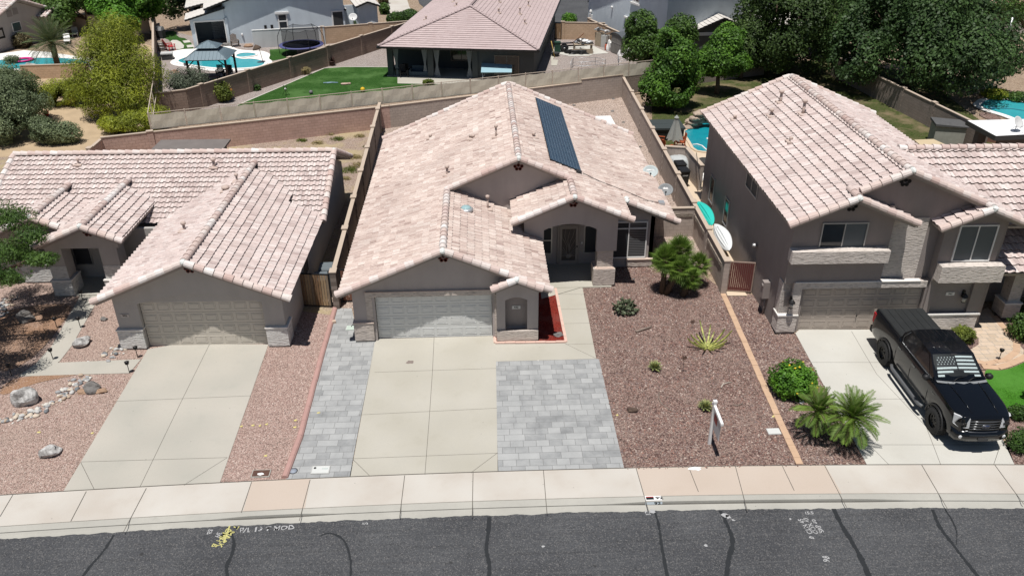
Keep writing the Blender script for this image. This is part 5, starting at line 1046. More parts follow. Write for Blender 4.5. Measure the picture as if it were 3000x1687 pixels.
tree('desert_tree','grey green bushy tree at the left edge above the left roof',None,[(0,0,2.6,2.3,2.2,2.1),(-1.5,.4,3.8,2.1,2.0,1.8),(1.4,.3,2.2,1.7,1.7,1.5),(-3.0,-.2,2.6,2.3,2.2,2.2),(.9,-.9,1.3,1.7,1.5,1.2),(.6,1.2,3.4,1.7,1.6,1.5)],48000,.18,'grey',loc=(-29.6,27.6,0),asp=2.6,inner=.35,gap=-.28,gf=.8)
tree('desert_tree','tall grey green tree at the left edge behind the lower one',None,[(0,0,2.2,2.2,2.0,2.0),(1.4,.2,2.8,1.8,1.7,1.6),(-1.5,.2,3.,1.9,1.8,1.8),(2.6,.1,1.6,1.5,1.4,1.3)],32000,.18,'grey',loc=(-31.5,31.6,0),asp=2.6,inner=.3,gap=-.3,gf=.8)
tree('desert_tree','low grey green shrub by the dry wash wall',None,[(0,0,.9,1.3,1.1,.9),(1.,.1,.8,1.1,.9,.8),(-.8,.2,1.1,1.1,1.,.9)],12000,.16,'grey','shrub',loc=(-25.4,26.6,0),asp=2.6,inner=.3,gap=-.3,gf=.9,r=.07)
tree('desert_tree','soft green shrub mass at the left edge below the date palm pool',None,[(0,0,1.5,2.1,1.8,1.5),(2.0,.0,1.3,1.8,1.6,1.3),(-1.8,.3,1.4,1.7,1.4,1.3),(-3.4,0,1.6,1.6,1.4,1.4)],20000,.2,'mid','shrub',loc=(-34.6,37.6,0),asp=4.,inner=.3,gap=-.3,gf=.8,r=.09)
tree('garden_tree','mid green leafy tree at the top left behind the palo verde',None,lobs(6,3.2,2.2,4.6,2.1,1.,21),18000,.28,'mid',loc=(-38.5,65.,0),gap=-.3,gf=.5)
tree('garden_tree','bright green leafy tree at the top edge beside the dark side yard',None,lobs(6,2.7,2.6,5.2,1.9,1.,22)+[(0,-1.2,2.,1.7,1.5,1.4)],17000,.31,'bright',loc=(-32.3,61.,0),gap=-.32,gf=.5)
tree('garden_tree','dark green tree in the shaded side yard of the blue grey house',None,lobs(5,2.,2.6,4.6,1.7,1.,23),6500,.30,'dark',loc=(-27.2,66.,0),gap=-.3,gf=.5)
tree('garden_tree','mid green tree at the top left corner behind the beige house',None,lobs(6,3.,2.6,5.4,2.,1.,25),7500,.33,'mid',loc=(-45.,73.,0),gap=-.3,gf=.5)
tree('olive_shrub','round grey green olive shrub at the low corner of the rear lawn',None,[(0,0,1.5,1.5,1.4,1.3),(.6,.2,2.1,1.1,1.1,1.),(-.7,.1,1.9,1.1,1.1,1.),(0,-.5,.9,1.3,1.,.8)],15000,.15,'olive','shrub',loc=(-18.6,35.8,0),asp=3.,inner=.3,gap=-.3,gf=1.,r=.08)
tree('yellow_shrub','yellow green shrub beside the olive shrub',None,[(0,0,1.0,.7,.6,.9),(.3,0,.7,.7,.6,.6)],2500,.16,'yel','shrub',loc=(-16.3,36.4,0),inner=.3,gap=-.4,gf=1.,r=.05)
def bush(label,px,R,h,n,size,mat,name='shrub',group=None,dens=.55,loc=None,nl=5,**k):
    L=loc or g(px[0],px[1]);t=thing(name,label,'shrub',(L[0],L[1],0),0,group);q=random.Random(int(L[0]*100)&1023)
    lo=[(R*.45*math.cos(2*PI*i/nl),R*.45*math.sin(2*PI*i/nl),h*.45*q.uniform(.85,1.15),R*.58,R*.58,h*.48) for i in range(nl)]+[(0,0,h*.58,R*.6,R*.6,h*.42)]
    m=MB();trunk(m,lo,r=.035,fork=.2*h);m.build('stems',BARK,t);m=MB();foliage(m,lo,n,size,inner=dens,gap=-.5,gf=1.6,zmin=.03,**k);m.build('foliage',LM[mat],t);return t
b=bush('round green bush with yellow blossoms at the right driveway edge',(1990,985),.95,1.25,9000,.11,'bright','flowering_bush')
m=MB()
for k in range(15):
    d=rdir();d.z=abs(d.z);p=Vector((d.x*.92,d.y*.92,.55+d.z*.70));
    if noise.noise(p*2)>-.1: m.blob(p,(.045,.045,.04),k,.2,2,1)
m.build('blossoms',plain('yellow_petals',(.70,.50,.03),.6,.2,var=.1),b)
bush('small green shrub at the foot of the two storey house plinth',(2420,858),.50,.72,2600,.09,'yel')
bush('leafy shrub at the right edge behind the paver path',(2572,850),.75,1.15,3200,.11,'mid')
bush('darker shrub at the right edge beside the porch pillar',(2600,800),.8,1.3,2800,.11,'hedge')
bush('round clipped green shrub at the lower right edge',(2566,1130),.55,.75,3200,.075,'hedge')
bush('dark low shrub on the turf edge at right',(2562,1050),.42,.5,1800,.09,'hedge')
bush('clipped ball shrub beside the far street',(1432,66),.95,1.5,3000,.16,'bright')
bush('dark green shrubs behind the brown wall near the stone plinth',(995,62),1.1,1.4,3200,.2,'hedge');bush('spreading dark shrub beside the far pavement',(1030,55),1.3,1.4,3400,.22,'hedge')
bush('leafy shrub in front of the narrow entry of the blue grey house',(905,80),.9,1.6,2600,.2,'mid');bush('upright desert shrub by the far pavement',(968,36),.7,1.4,1800,.22,'mid');bush('dry reddish shrub at the far pavement bend',(966,10),.8,1.1,1500,.2,'bou')
bush('straw coloured grass tuft against the brown wall',(770,188),.55,.75,1600,.14,'dry',asp=6.);bush('small green shrub against the brown wall',(643,228),.5,.55,1500,.13,'mid');bush('yellow flowering plant at the patio edge',(1078,214),.55,.5,1500,.12,'yel')
bush('reddish shrub beside the date palm under the beige house',(60,120),1.,1.5,2600,.2,'bou');bush('yellow green low hedge beyond the right hand pool',(2500,248),1.1,.8,2600,.16,'palo');bush('low green hedge beyond the right hand pool',(2560,255),1.0,.8,2200,.16,'mid')
for i,(x,y,R) in enumerate(((880,430,.9),(905,418,.7),(893,398,.6),(930,392,.5),(850,352,.6),(905,345,.45),(955,330,.3),(800,362,.5),(760,356,.45),(945,322,.25),(870,452,.4),(830,340,.4),(925,372,.35))):
    p=g(x,y);t=thing('grass_tuft','dry yellowish grass tuft in the weedy yard behind the left house','grass tuft',(p.x,p.y,0),0,'weed tufts in the left back yard');m=MB()
    foliage(m,[(0,0,.05,R,R*.7,.16)],int(900*R),.17,asp=7.,inner=.05,gap=-.35,gf=2.5,up=0,zmin=.0);m.build('blades',LM['dry' if i%4 else 'yel'],t)
# palms
def fanleaf(m,base,d,L,pet,n=15,w=.04):
    d=d.normalized();side=d.cross(Vector((0,0,1)));side=side.normalized() if side.length>.05 else Vector((1,0,0));up=side.cross(d).normalized()
    c=base+d*pet;c.z-=pet*pet*.10;m.tube([base,base.lerp(c,.5)+Vector((0,0,.03)),c],.012,4,1,.4)
    vs=[];fs=[];rr=rnd.random()*.6
    for k in range(n):
        a=(k/(n-1)-.5)*PI*1.15;ll=L*(1-.25*abs(a)/1.8)*rnd.uniform(.9,1.08);v=(d*math.cos(a)+side*math.sin(a)*.95+up*(.22-.18*abs(a)))
        t=c+v*ll;t.z-=ll*ll*.30;q=v.cross(up).normalized();i=len(vs);mid=c+v*ll*.45
        vs+=[c,mid+q*w*.5,t,mid-q*w*.5];fs.append((i,i+1,i+2,i+3))
    m.add(vs,fs,0,min(1,.2+rr))
def pinnate(m,base,d,L,n=22,ll=.3,w=.022,droop=.45,lift=.35):
    d=d.normalized();pts=[];p=Vector(base);v=(d+Vector((0,0,lift))).normalized();N_=10;rr=rnd.random()*.5
    for k in range(N_+1): pts.append(p.copy());p=p+v*(L/N_);v=(v+Vector((0,0,-droop*.22))).normalized()
    m.tube(pts,[.016-.012*k/N_ for k in range(N_+1)],4,1,.5)
    vs=[];fs=[];R=[]
    for k in range(n):
        s=.14+.86*k/n;x=s*N_;i0=min(N_-1,int(x));q=pts[i0].lerp(pts[i0+1],x-i0);t=(pts[i0+1]-pts[i0]).normalized();sd=t.cross(Vector((0,0,1)));sd=sd.normalized() if sd.length>.05 else Vector((1,0,0));u=sd.cross(t)
        for sg in (-1,1):
            l=ll*math.sin(PI*(.12+.80*s))*rnd.uniform(.85,1.1);e=q+(t*.65+sd*sg*.8+u*.28)*l;e.z-=l*l*.6;mid=q.lerp(e,.45)+Vector((0,0,.015));b_=t*w;i=len(vs);vs+=[q,mid+b_,e,mid-b_];fs.append((i,i+1,i+2,i+3))
    m.add(vs,fs,0,min(1,.25+rr))
PETI=plain('palm_stalk',(.17,.18,.06),.7,.2,var=.2);PTR=plain('palm_trunk',(.115,.085,.06),.95,.1,var=.4,scale=12,bump=.8,bscale=30)
def fanpalm(label,stems,group=None):
    p0=stems[0][0];t=thing('fan_palm',label,'palm',(p0.x,p0.y,0),0,group)
    for (p,h,nf,L,tip) in stems:
        a=Vector((p.x-p0.x,p.y-p0.y,0));e=a+Vector(tip)+Vector((0,0,h));m=MB();m.tube([a,a.lerp(e,.5),e],[.14,.12,.11],9)
        for k in range(30):
            q=a.lerp(e,k/30);an=k*2.4;m.tube([q+Vector((.1*math.cos(an),.1*math.sin(an),0)),q+Vector((.19*math.cos(an),.19*math.sin(an),.10))],[.03,.012],4)
        m.build('trunk',PTR,t);m=MB()
        for k in range(nf):
            f=(k+.5)/nf;el=math.radians(82-135*f**.9);az=k*2.39996;d=Vector((math.cos(az)*math.cos(el),math.sin(az)*math.cos(el),math.sin(el)));fanleaf(m,e+Vector((0,0,.08*(1-f))),d,L*rnd.uniform(.85,1.1),L*rnd.uniform(.55,.85))
        m.build('fronds',[LM['fan'],PETI],t)
    return t
pb=g(1665,737)
fanpalm('clump of green fan palms in red gravel in front of the window',[(pb,1.75,64,.52,(.05,.0,0)),(pb+Vector((.3,.1,0)),2.05,64,.52,(.40,.15,0)),(pb+Vector((.15,-.1,0)),1.45,40,.46,(.45,-.3,0)),(pb+Vector((.9,-.35,0)),.95,36,.42,(.25,.05,0)),(pb+Vector((1.3,.35,0)),1.15,36,.45,(.45,.2,0))])
def datepalm(label,p,h,nf,L,ll,name='date_palm',tr=.12,tip=(0,0,0),mat='date'):
    t=thing(name,label,'palm',(p.x,p.y,0));e=Vector((tip[0],tip[1],h));m=MB();m.tube([(0,0,0),Vector((0,0,0)).lerp(e,.5),e],[tr*1.1,tr,tr*1.15],10)
    for k in range(36):
        q=Vector((0,0,0)).lerp(e,k/36);an=k*2.4;m.tube([q+Vector((tr*.8*math.cos(an),tr*.8*math.sin(an),0)),q+Vector((tr*1.5*math.cos(an),tr*1.5*math.sin(an),.08))],[.03,.01],4)
    m.build('trunk',PTR,t);m=MB()
    for k in range(nf):
        f=(k+.5)/nf;el=math.radians(80-115*f);az=k*2.39996;d=Vector((math.cos(az)*math.cos(el),math.sin(az)*math.cos(el),math.sin(el)));pinnate(m,e,d,L*rnd.uniform(.85,1.12),26,ll,.015+ll*.008,.42 if f<.7 else .6)
    m.build('fronds',[LM[mat],PETI],t);return t
dp=g(2132,1122);datepalm('feathery pygmy date palm leaning over the right driveway edge',dp,1.15,46,1.15,.30,'pygmy_palm',.11,(-.05,.05),'fan')
dp=g(2052,1098);datepalm('smaller feathery pygmy palm beside the yellow blossom bush',dp,1.05,30,1.0,.27,'pygmy_palm',.09,(-.1,.05),'fan')
datepalm('tall grey green date palm beside the top left pool',g(148,175),2.3,60,2.7,.62,'date_palm',.26)
datepalm('small spiky palm on the turf at the right edge',g(2600,1010),.5,16,.5,.2,'pygmy_palm',.05,(0,0),'fan')
bush('small spiky plant at the top left pool edge',(32,160),.9,.8,900,.35,'grey','pool_plant',asp=8.,dens=.1)
# big feathery tree hanging in from the left edge
def offp(px,h): 
    q=g(*px);return (q.x-.105*h,q.y-.248*h,h)
LT=[]
for (x,y,h,r) in ((150,780,3.2,.75),(185,795,3.3,.55),(100,850,3.6,1.0),(115,790,3.6,.9),(40,900,4.0,1.2),(60,930,4.0,.9),(-20,850,4.6,1.4),(20,800,4.4,1.2),(-80,900,5.0,1.6),(-120,820,5.3,1.6),(60,780,3.8,.9),(140,840,3.3,.6),(-40,960,4.4,1.2),(205,790,3.2,.55),(190,765,4.,.8),(160,745,4.5,.9),(120,745,4.8,1.0),(70,740,5.0,1.1)):
    q=offp((x,y),h);LT.append((q[0],q[1],q[2],r,r,r*.55))
b0=Vector((LT[9][0]-.4,LT[9][1]-.6,0));tree('mesquite_tree','feathery green mesquite branches reaching in at the left edge over the clay yard',None,[(a-b0.x,b-b0.y,c,d,e,f) for a,b,c,d,e,f in LT],60000,.15,'mid',loc=b0,asp=4.5,inner=.1,gap=-.26,gf=1.1,droop=.15,r=.2)
# succulents
def agave(label,px,R,n,col1,col2):
    p=g(*px);t=thing('agave',label,'succulent',(p.x,p.y,0),0,'variegated agaves in the red gravel');m=MB()
    for k in range(n):
        f=(k+.5)/n;el=math.radians(80-72*f);az=k*2.39996;d=Vector((math.cos(az)*math.cos(el),math.sin(az)*math.cos(el),math.sin(el)));s=Vector((-math.sin(az),math.cos(az),0));L=R*rnd.uniform(.85,1.1)
        b=Vector((0,0,.06));mid=b+d*L*.5+Vector((0,0,.03));tip=b+d*L;w=.045
        m.add([b-s*w*.6,mid-s*w,tip,mid+s*w,b+s*w*.6,mid-s*w*.45+Vector((0,0,.004)),mid+s*w*.45+Vector((0,0,.004)),b+Vector((0,0,.004))],[(0,1,2,3,4)],1);m.add([b-s*w*.3+Vector((0,0,.008)),mid-s*w*.5+Vector((0,0,.008)),tip*.97+Vector((0,0,.006)),mid+s*w*.5+Vector((0,0,.008)),b+s*w*.3+Vector((0,0,.008))],[(0,1,2,3,4)],0)
    m.build('leaves',[plain('agave_green',(.07,.12,.045),.6,.3,var=.25),plain('agave_margin',(.42,.42,.16),.6,.3,var=.2)],t)
agave('variegated agave rosette in the middle of the red gravel yard',(1647,930),.36,46,0,0);agave('variegated agave rosette just left of the white sign post',(1774,1030),.36,46,0,0)
pcm=leafmat('prickly_pear_pad',(.045,.06,.035),(.15,.175,.10),trans=.05)
p=g(1570,785);t=thing('prickly_pear','grey green prickly pear cactus clump in front of the walkway','cactus',(p.x,p.y,0));m=MB()
for k in range(95):
    d=rdir();d.z=abs(d.z);c=Vector((d.x*.62,d.y*.5,.12+d.z*.55))*rnd.uniform(.55,1.);M=rdir().to_track_quat('Z','Y').to_matrix();m.lathe([(.001,-.02),(.085,-.016),(.115,0),(.085,.016),(.001,.02)],c,9,0,None,M,True,1.,.72)
m.build('pads',pcm,t)
p=g(1778,875);t=thing('columnar_cactus','sprawling yellow green cactus with curved ribbed arms','cactus',(p.x,p.y,0));CM=leafmat('cactus_yellow_green',(.16,.19,.05),(.46,.45,.13),trans=.02)
for (az,l,lift,cur) in ((95,1.25,1.5,.1),(70,1.05,1.2,.2),(30,1.1,.55,.5),(10,1.25,.45,.6),(150,.8,.7,.4),(180,.95,.35,.5),(200,.8,.5,.6),(240,.75,.3,.5),(280,.6,.5,.3),(320,.8,.45,.5),(345,.9,.35,.6),(55,.8,.7,.3),(120,.7,.9,.2)):
    a=math.radians(az);d=Vector((math.cos(a),math.sin(a),0));pts=[];q=Vector((d.x*.05,d.y*.05,.03));v=(d+Vector((0,0,lift*.35))).normalized();m=MB();vs=[];N_=12
    for k in range(N_+1): pts.append(q.copy());q=q+v*(l/N_);v=(v+Vector((0,0,cur*.16))).normalized()
    for s in range(4): # four ribs
        m.tube(pts,[.05*(1-.55*(k/N_)**3) if s==0 else .03 for k in range(N_+1)],5 if s else 4,0,None,True,False)
        if s==0: continue
    m.build('arm',CM,t)
# ---------------------------------------------------------------- pickup truck
PB=NB('black_car_paint');PB.b.inputs['Coat Weight'].default_value=.25;PB.b.inputs['Coat Roughness'].default_value=.05;PB.done((.004,.005,.007),.16,.4)
PB=PB.m
TRIM=plain('satin_black_trim',(.014,.014,.015),.55,.4,var=.15);TYRE=plain('tyre_rubber',(.034,.034,.034),.85,.2,var=.25,scale=20);RIMB=plain('black_rim',(.010,.010,.010),.35,.5)
CHR=plain('grey_chrome',(.15,.155,.16),.3,.5,.8);LGT=glassm('headlight_lens',(.42,.43,.44),.15);TLT=plain('taillight_red',(.35,.012,.02),.2,.5);TON=plain('tonneau_vinyl',(.020,.022,.023),.55,.35,var=.3,scale=3);CGL=glassm('car_glass',(.007,.008,.010),.06)
wr=g(2217.6,912.4);wf=g(2347.6,1090.9);hd=(Vector((wf.x-wr.x,wf.y-wr.y,0))).normalized();ang=math.atan2(hd.y,hd.x);lf=Vector((-hd.y,hd.x,0))
WB=3.68;fa_=wf+lf*.98*1.07   # centre of the front axle (right wheel outer face lies .95 out)
TK=thing('pickup_truck','black lifted crew cab pickup truck with flag sunshade parked nose out on the driveway','truck',(fa_.x-.08,fa_.y+.12,.02),ang);TK.scale=(1.18,1.04,1.13)
# local: x forward from the front axle, y left, z up
AR=.50
def arch(x):
    z=.50
    for c in (0.,-WB):
        d=abs(x-c)
        if d<AR: z=max(z,.43+math.sqrt(AR*AR-d*d))
    return z
def hw(x):
    if x>.25: return .985-.20*((x-.25)/.75)**2.2
    if x<-4.6: return .985-.05*((-4.6-x)/.35)**2
    return .985
def ztop(x): # belt / hood / bed rail
    if x>-.62: return 1.47-.13*((x+.62)/1.6)**1.6
    if x>-3.0: return 1.46
    return 1.50
xs=[-4.93,-4.88]+[-4.8+.06*i for i in range(int(5.7/.06))]+[.90,.95,.98]
m=MB();vs=[];rows=None
for x in xs:
    w=hw(x);zt=ztop(x);zb=min(arch(x),zt-.25);P=[]
    side=[(.93,zb),(.975,zb+(.85-zb)*.35 if zb<.8 else zb+.03),(.995,max(zb+.06,.92)),(1.0,max(zb+.09,1.08)),(.985,max(zb+.12,1.22)),(.955,zt-.06),(.92,zt-.012),(.87,zt)]
    P=[(-w*a,z) for a,z in side];cr=.045 if x>-.62 else (.0 if x>-3.0 else -.02)
    top=[(-w*.6,zt+cr*.7),(-w*.25,zt+cr),(0,zt+cr*.95),(w*.25,zt+cr),(w*.6,zt+cr*.7)]
    P=P+top+[(-a,z) for a,z in P[::-1]];rows=len(P);vs+=[(x,a,z) for a,z in P]
n=len(xs);fs=[(k*rows+j,(k+1)*rows+j,(k+1)*rows+j+1,k*rows+j+1) for k in range(n-1) for j in range(rows-1)]
fs+=[tuple(range(rows)),tuple(range((n-1)*rows,n*rows))[::-1]];m.add(vs,fs,0,.5,True)
m.box(-4.6,-.80,.42,.55,.80,1.1,1)
body=m.build('body',[PB,TRIM],TK)
# cab
def cabsec(x,yb,zb,yt,zt): return [(x,-yb,zb),(x,-yt,zt),(x,-yt*.6,zt+.03),(x,0,zt+.04),(x,yt*.6,zt+.03),(x,yt,zt),(x,yb,zb)]
m=MB();S=[cabsec(-.60,.90,1.46,.88,1.48),cabsec(-1.40,.90,1.45,.745,1.985),cabsec(-2.0,.91,1.45,.755,2.01),cabsec(-2.75,.91,1.45,.745,1.985),cabsec(-3.02,.90,1.46,.80,1.72),cabsec(-3.06,.90,1.46,.86,1.50)]
vs=[p for s in S for p in s];m.add(vs,[(7*k+j,7*k+j+1,7*k+8+j,7*k+7+j) for k in range(len(S)-1) for j in range(6)]+[tuple(range(7)),tuple(range(35,42))[::-1]],0,.5,False)
m.build('cab',PB,TK)
for y in (-.5,-.3,-.1,.1,.3,.5):
    m=MB();m.tube([(-1.55,y,2.02-.05*y*y),(-2.1,y,2.045-.06*y*y),(-2.7,y,2.02-.05*y*y)],.012,5);m.build('roof_rib',PB,TK)
def quad(pa,pb,pc,pd,off,inset=.0):
    P=[Vector(p) for p in (pa,pb,pc,pd)];c=sum(P,Vector())/4;nn=(P[1]-P[0]).cross(P[3]-P[0]).normalized();P=[p+(c-p).normalized()*inset+nn*off for p in P];return P
GT=NB('windscreen_glass');_t=GT.n.new('ShaderNodeBsdfTransparent');_t.inputs[0].default_value=(.78,.82,.82,1);_g=GT.n.new('ShaderNodeBsdfGlossy');_g.inputs['Roughness'].default_value=.04;_m=GT.n.new('ShaderNodeMixShader');_f=GT.n.new('ShaderNodeFresnel');_f.inputs[0].default_value=1.5
GT.l.new(_f.outputs[0],_m.inputs[0]);GT.l.new(_t.outputs[0],_m.inputs[1]);GT.l.new(_g.outputs[0],_m.inputs[2]);GT.l.new(_m.outputs[0],GT.n['Material Output'].inputs[0]);GT=GT.m
wsP=[(-.64,-.84,1.50),(-.64,.84,1.50),(-1.37,.70,1.965),(-1.37,-.70,1.965)]   # windscreen corners: right, left, top left, top right
def wpt(u,v,off): # u across from truck's right to left, v up
    a=Vector(wsP[0]).lerp(Vector(wsP[1]),u);b=Vector(wsP[3]).lerp(Vector(wsP[2]),u);p=a.lerp(b,v);nn=Vector((.54,0,.84));bul=.05*math.sin(PI*u)*math.sin(PI*min(1,max(0,v))*.5+.5);return p+nn*(off+bul)
def wgrid(m,u0,u1,v0,v1,off,nu=8,nv=3,mi=0):
    vs=[wpt(u0+(u1-u0)*i/nu,v0+(v1-v0)*j/nv,off) for j in range(nv+1) for i in range(nu+1)];m.add(vs,[(j*(nu+1)+i,j*(nu+1)+i+1,(j+1)*(nu+1)+i+1,(j+1)*(nu+1)+i) for j in range(nv) for i in range(nu)],mi,.5,True)
m=MB();wgrid(m,.0,1.,.0,1.,.022);wsc=m.build('windscreen',GT,TK)
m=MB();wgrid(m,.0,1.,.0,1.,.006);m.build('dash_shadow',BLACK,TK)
SW=plain('sunshade_silver',(.62,.66,.67),.45,.4,var=.04);SD=plain('sunshade_dark',(.035,.035,.038),.5,.4)
m=MB();N_=11
for half in (0,1):
    u0,u1=(.05,.485) if half==0 else (.515,.95)
    for k in range(N_):
        v0=.12+.80*k/N_;v1=.12+.80*(k+1)/N_;sl=.04 if half else -.02;mi=0 if k%2==0 else 1
        cut=0
        if k<3: # lower edge bows up in the middle
            cut=.10*(3-k)
        a,b=(u0,u1-cut) if half==0 else (u0+cut,u1)
        if half==0 and k>=6: 
            wgrid(m,a,b,v0,v1,.012,6,1,1)
        else: wgrid(m,a,b,v0,v1,.012,6,1,mi)
for i in range(6):
    for j in range(4):
        u=.085+.07*i+(.03 if j%2 else 0);v=.60+.085*j;c=wpt(u,v,.014);q=[];tu=(wpt(u+.01,v,.014)-c).normalized();tv=(wpt(u,v+.01,.014)-c).normalized()
        for k in range(10): r=(.026 if k%2==0 else .011);q.append(c+tu*r*math.sin(PI*k/5)+tv*r*math.cos(PI*k/5))
        m.add(q,[tuple(range(9,-1,-1))],0)
m.build('sunshade',[SW,SD],TK)
m=MB();wgrid(m,.42,.58,.93,1.0,.03,4,1);m.build('mirror_mount',BLACK,TK)
m=MB();vs=[];
for i in range(13):
    y=-.86+1.72*i/12;bow=.10*(1-(y/.86)**2);vs+=[(-.62+bow,y,1.485+.03),(-.52+bow,y,1.478+.03)]
m.add(vs,[(2*i,2*i+1,2*i+3,2*i+2) for i in range(12)]);m.build('wiper_cowl',plain('cowl_grey',(.20,.21,.215),.6,.3,var=.3,scale=14),TK)
for y0,y1 in ((-.35,.12),(.15,.7)):
    m=MB();m.tube([(-.50,y0,1.55),(-.62,(y0+y1)/2,1.60),(-.66,y1,1.60)],.012,5);m.build('wiper',BLACK,TK)
# side glass, pillars and handles both sides
for s in (-1,1):
    def sp(x,t): # point on cab side
        yb,yt,zb,zt=.90,.75,1.46,1.985;return Vector((x,s*(yb+(yt-yb)*t+.006),zb+(zt-zb)*t))
    for xa,xb,xa2,xb2 in ((-.98,-1.88,-1.45,-1.88),(-1.96,-2.72,-1.96,-2.62)):
        m=MB();P=[sp(xa,.06),sp(xb,.06),sp(xb2,.88),sp(xa2,.88)];m.add(P if s>0 else P[::-1],[(0,1,2,3)][::1]);m.build('side_window',CGL,TK)
    m=MB();m.tube([sp(-.80,.0)+Vector((0,s*.01,0)),sp(-2.8,.0)+Vector((0,s*.01,0)),sp(-2.9,.35)+Vector((0,s*.005,0)),sp(-2.7,.90)+Vector((0,s*.005,0))],.016,5);m.build('window_trim',CHR if s<0 else TRIM,TK)
    for x in (-1.78,-2.80):
        m=MB();m.box(x-.10,s*.965-.025,1.22,x+.10,s*.965+.03,1.255);m.build('door_handle',CHR if s<0 else TRIM,TK)
    for x in (-.72,-1.92,-2.98):
        m=MB();m.tube([(x,s*.955,.56),(x,s*1.0*.988+s*.004,1.0),(x,s*.966,1.2),(x,s*.93,1.41)],.007,4);m.build('door_seam',BLACK,TK)
    m=MB();m.tube([(-.70,s*1.02,.44),(-.9,s*1.06,.40),(-2.8,s*1.06,.40),(-2.95,s*1.02,.44)],.06,8);m.build('running_board',plain('step_bar_grey',(.10,.105,.11),.5,.4) if 'step_bar_grey' not in MATS else MATS['step_bar_grey'],TK)
    m=MB();m.blob((-.80,s*1.10,1.50),(.09,.13,.11),3,.03,1,2,smooth=True);m.tube([(-.82,s*.92,1.44),(-.80,s*1.05,1.46)],.04,6);mr=m.build('wing_mirror',TRIM,TK);m=MB();m.box(-.895,s*1.10-.10,1.43,-.885,s*1.10+.10,1.57);m.build('mirror_glass',CGL,mr)
    for cx in (0.,-WB):
        m=MB();pts=[(cx+(AR+.02)*math.cos(a),s*1.0,.43+(AR+.02)*math.sin(a)) for a in [math.radians(4+172*i/16) for i in range(17)]];m.tube(pts,[.032]*17,6);m.build('wheel_arch_flare',TRIM,TK)
        t=MB();M=Matrix.Rotation(PI/2,3,'X');R_=.43
        t.lathe([(.23,-.15),(.40,-.15),(R_,-.10),(R_,.10),(.40,.15),(.23,.15)],(cx,s*.88,R_),28,0,None,M)
        for k in range(28):
            a=2*PI*k/28
            for sd in (-1,1):
                c=Vector((cx+R_*math.cos(a+.05*sd),s*.88+sd*.085,R_+R_*math.sin(a+.05*sd)));t.add([c+Vector((math.cos(a)*dx-math.sin(a)*dz,dy,math.sin(a)*dx+math.cos(a)*dz)) for dx in (-.02,.014) for dy in (-.06,.06) for dz in (-.03,.03)],[(0,1,3,2),(4,6,7,5),(0,4,5,1),(2,3,7,6),(0,2,6,4),(1,5,7,3)],0,.5)
        wh=thing('wheel','','',(0,0,0));[wh.__delitem__(k) for k in list(wh.keys())];wh.parent=TK;t.build('tyre',TYRE,wh)
        t=MB();ys=s*.88+s*.06
        t.lathe([(.235,-.10),(.245,.10),(.215,.10),(.20,-.06),(.001,-.06)],(cx,s*.88,R_),24,0,None,Matrix.Rotation(-s*PI/2,3,'X'))
        for k in range(8):
            a=2*PI*k/8;u=Vector((math.cos(a),0,math.sin(a)));v=Vector((-math.sin(a),0,math.cos(a)));c=Vector((cx,ys,R_));t.add([c+u*r+v*w+Vector((0,s*d,0)) for r,w in ((.05,.02),(.05,-.02),(.22,-.035),(.22,.035)) for d in (-.02,.02)],[(1,3,5,7),(0,6,4,2),(0,1,7,6),(2,4,5,3)],0,.5)
        t.lathe([(.06,-.02),(.06,.035),(.001,.04)],(cx,ys,R_),12,0,None,Matrix.Rotation(-s*PI/2,3,'X'));t.build('rim',RIMB,wh)
    # lamps
    q=[(1.0,.50,.96),(.955,.80,.96),(.77,.925,1.0),(.73,.925,1.29),(.90,.83,1.33),(.975,.52,1.30)]
    m=MB();vs=[(x+.012,s*y,z) for x,y,z in q]+[(x-.06,s*y*.97,z) for x,y,z in q];m.add(vs,[(0,1,2,3,4,5) if s>0 else (5,4,3,2,1,0)]+[(i,(i+1)%6,6+(i+1)%6,6+i) for i in range(6)]);hl=m.build('headlight',LGT,TK)
    m=MB();m.box(.945,s*.70-.10,1.06,1.005,s*.70+.10,1.13);m.build('lamp_housing',BLACK,hl)
    m=MB();m.box(-4.955,s*.89-.07,.98,-4.78,s*.925+.04,1.36);m.build('taillight',TLT,TK)
    m=MB();m.lathe([(.06,0),(.06,.02),(.001,.025)],(1.03,s*.72,.66),10,M=Matrix.Rotation(PI/2,3,'Y'));m.build('fog_lamp',LGT,TK)
    m=MB();text('lettering','F 150' if 0 else 'SPORT',Vector((-.42,s*.992,1.16)),.075,(Matrix.Rotation(PI,3,'Z') if s>0 else Matrix.Identity(3))@Matrix.Rotation(PI/2,3,'X'),CHR,TK)
# bonnet creases, grille, bumpers
for s in (-1,1):
    m=MB();m.tube([(-.50,s*.52,1.508),(.2,s*.47,1.483),(.85,s*.42,1.395)],.012,5);m.build('bonnet_crease',PB,TK)
m=MB();m.box(.90,-.50,.86,.985,.50,1.26);gr=m.build('grille',BLACK,TK)
for z in (.93,1.02,1.11,1.20):
    m=MB();m.tube([(1.0,-.50,z),(1.035,-.25,z+.012),(1.045,0,z+.015),(1.035,.25,z+.012),(1.0,.50,z)],.026,6);m.build('grille_bar',CHR,gr)
m=MB();m.lathe([(.001,0),(.15,0),(.165,.012),(.15,.03),(.001,.03)],(1.05,0,1.06),20,0,None,Matrix.Rotation(PI/2,3,'Y')@Matrix.Scale(.45,3,(1,0,0)));em=m.build('badge',CHR,gr)
m=MB();m.lathe([(.135,.031),(.001,.033)],(1.05,0,1.06),20,0,None,Matrix.Rotation(PI/2,3,'Y')@Matrix.Scale(.42,3,(1,0,0)));m.build('badge_field',plain('badge_blue',(.02,.03,.07),.4,.4),em)
text('lettering','Ford',Vector((1.086,0,1.06)),.10,Matrix(((0,0,1),(1,0,0),(0,1,0))),CHR,em,0,None,1.15)
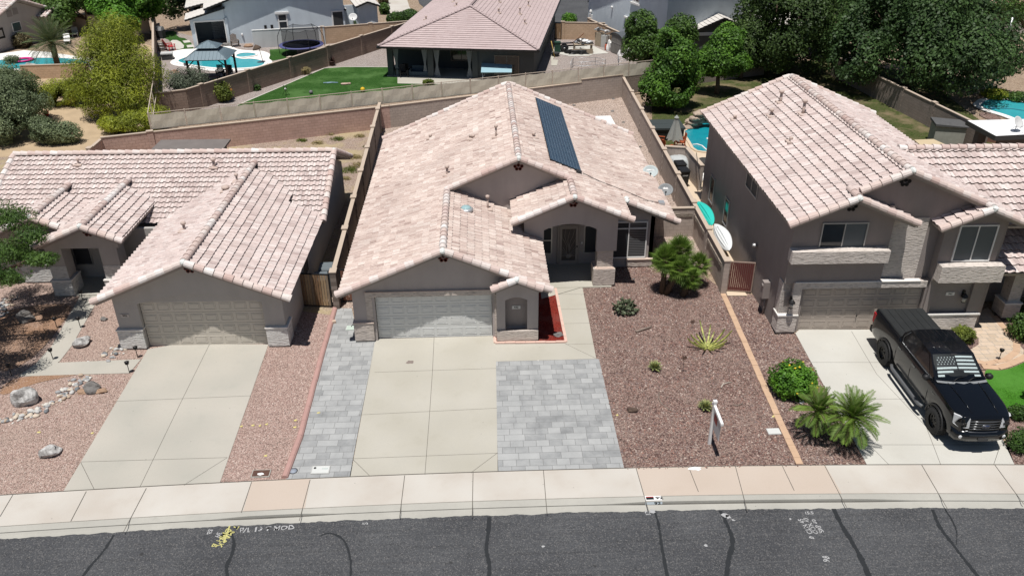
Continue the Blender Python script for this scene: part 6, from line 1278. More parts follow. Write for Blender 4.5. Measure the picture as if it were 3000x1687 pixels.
m=MB();sec=[(.80,.93,.52),(1.0,.86,.50),(1.09,.5,.49),(1.11,0,.49)];pts=[(x,-y,z) for x,y,z in sec]+[(x,y,z) for x,y,z in sec[::-1][1:]]
vs=[];
for x,y,z in pts: vs+=[(x-.12,y*.98,.50),(x-.02,y,.52),(x,y,.66),(x-.005,y,.80),(x-.10,y*.98,.84)]
m.add(vs,[(5*k+j,5*k+5+j,5*k+6+j,5*k+1+j) for k in range(len(pts)-1) for j in range(4)],0,.5,True);fb=m.build('front_bumper',PB,TK)
m=MB();vs=[]
for x,y,z in pts: vs+=[(x+.004,y*.9,.74),(x-.02,y*.9,.80),(x-.10,y*.9,.85)]
m.add(vs,[(3*k+j,3*k+3+j,3*k+4+j,3*k+1+j) for k in range(len(pts)-1) for j in range(2)],0,.5,True);m.build('bumper_step',CHR,fb)
m=MB();m.box(1.105,-.17,.55,1.125,.17,.66);m.build('licence_plate',DARKGREY,fb)
m=MB();m.box(-5.06,-.92,.52,-4.90,.92,.74);m.build('rear_bumper',TRIM,TK)
m=MB();n_=6
for k in range(n_):
    y0=-.84+1.68*k/n_;y1=-.84+1.68*(k+1)/n_;m.box(-4.86,y0+.006,1.49,-3.07,y1-.006,1.535)
m.box(-4.88,-.87,1.49,-3.07,-.841,1.53);m.box(-4.88,.841,1.49,-3.07,.87,1.53);m.build('tonneau_cover',TON,TK)
# ---------------------------------------------------------------- yard sign
p=g(1784,1116);q=gy(1810,1063,p.y-.75)
SG=thing('yard_sign','white swing post sign with hanging panel in the red gravel','sign',(p.x,p.y,0),math.radians(-91))
m=MB();m.box(-.05,-.05,0,.05,.05,1.82);m.box(-.065,-.065,1.82,.065,.065,1.88);m.build('post',WHITE_P,SG);m=MB();m.box(-.16,-.045,1.62,1.05,.045,1.71);m.build('arm',WHITE_P,SG)
m=MB();m.box(.14,-.012,.86,.90,.012,1.55);sp_=m.build('panel',plain('sign_panel_grey',(.42,.42,.43),.5,.3,var=.05),SG);m=MB();m.box(.16,.013,1.2,.55,.016,1.52);m.box(.16,-.016,1.2,.55,-.013,1.52);m.build('red_block',plain('sign_red',(.22,.03,.03),.5,.3),sp_)
# ---------------------------------------------------------------- solar array on the roof
SOL=NB('solar_cells');br=SOL.n.new('ShaderNodeTexBrick');br.offset=0;SOL.l.new(SOL.co,br.inputs[0]);br.inputs['Color1'].default_value=(.020,.040,.070,1);br.inputs['Color2'].default_value=(.026,.050,.085,1);br.inputs['Mortar'].default_value=(.17,.24,.30,1)
br.inputs['Scale'].default_value=1;br.inputs['Brick Width'].default_value=.163;br.inputs['Row Height'].default_value=.163;br.inputs['Mortar Size'].default_value=.006;SOL=SOL.done(br.outputs[0],.25,.5)
# columns of cells run along the ridge direction
a_=math.atan(SL)
sa=thing('solar_array','long dark blue row of solar panels on the right slope of the main roof','solar panels',(7.86,7.34,fR(7.86,0)+.13));sa.rotation_euler=(0,a_,0)
for k in range(11):
    m=MB();m.box(0,0,-.035,1.66,.96,0);o=m.build('module_frame',DKMETAL,sa,None,(0,.963*k,0));m=MB();m.add([(.012,.001,.003),(1.648,.001,.003),(1.648,.959,.003),(.012,.959,.003)],[(0,1,2,3)]);m.build('cells',SOL,o)
for yy in (.5,1.1): bxs(sa,'mounting_rail',ALU,(yy-.02,-.15,-.09,yy+.02,10.6,-.036))
for y in (7.8,):
    o=thing('solar_junction','small black junction box below the solar panels','box',(9.2,7.2,fR(9.2,0)+.05));o.rotation_euler=(0,a_,0);m=MB();m.box(-.1,-.12,0,.15,.12,.12);m.box(-.05,-.2,.02,.0,-.12,.08);m.build('box_case',DARKGREY,o)
# ---------------------------------------------------------------- dishes
def dish(label,p,h,az,el,R,matd,txt,tx=.1):
    t=thing('satellite_dish',label,'satellite dish',p,0);e=Vector((0,0,h));d=Vector((math.cos(el)*math.cos(az),math.cos(el)*math.sin(az),math.sin(el)));M=d.to_track_quat('Z','Y').to_matrix()
    m=MB();m.tube([(0,0,0),(0,0,h*.75),e-d*.08],.025,7);m.tube([(.25,.1,0),(0,0,h*.6)],.014,5);m.tube([(-.1,.28,0),(0,0,h*.6)],.014,5);m.build('mast',STEEL,t)
    m=MB();m.lathe([(.001,-.01),(R*.5,.015),(R*.85,.05),(R,.075),(R*.985,.085),(R*.8,.06),(R*.5,.028),(.001,.004)],e,22,0,None,M,True,1.,.9);o=m.build('reflector',matd,t)
    m=MB();lo=e+M@Vector((0,-R*.9,.05));f=e+M@Vector((0,-R*.75,R*.95));m.tube([lo,f],.014,5);m.lathe([(.04,-.05),(.05,.03),(.001,.05)],f,8,M=M);m.build('feed_arm',DARKGREY,t)
    if txt: text('lettering',txt,e+M@Vector((0,R*.22,.034)),tx,M@(Matrix.Rotation(0,3,'Z')),WHITE_P,o,.0,None,1.1,bold=.006)
    return t
DSH=plain('dish_pale_grey',(.40,.45,.45),.5,.3,var=.04);DSH2=plain('dish_mid_grey',(.20,.21,.215),.5,.3,var=.04)
P=gy(1690,520,8.0);dish('mid grey satellite dish on a pole by the tan wall, lower of two',(14.15,9.75,0),2.55,math.radians(-100),math.radians(48),.40,DSH2,'dish',.15)
dish('pale grey satellite dish at the roof eave, upper of the two by the tan wall',(13.75,11.9,1.2),1.55,math.radians(-100),math.radians(48),.42,DSH,'DIRECTV',.10)
dish('white satellite dish on the flat white patio roof',tuple(g(2553,330,2.73)),.55,math.radians(-60),math.radians(35),.42,plain('dish_white',(.62,.62,.61),.5,.3,var=.04),'',.1)
dish('white satellite dish behind the trampoline net',tuple(g(893,95))[:2]+(0,),2.1,math.radians(-90),math.radians(35),.45,MATS['dish_white'],'')
# ---------------------------------------------------------------- front yard pieces
def cmx(a,b): return ((1380+a*.2809)/SC,(780+b*.2809)/SC)
MULCH=gravel('red_mulch',[(.16,.018,.014),(.27,.035,.025),(.36,.055,.038),(.20,.025,.02)],14,34,1.)
sheet('mulch_bed',[tuple(g(*cmx(*q))) for q in ((262,790),(262,730),(690,730),(690,240),(880,240),(985,785))],.012,MULCH)
BRICKP=plain('pale_pink_edging',(.62,.43,.36),.85,.1,var=.15,scale=4);CURBP=plain('pink_curb',(.42,.26,.23),.85,.12,var=.14,scale=3);CURBT=plain('tan_border_brick',(.50,.345,.235),.85,.12,var=.16,scale=3)
def edging(name,label,pts,w,h,seg,mat,cat='edging',rnd_=False):
    """a run of separate short blocks along a line, one thing with its blocks as its parts pattern"""
    P=[g(*p) for p in pts];t=thing(name,label,cat,(P[0].x,P[0].y,0));m=MB()
    for a,b in zip(P,P[1:]):
        d=b-a;L=d.length;n=max(1,round(L/seg));u=d/L;q=Vector((-u.y,u.x,0))
        for k in range(n):
            s=a+u*(L*k/n+.004)-P[0];e=a+u*(L*(k+1)/n-.004)-P[0];j=rnd.uniform(-.006,.006);s=s+q*j;e=e+q*j
            if rnd_:
                pts_=[];N_=6;vs=[]
                for c in (s,e):
                    for i in range(N_+1): an=PI*i/N_;vs.append(c+q*math.cos(an)*w/2+Vector((0,0,math.sin(an)*h)))
                m.add(vs,[(i,i+1,N_+2+i,N_+1+i) for i in range(N_)]+[tuple(range(N_,-1,-1)),tuple(range(N_+1,2*N_+2))],0,None)
            else:
                hh=h+rnd.uniform(-.006,.008);m.add([s-q*w/2,e-q*w/2,e+q*w/2,s+q*w/2]+[v+Vector((0,0,hh)) for v in (s-q*w/2,e-q*w/2,e+q*w/2,s+q*w/2)],[(0,3,2,1),(4,5,6,7),(0,1,5,4),(1,2,6,5),(2,3,7,6),(3,0,4,7)],0,None)
    m.build('edge_blocks',mat,t);return t
edging('garden_edging','pale pink brick edging round the red mulch bed',[cmx(248,738),cmx(250,805),cmx(990,795),cmx(880,238)],.12,.07,.42,BRICKP)
edging('garden_edging','rounded pink concrete curb along the left paver strip',[(843,776),(800,930),(755,1100),(716,1203)],.24,.13,.9,CURBP,rnd_=True)
edging('garden_edging','flat tan brick border between the red gravel and the palm strip',[(1818,738),(1868,850),(1928,985),(1975,1090),(2012,1168)],.24,.035,.36,CURBT)
edging('garden_edging','tan block border round the turf by the paver path',[(2470,924),(2510,927),(2540,918),(2576,902),(2640,865)],.30,.06,.5,CURBT)
edging('garden_edging','tan soldier border curving round the paver path',[(2425,902),(2480,915),(2530,905),(2556,885),(2558,862),(2530,830),(2500,795)],.26,.03,.4,CURBT)
STONEG=NB('boulder_grey');_c=STONEG.mix((.22,.21,.20),(.62,.61,.59),STONEG.ramp(STONEG.noise(2.6,5,rough=.7),[(.38,0.),(.62,1.)]));STONEG.bump(STONEG.noise(9,4),.8,.06);STONEG=STONEG.done(_c,.9,.15)
STONED=plain('boulder_dark',(.19,.18,.17),.9,.15,var=.35,scale=4,bump=.7,bscale=12);STONET=plain('boulder_tan',(.33,.22,.15),.9,.15,var=.2,scale=4,bump=.5,bscale=12)
def rock(label,px,r,mat,seed,name='boulder',cat='boulder',rzv=0.,sub=3,amp=.28,loc=None):
    p=loc or g(*px);m=MB();m.blob((0,0,r[2]*.62),r,seed,amp,1.1,sub,flat=-r[2]*.62);o=m.build(name,mat,None,label,(p[0],p[1],0),rzv);tag(o,label,cat);return o
rock('pale grey marbled boulder above the stream of pebbles at left',(68,1012),(.42,.36,.40),STONEG,3);rock('white grey boulder beside the left walkway and tree shadow',(203,868),(.36,.28,.22),STONEG,5,rzv=.4);rock('dark rounded boulder lying in the tree shadow at left',(68,806),(.36,.32,.32),STONED,7)
rock('small pale boulder alone on the pink granite near the sidewalk',(127,1142),(.34,.26,.20),STONEG,9,rzv=.5);rock('dark grey boulder with two tan stones at its sides',(232,982),(.34,.24,.24),STONED,11)
rock('flat tan stone left of the dark grey boulder',(208,987),(.2,.13,.08),STONET,13);rock('flat tan stone right of the dark grey boulder',(256,986),(.2,.14,.10),STONET,15);rock('small blue grey stone by the left garage pebbles',(262,805),(.16,.11,.09),STONED,17);rock('pale rock under the left garage pillar',(312,873),(.2,.14,.13),STONEG,19)
rock('brown rock near the lower edge of the red gravel',(1591,1034),(.19,.13,.10),plain('rock_brown',(.10,.07,.055),.9,.15,var=.3),21,'rock','rock');rock('grey round stone at the corner of the red mulch',(1405,845),(.20,.15,.11),STONED,23,'rock','rock');rock('small dark stone at the left end of the red mulch',(1257,856),(.13,.10,.06),STONED,25,'rock','rock');rock('tiny dark stone near the porch pillar shadow',(1594,703),(.05,.05,.05),STONED,27,'rock','rock')
# river stones: each its own object, six shapes
PEB=[plain('pebble_%s'%n,c,.85,.2,var=.12) for n,c in (('white',(.58,.55,.50)),('cream',(.55,.47,.38)),('grey',(.33,.33,.33)),('slate',(.17,.18,.19)),('tan',(.42,.33,.25)),('pale',(.48,.47,.45)))]
proto=[]
for k in range(6):
    m=MB();m.blob((0,0,.35),(1,.72,.5),k+31,.12,1.3,2,smooth=True);proto.append(m.mesh('river_stone',PEB[k]))
def stones(line,w,n,big=.11):
    P=[g(*p) for p in line];S=[(b-a).length for a,b in zip(P,P[1:])];T=sum(S)
    for _ in range(n):
        s=rnd.uniform(0,T);k=0
        while k<len(S)-1 and s>S[k]: s-=S[k];k+=1
        d=(P[k+1]-P[k]);u=d/S[k];q=Vector((-u.y,u.x,0));c=P[k]+u*s+q*rnd.gauss(0,w*.42)
        o=bpy.data.objects.new('river_stone',proto[rnd.randrange(6)]);COL.objects.link(o);r=big*rnd.uniform(.45,1.15)
        o.location=(c.x,c.y,.0);o.scale=(r,r,r*rnd.uniform(.8,1.2));o.rotation_euler=(rnd.uniform(-.2,.2),rnd.uniform(-.2,.2),rnd.uniform(0,6.3))
        tag(o,'smooth river stone in the dry pebble streams of the left front yard','stone','river stones in the left front yard')
stones([(348,800),(338,830),(325,860),(290,890),(255,903)],.42,95);stones([(222,948),(190,968),(165,990),(140,1012),(100,1036),(60,1046),(-10,1062)],.40,130);stones([(-10,800),(10,770),(35,745)],.5,40)
# path lights
def pathlight(px,label,h=.42):
    p=g(*px);t=thing('path_light',label,'path light',(p.x,p.y,0),rnd.uniform(0,6),'small black path lights');m=MB();m.tube([(0,0,0),(0,0,h)],.016,6);m.build('stake',DKMETAL,t)
    m=MB();m.lathe([(.03,h-.02),(.075,h+.02),(.085,h+.09),(.05,h+.11),(.10,h+.115),(.04,h+.15),(.001,h+.155)],(0,0,0),10);m.build('lamp_head',DKMETAL,t)
for q,l in (((326,938),'black path light at the front corner of the left walkway and driveway'),((347,900),'black path light behind the left walkway next to the driveway'),((30,945),'black path light at the outer bend of the left walkway'),((134,905),'black path light in the tree shadow at the inner bend of the left walkway'),((203,825),'black path light in shadow right of the left walkway'),((144,826),'black path light in shadow left of the left walkway'),((209,757),'black path light at the left entry pillar'),((2512,906),'black path light on the bed beside the right paver path')): pathlight(q,l)
# lids and boxes
def lid(label,px,w,d,mat,name='meter_box',rzv=0.,h=.03,rim=None,cat='utility lid'):
    p=g(*px);t=thing(name,label,cat,(p.x,p.y,0),rzv);m=MB();m.box(-w/2,-d/2,0,w/2,d/2,h+.012);m.build('box_rim',rim or CONC_K,t);m=MB();m.box(-w/2+.03,-d/2+.03,0,w/2-.03,d/2-.03,h+.02);return t,m.build('lid',mat,t)
t,o=lid('rusty brown meter lid in the pink granite by the sidewalk',(657,1192),.62,.36,plain('rusty_lid',(.10,.055,.042),.8,.2,var=.4,scale=8));m=MB();m.blob((.0,-.05,.056),(.1,.07,.006),2,.3);m.build('paint_splash',WHITE_P,t)
t,o=lid('white meter box lid with black eyelet at the foot of the paver strip',(807,1183),.62,.40,plain('white_lid',(.56,.57,.55),.7,.2,var=.06),rim=plain('lid_rim_grey',(.42,.42,.40),.8,.2));m=MB();m.lathe([(.045,0),(.045,.008),(.001,.009)],(-.2,.08,.05),12);m.build('eyelet',BLACK,t);text('lettering','COX',Vector((.14,.03,.053)),.09,rz(0),plain('lid_print',(.25,.38,.36),.8,.1),t)
p=g(738,1185);t=thing('sewer_cleanout','round grey cleanout cap at the foot of the paver strip','utility lid',(p.x,p.y,0));m=MB();m.lathe([(.15,0),(.15,.025),(.12,.026),(.12,.02)],(0,0,0),20);m.build('cap_ring',DARKGREY,t);m=MB();m.lathe([(.12,0),(.12,.028),(.001,.032)],(0,0,0),18);m.build('lid',plain('cap_grey_blue',(.28,.31,.36),.7,.2),t)
lid('white box lid near the tan brick border',(1946,1086),.46,.32,MATS['white_lid'],rim=MATS['white_lid']);t,o=lid('pale green valve box beside the main garage pillar',(882,826),.36,.36,plain('valve_green',(.45,.53,.47),.7,.2),rim=plain('valve_rim',(.50,.55,.5),.7,.2))
p=g(2014,1010);m=MB();m.lathe([(.13,0),(.13,.02),(.05,.03),(.001,.031)],(0,0,0),14);tag(m.build('irrigation_cap',WHITE_P,None,None,(p.x,p.y,0)),'small white irrigation cap in gravel near the pygmy palms','irrigation cap')
p=g(849,762);m=MB();m.box(-.2,-.09,.0,.0,.09,.1);o=m.build('loose_brick',plain('brick_buff',(.50,.38,.30),.85,.1),None,None,(g(985,935).x,0,0));q=g((700+930*.3053)/SC,(850+310*.3053)/SC);o.location=(q.x,q.y,.012);o.rotation_euler=(0,0,.3);tag(o,'single loose buff brick on the paver strip by the gate','brick')
def stick(label,pts,r,mat=None):
    P=[g(*p)+Vector((0,0,r*.8+rnd.uniform(0,.02))) for p in pts];c=P[0].copy();c.z=0;m=MB();m.tube([p-c for p in P],[r*(1-.5*k/len(P)) for k in range(len(P))],6);tag(m.build('fallen_stick',mat or STK,None,None,c),label,'stick')
STK=plain('dry_stick',(.24,.19,.16),.9,.1,var=.25,scale=6)
stick('thick grey log lying in the red gravel below the prickly pear',[(1600,837),(1615,832),(1638,825)],.06);stick('long bent stick on the red gravel left of the sign',[(1658,988),(1657,1003),(1665,1018),(1680,1028),(1691,1036)],.03);stick('short curved stick near the tan border',[(1814,976),(1818,968),(1828,965),(1840,962)],.03,plain('stick_pale',(.42,.37,.32),.9,.1));stick('small twig right of the sign',[(1843,1020),(1855,1021),(1868,1016)],.025)
def pinwheel(label,px,h):
    p=g(*px);t=thing('garden_spinner',label,'garden spinner',(p.x,p.y,0));m=MB();m.tube([(0,0,0),(0,0,h)],.008,5);m.build('stake',DKMETAL,t);m=MB()
    for k in range(7):
        a=2*PI*k/7;m.tube([(.02*math.cos(a),-.02,h+.02*math.sin(a)),(.08*math.cos(a+.25),-.03,h+.08*math.sin(a+.25)),(.13*math.cos(a+.7),-.02,h+.13*math.sin(a+.7))],[.012,.022,.008],5)
    m.build('spinner_blades',plain('rusty_brown',(.09,.05,.035),.8,.2),t)
pinwheel('rusty pinwheel on a stake between the agave and cactus',(1717,938),.75);pinwheel('short dark pinwheel beside the yellow cactus',(1740,826),.35)
for i,(x,y) in enumerate(((607,1073),(636,1071),(654,1071),(671,1068),(669,1147),(801,1039),(744,1058),(742,1075),(1552,1045),(1945,1048),(98,1088),(232,1090))):
    p=g(x,y);m=MB();m.add([(.07*rnd.uniform(.5,1.2)*math.cos(2*PI*k/7),.05*rnd.uniform(.5,1.2)*math.sin(2*PI*k/7),.0) for k in range(7)],[tuple(range(7))]);m.add([(0,0,0),(.05,.02,.02),(.02,.06,.015)],[(0,1,2)]);o=m.build('yellow_leaf',MATS['yellow_paint'] if 'yellow_paint' in MATS else plain('yellow_paint',(.62,.54,.22),.8,.1,var=.2),None,None,(p.x,p.y,.022));tag(o,'small yellow scrap on the ground in the front yards','yellow scrap','yellow scraps in the front yards')
m=MB();q=g(1031,911);n=13;m.add([(.17*rnd.uniform(.6,1.2)*math.cos(2*PI*k/n),.13*rnd.uniform(.6,1.2)*math.sin(2*PI*k/n),0) for k in range(n)],[tuple(range(n))]);struct(m.build('oil_stain',plain('oil_stain',(.22,.18,.16),.8,.2,var=.2),None,None,(q.x,q.y,.0195)))
# ---------------------------------------------------------------- side yards
def bin_(label,loc,rzv,mat,mark=None,txt=None,h=1.05):
    t=thing('wheelie_bin',label,'trash bin',loc,rzv,'wheeled trash bins');m=MB();m.add([(-.24,-.26,.05),(.24,-.26,.05),(.24,.24,.05),(-.24,.24,.05),(-.30,-.34,h),(.30,-.34,h),(.30,.32,h),(-.30,.32,h)],[(0,3,2,1),(4,5,6,7),(0,1,5,4),(1,2,6,5),(2,3,7,6),(3,0,4,7)]);m.build('bin_body',mat,t)
    m=MB();m.add([(-.33,-.38,h+.01),(.33,-.38,h+.01),(.33,.36,h+.01),(-.33,.36,h+.01),(-.29,-.34,h+.08),(.29,-.34,h+.08),(.29,.34,h+.10),(-.29,.34,h+.10)],[(0,3,2,1),(4,5,6,7),(0,1,5,4),(1,2,6,5),(2,3,7,6),(3,0,4,7)]);l=m.build('lid',mat,t)
    m=MB();m.tube([(-.25,.40,h-.02),(.25,.40,h-.02)],.02,6);m.build('handle',mat,t)
    for x in (-.25,.25):
        m=MB();m.lathe([(.12,-.03),(.12,.03)],(x,.22,.12),12,M=Matrix.Rotation(PI/2,3,'Y'));m.build('wheel',BLACK,t)
    if txt: text('lettering',txt,Vector((0,-.04,h+.088)),.11,Matrix.Rotation(0,3,'Z'),WHITE_P,l);text('lettering',txt,Vector((0,-.33,h-.25)),.12,Matrix.Rotation(math.radians(86),3,'X'),WHITE_P,t)
BINB=plain('bin_blue_grey',(.14,.165,.18),.5,.35,var=.12)
bin_('blue grey trash bin behind the wooden gate, nearer the gate',(-2.95,3.75,0),.1,BINB);bin_('blue grey trash bin behind the wooden gate, farther back',(-2.85,4.7,0),.05,BINB)
bin_('black trash bin by the tan wall, nearer the block enclosure end',(16.8,16.55,0),.15,BLACK,None,'TRASH');bin_('black trash bin half under the grey tarp',(16.85,17.7,0),.1,BLACK,None,'A')
def kayak(label,loc,rzv,tilt,L,W,mat):
    t=thing('kayak',label,'kayak',loc,rzv);t.rotation_euler=(0,tilt,rzv);m=MB();vs=[];N_=26;K=17
    for i in range(N_+1):
        s=i/N_;b=math.sin(PI*s)**.6;w=W/2*b;rock_=.10*(2*s-1)**4
        for k in range(K):
            a=2*PI*k/K;gr=1+.10*math.cos(a*4)*(1 if math.sin(a)>0 else .3);vs.append((w*math.cos(a)*(1+.05*math.cos(3*a)),(s-.5)*L,(.17*b*math.sin(a)*gr)+rock_+(.01*math.sin(i*2.2) if math.sin(a)>.2 else 0)))
    m.add(vs,[(i*K+k,i*K+(k+1)%K,(i+1)*K+(k+1)%K,(i+1)*K+k) for i in range(N_) for k in range(K)]+[tuple(range(K)),tuple(range(N_*K,N_*K+K))[::-1]],0,.5,True);m.build('hull',mat,t)
    for x in (-.13,0,.13):
        m=MB();m.tube([(x*(.4+.6*math.sin(PI*(.15+.7*j/8))),(.15+.7*j/8-.5)*L,.165*math.sin(PI*(.15+.7*j/8))**.6+.02) for j in range(9)],.022,6);m.build('hull_rib',mat,t)
kayak('teal kayak on its side between the tan wall and the two storey house',(16.5,10.05,1.0),.02,-.75,3.15,.78,plain('teal_plastic',(.035,.52,.44),.4,.4,var=.06));kayak('white kayak on its side beside the tan wall, nearer the gate',(16.62,7.0,1.03),-.02,-.75,3.1,.80,plain('white_plastic',(.70,.72,.72),.4,.4,var=.04))
wall((17.5,19.0),(17.68,15.72),1.6,BRG,'freestanding block screen wall beside the covered furniture','screen_wall',(),CAPW,.2)
wall((16.2,19.3),(17.5,19.0),1.6,BRG,'short block wall closing the tarp corner','screen_wall',(),CAPW,.18)
CLOTH=plain('tarp_grey',(.42,.44,.44),.75,.2,var=.15,scale=3)
def drape(label,loc,r,h,mat,name,cat,seed=1,seg=40,fl=.16,rzv=0.,flat=.55):
    t=thing(name,label,cat,loc,rzv);m=MB();vs=[];zs=(0.03,h*.35,h*.7,h*.92,h,h*1.02)
    for j,z in enumerate(zs):
        k=(1.05,1.0,.94,.9,.7,.0)[j]
        for i in range(seg):
            a=2*PI*i/seg;f=1+fl*(1-j/5)*noise.noise(Vector((math.cos(a)*3,math.sin(a)*3,seed+j*.35)))*2;sq=1/max(abs(math.cos(a)),abs(math.sin(a)))**flat
            vs.append((r[0]*k*f*sq*math.cos(a),r[1]*k*f*sq*math.sin(a),z+(.05*noise.noise(Vector((a*2,seed,j))) if 0<j<5 else 0)))
    m.add(vs,[(j*seg+i,j*seg+(i+1)%seg,(j+1)*seg+(i+1)%seg,(j+1)*seg+i) for j in range(5) for i in range(seg)],0,.5,True);m.build('cover',mat,t);return t
drape('patio furniture under a crumpled pale grey tarp beside the tan wall',(16.95,18.55,0),(.62,.62),1.15,CLOTH,'covered_furniture','covered furniture',3,fl=.3);drape('round barbecue under a dark cover against the two storey house',(18.55,18.3,0),(.62,.55),1.05,plain('cover_charcoal',(.05,.048,.046),.75,.2,var=.2),'covered_barbecue','barbecue',8,flat=.2)
SP=thing('hot_tub','square hot tub under a dark green grey cover beside the tan wall','hot tub',(17.75,26.0,0),.0);m=MB();m.box(-1.05,-.95,0,1.05,.95,.80);m.build('tub_shell',plain('tub_black',(.015,.016,.016),.5,.3),SP);m=MB();m.box(-1.12,-1.02,.80,1.12,-.01,.93);m.box(-1.12,.01,.80,1.12,1.02,.93);m.build('tub_cover',plain('tub_cover_slate',(.045,.055,.055),.7,.3,var=.12),SP)
UM=thing('patio_umbrella','folded grey patio umbrella standing by the hot tub','umbrella',(17.75,23.3,0));m=MB();m.tube([(0,0,0),(0,0,2.35)],.025,8);m.build('pole',DKMETAL,UM);m=MB();vs=[];K=16
for j,(z,r) in enumerate(((.75,.46),(1.2,.33),(1.6,.22),(1.95,.14),(2.15,.11),(2.2,.16),(2.38,.02))):
    for k in range(K): a=2*PI*k/K;q=r*(1+(.28 if k%2 else -.2)*(1 if j<4 else .3));vs.append((q*math.cos(a),q*math.sin(a),z-(.08 if k%2 and j==0 else 0)))
m.add(vs,[(j*K+k,j*K+(k+1)%K,(j+1)*K+(k+1)%K,(j+1)*K+k) for j in range(6) for k in range(K)]);m.build('canopy',plain('umbrella_grey',(.30,.31,.29),.85,.1,var=.12),UM)
def chair(label,loc,rzv,mat,name='patio_chair',group=None,adiron=False,s=1.):
    t=thing(name,label,'chair',loc,rzv,group);t.scale=(s,s,s);m=MB();m.prism([(-.28,.40),(.30,.33),(.30,.29),(-.28,.36)],-.26,.26,'x') if 0 else m.box(-.26,-.28,.34,.26,.26,.39);m.build('seat',mat,t)
    m=MB();tilt=.35 if adiron else .12
    for k in range(5): x=-.22+.11*k;hh=1.0+(.08*math.cos((k-2)*.9) if adiron else 0);m.add([(x-.045,.24,.36),(x+.045,.24,.36),(x+.05,.24+tilt,hh),(x-.05,.24+tilt,hh),(x-.045,.27,.36),(x+.045,.27,.36),(x+.05,.27+tilt,hh),(x-.05,.27+tilt,hh)],[(0,1,2,3),(7,6,5,4),(0,4,5,1),(1,5,6,2),(2,6,7,3),(3,7,4,0)])
    m.build('backrest',mat,t)
    for x in (-.33,.33):
        m=MB();m.box(x-.06,-.34,.56,x+.06,.30,.60);m.build('armrest',mat,t)
        for y in (-.28,.26): m=MB();m.box(x-.03,y-.03,0,x+.03,y+.03,.56);m.build('leg',mat,t)
    return t
ORG=plain('terracotta_seat',(.33,.085,.035),.7,.2,var=.15)
chair('terracotta red patio chair left of the folded umbrella',(16.85,24.0,0),1.2,ORG,'patio_chair','red chairs by the umbrella');chair('terracotta red patio chair right of the folded umbrella',(18.25,23.7,0),-1.6,ORG,'patio_chair','red chairs by the umbrella');chair('terracotta red patio chair against the tan wall below the umbrella',(17.0,22.6,0),2.2,ORG,'patio_chair','red chairs by the umbrella')
WF=thing('rock_waterfall','stacked tan boulders forming a waterfall at the head of the teal pool','waterfall',(20.9,27.5,0))
q_=random.Random(5)
for k in range(34):
    lv=k%4;a=q_.uniform(0,PI);m=MB();r=(1.15-.22*lv)*q_.uniform(.75,1.);rr=(.42*q_.uniform(.8,1.2),.34*q_.uniform(.8,1.2),.20*q_.uniform(.8,1.2));m.blob((r*math.cos(a)*1.15,r*math.sin(a)*.7,.14+.34*lv),rr,k+3,.2,1.2,2);m.build('boulder',plain('waterfall_rock',(.38,.30,.235),.9,.1,var=.3,scale=2.5,bump=.7,bscale=10) if 'waterfall_rock' not in MATS else MATS['waterfall_rock'],WF)
BUK=thing('bucket_stack','white buckets on the tan side path by the two storey house','bucket',(18.35,16.6,0))
for i,(x,y) in enumerate(((0,0),(-.2,.55),(.0,1.0))): m=MB();m.lathe([(.15,0),(.19,.36),(.17,.36),(.14,.3),(.001,.28)],(x,y,0),14);m.build('bucket',WHITE_P if i!=0 else STEEL,BUK)
m=MB();m.tube([(0,0,0),(.15,1.2,.0),(.2,3.9,2.1)],.02,6);tag(m.build('leaning_pole',BLACK,None,None,(17.25,12.6,.05)),'thin black pole leaning along the kayak side path','pole')
m=MB();m.tube([Vector(g(*cb2(1840,1062)))+Vector((0,0,.08)),Vector(g(*cb2(1900,1060)))+Vector((0,0,.1)),Vector(g(*cb2(1960,1080)))+Vector((0,0,.1)),Vector(g(*cb2(2020,1130)))+Vector((0,0,.08))],.045,6);tag(m.build('pool_hose',WHITE_P),'white hose curving across the deep teal pool','hose')
m=MB();m.lathe([(.001,0),(.2,0),(.2,.05),(.001,.07)],g(*cb2(2050,988))+Vector((0,0,.07)),14);tag(m.build('pool_float',WHITE_P),'white round float on the deep teal pool','pool float')
sheet('white_slab',[tuple(g(*cb2(*q))) for q in ((550,700),(810,692),(890,835),(830,880))],.03,WHITE_P)
for i,(x,y) in enumerate(((845,478),(350,558),(835,632),(972,772),(1182,1080))): rock('dark clod on the pale back yard gravel of the main house',cb2(x,y),(.13,.1,.06),STONED,40+i,'rock','rock')['group']='dark clods on the back yard gravel'
# ---------------------------------------------------------------- rear garden things
GZB=thing('gazebo','dark metal gazebo with two tier blue grey roof beside the free form pool','gazebo',(-18.9,43.6,0),math.radians(1))
GRF=plain('gazebo_roof_blue_grey',(.155,.205,.235),.45,.4,.2,var=.06);GP_=plain('gazebo_post_brown',(.035,.022,.018),.7,.2,var=.2)
hx_,hy_=1.9,1.75
for x in (-1,1):
    for y in (-1,1):
        m=MB();m.box(x*1.62-.08,y*1.5-.08,0,x*1.62+.08,y*1.5+.08,2.05);p_=m.build('post',GP_,GZB)
        m=MB();m.tube([(x*1.62,y*1.5,1.5),(x*1.05,y*1.5,2.02)],.05,5);m.build('brace',GP_,GZB)
for b in ((-1.72,-1.56,2.02,1.72,-1.44,2.14),(-1.72,1.44,2.02,1.72,1.56,2.14),(-1.72,-1.44,2.02,-1.60,1.44,2.14),(1.60,-1.44,2.02,1.72,1.44,2.14)): bxs(GZB,'beam',GP_,b)
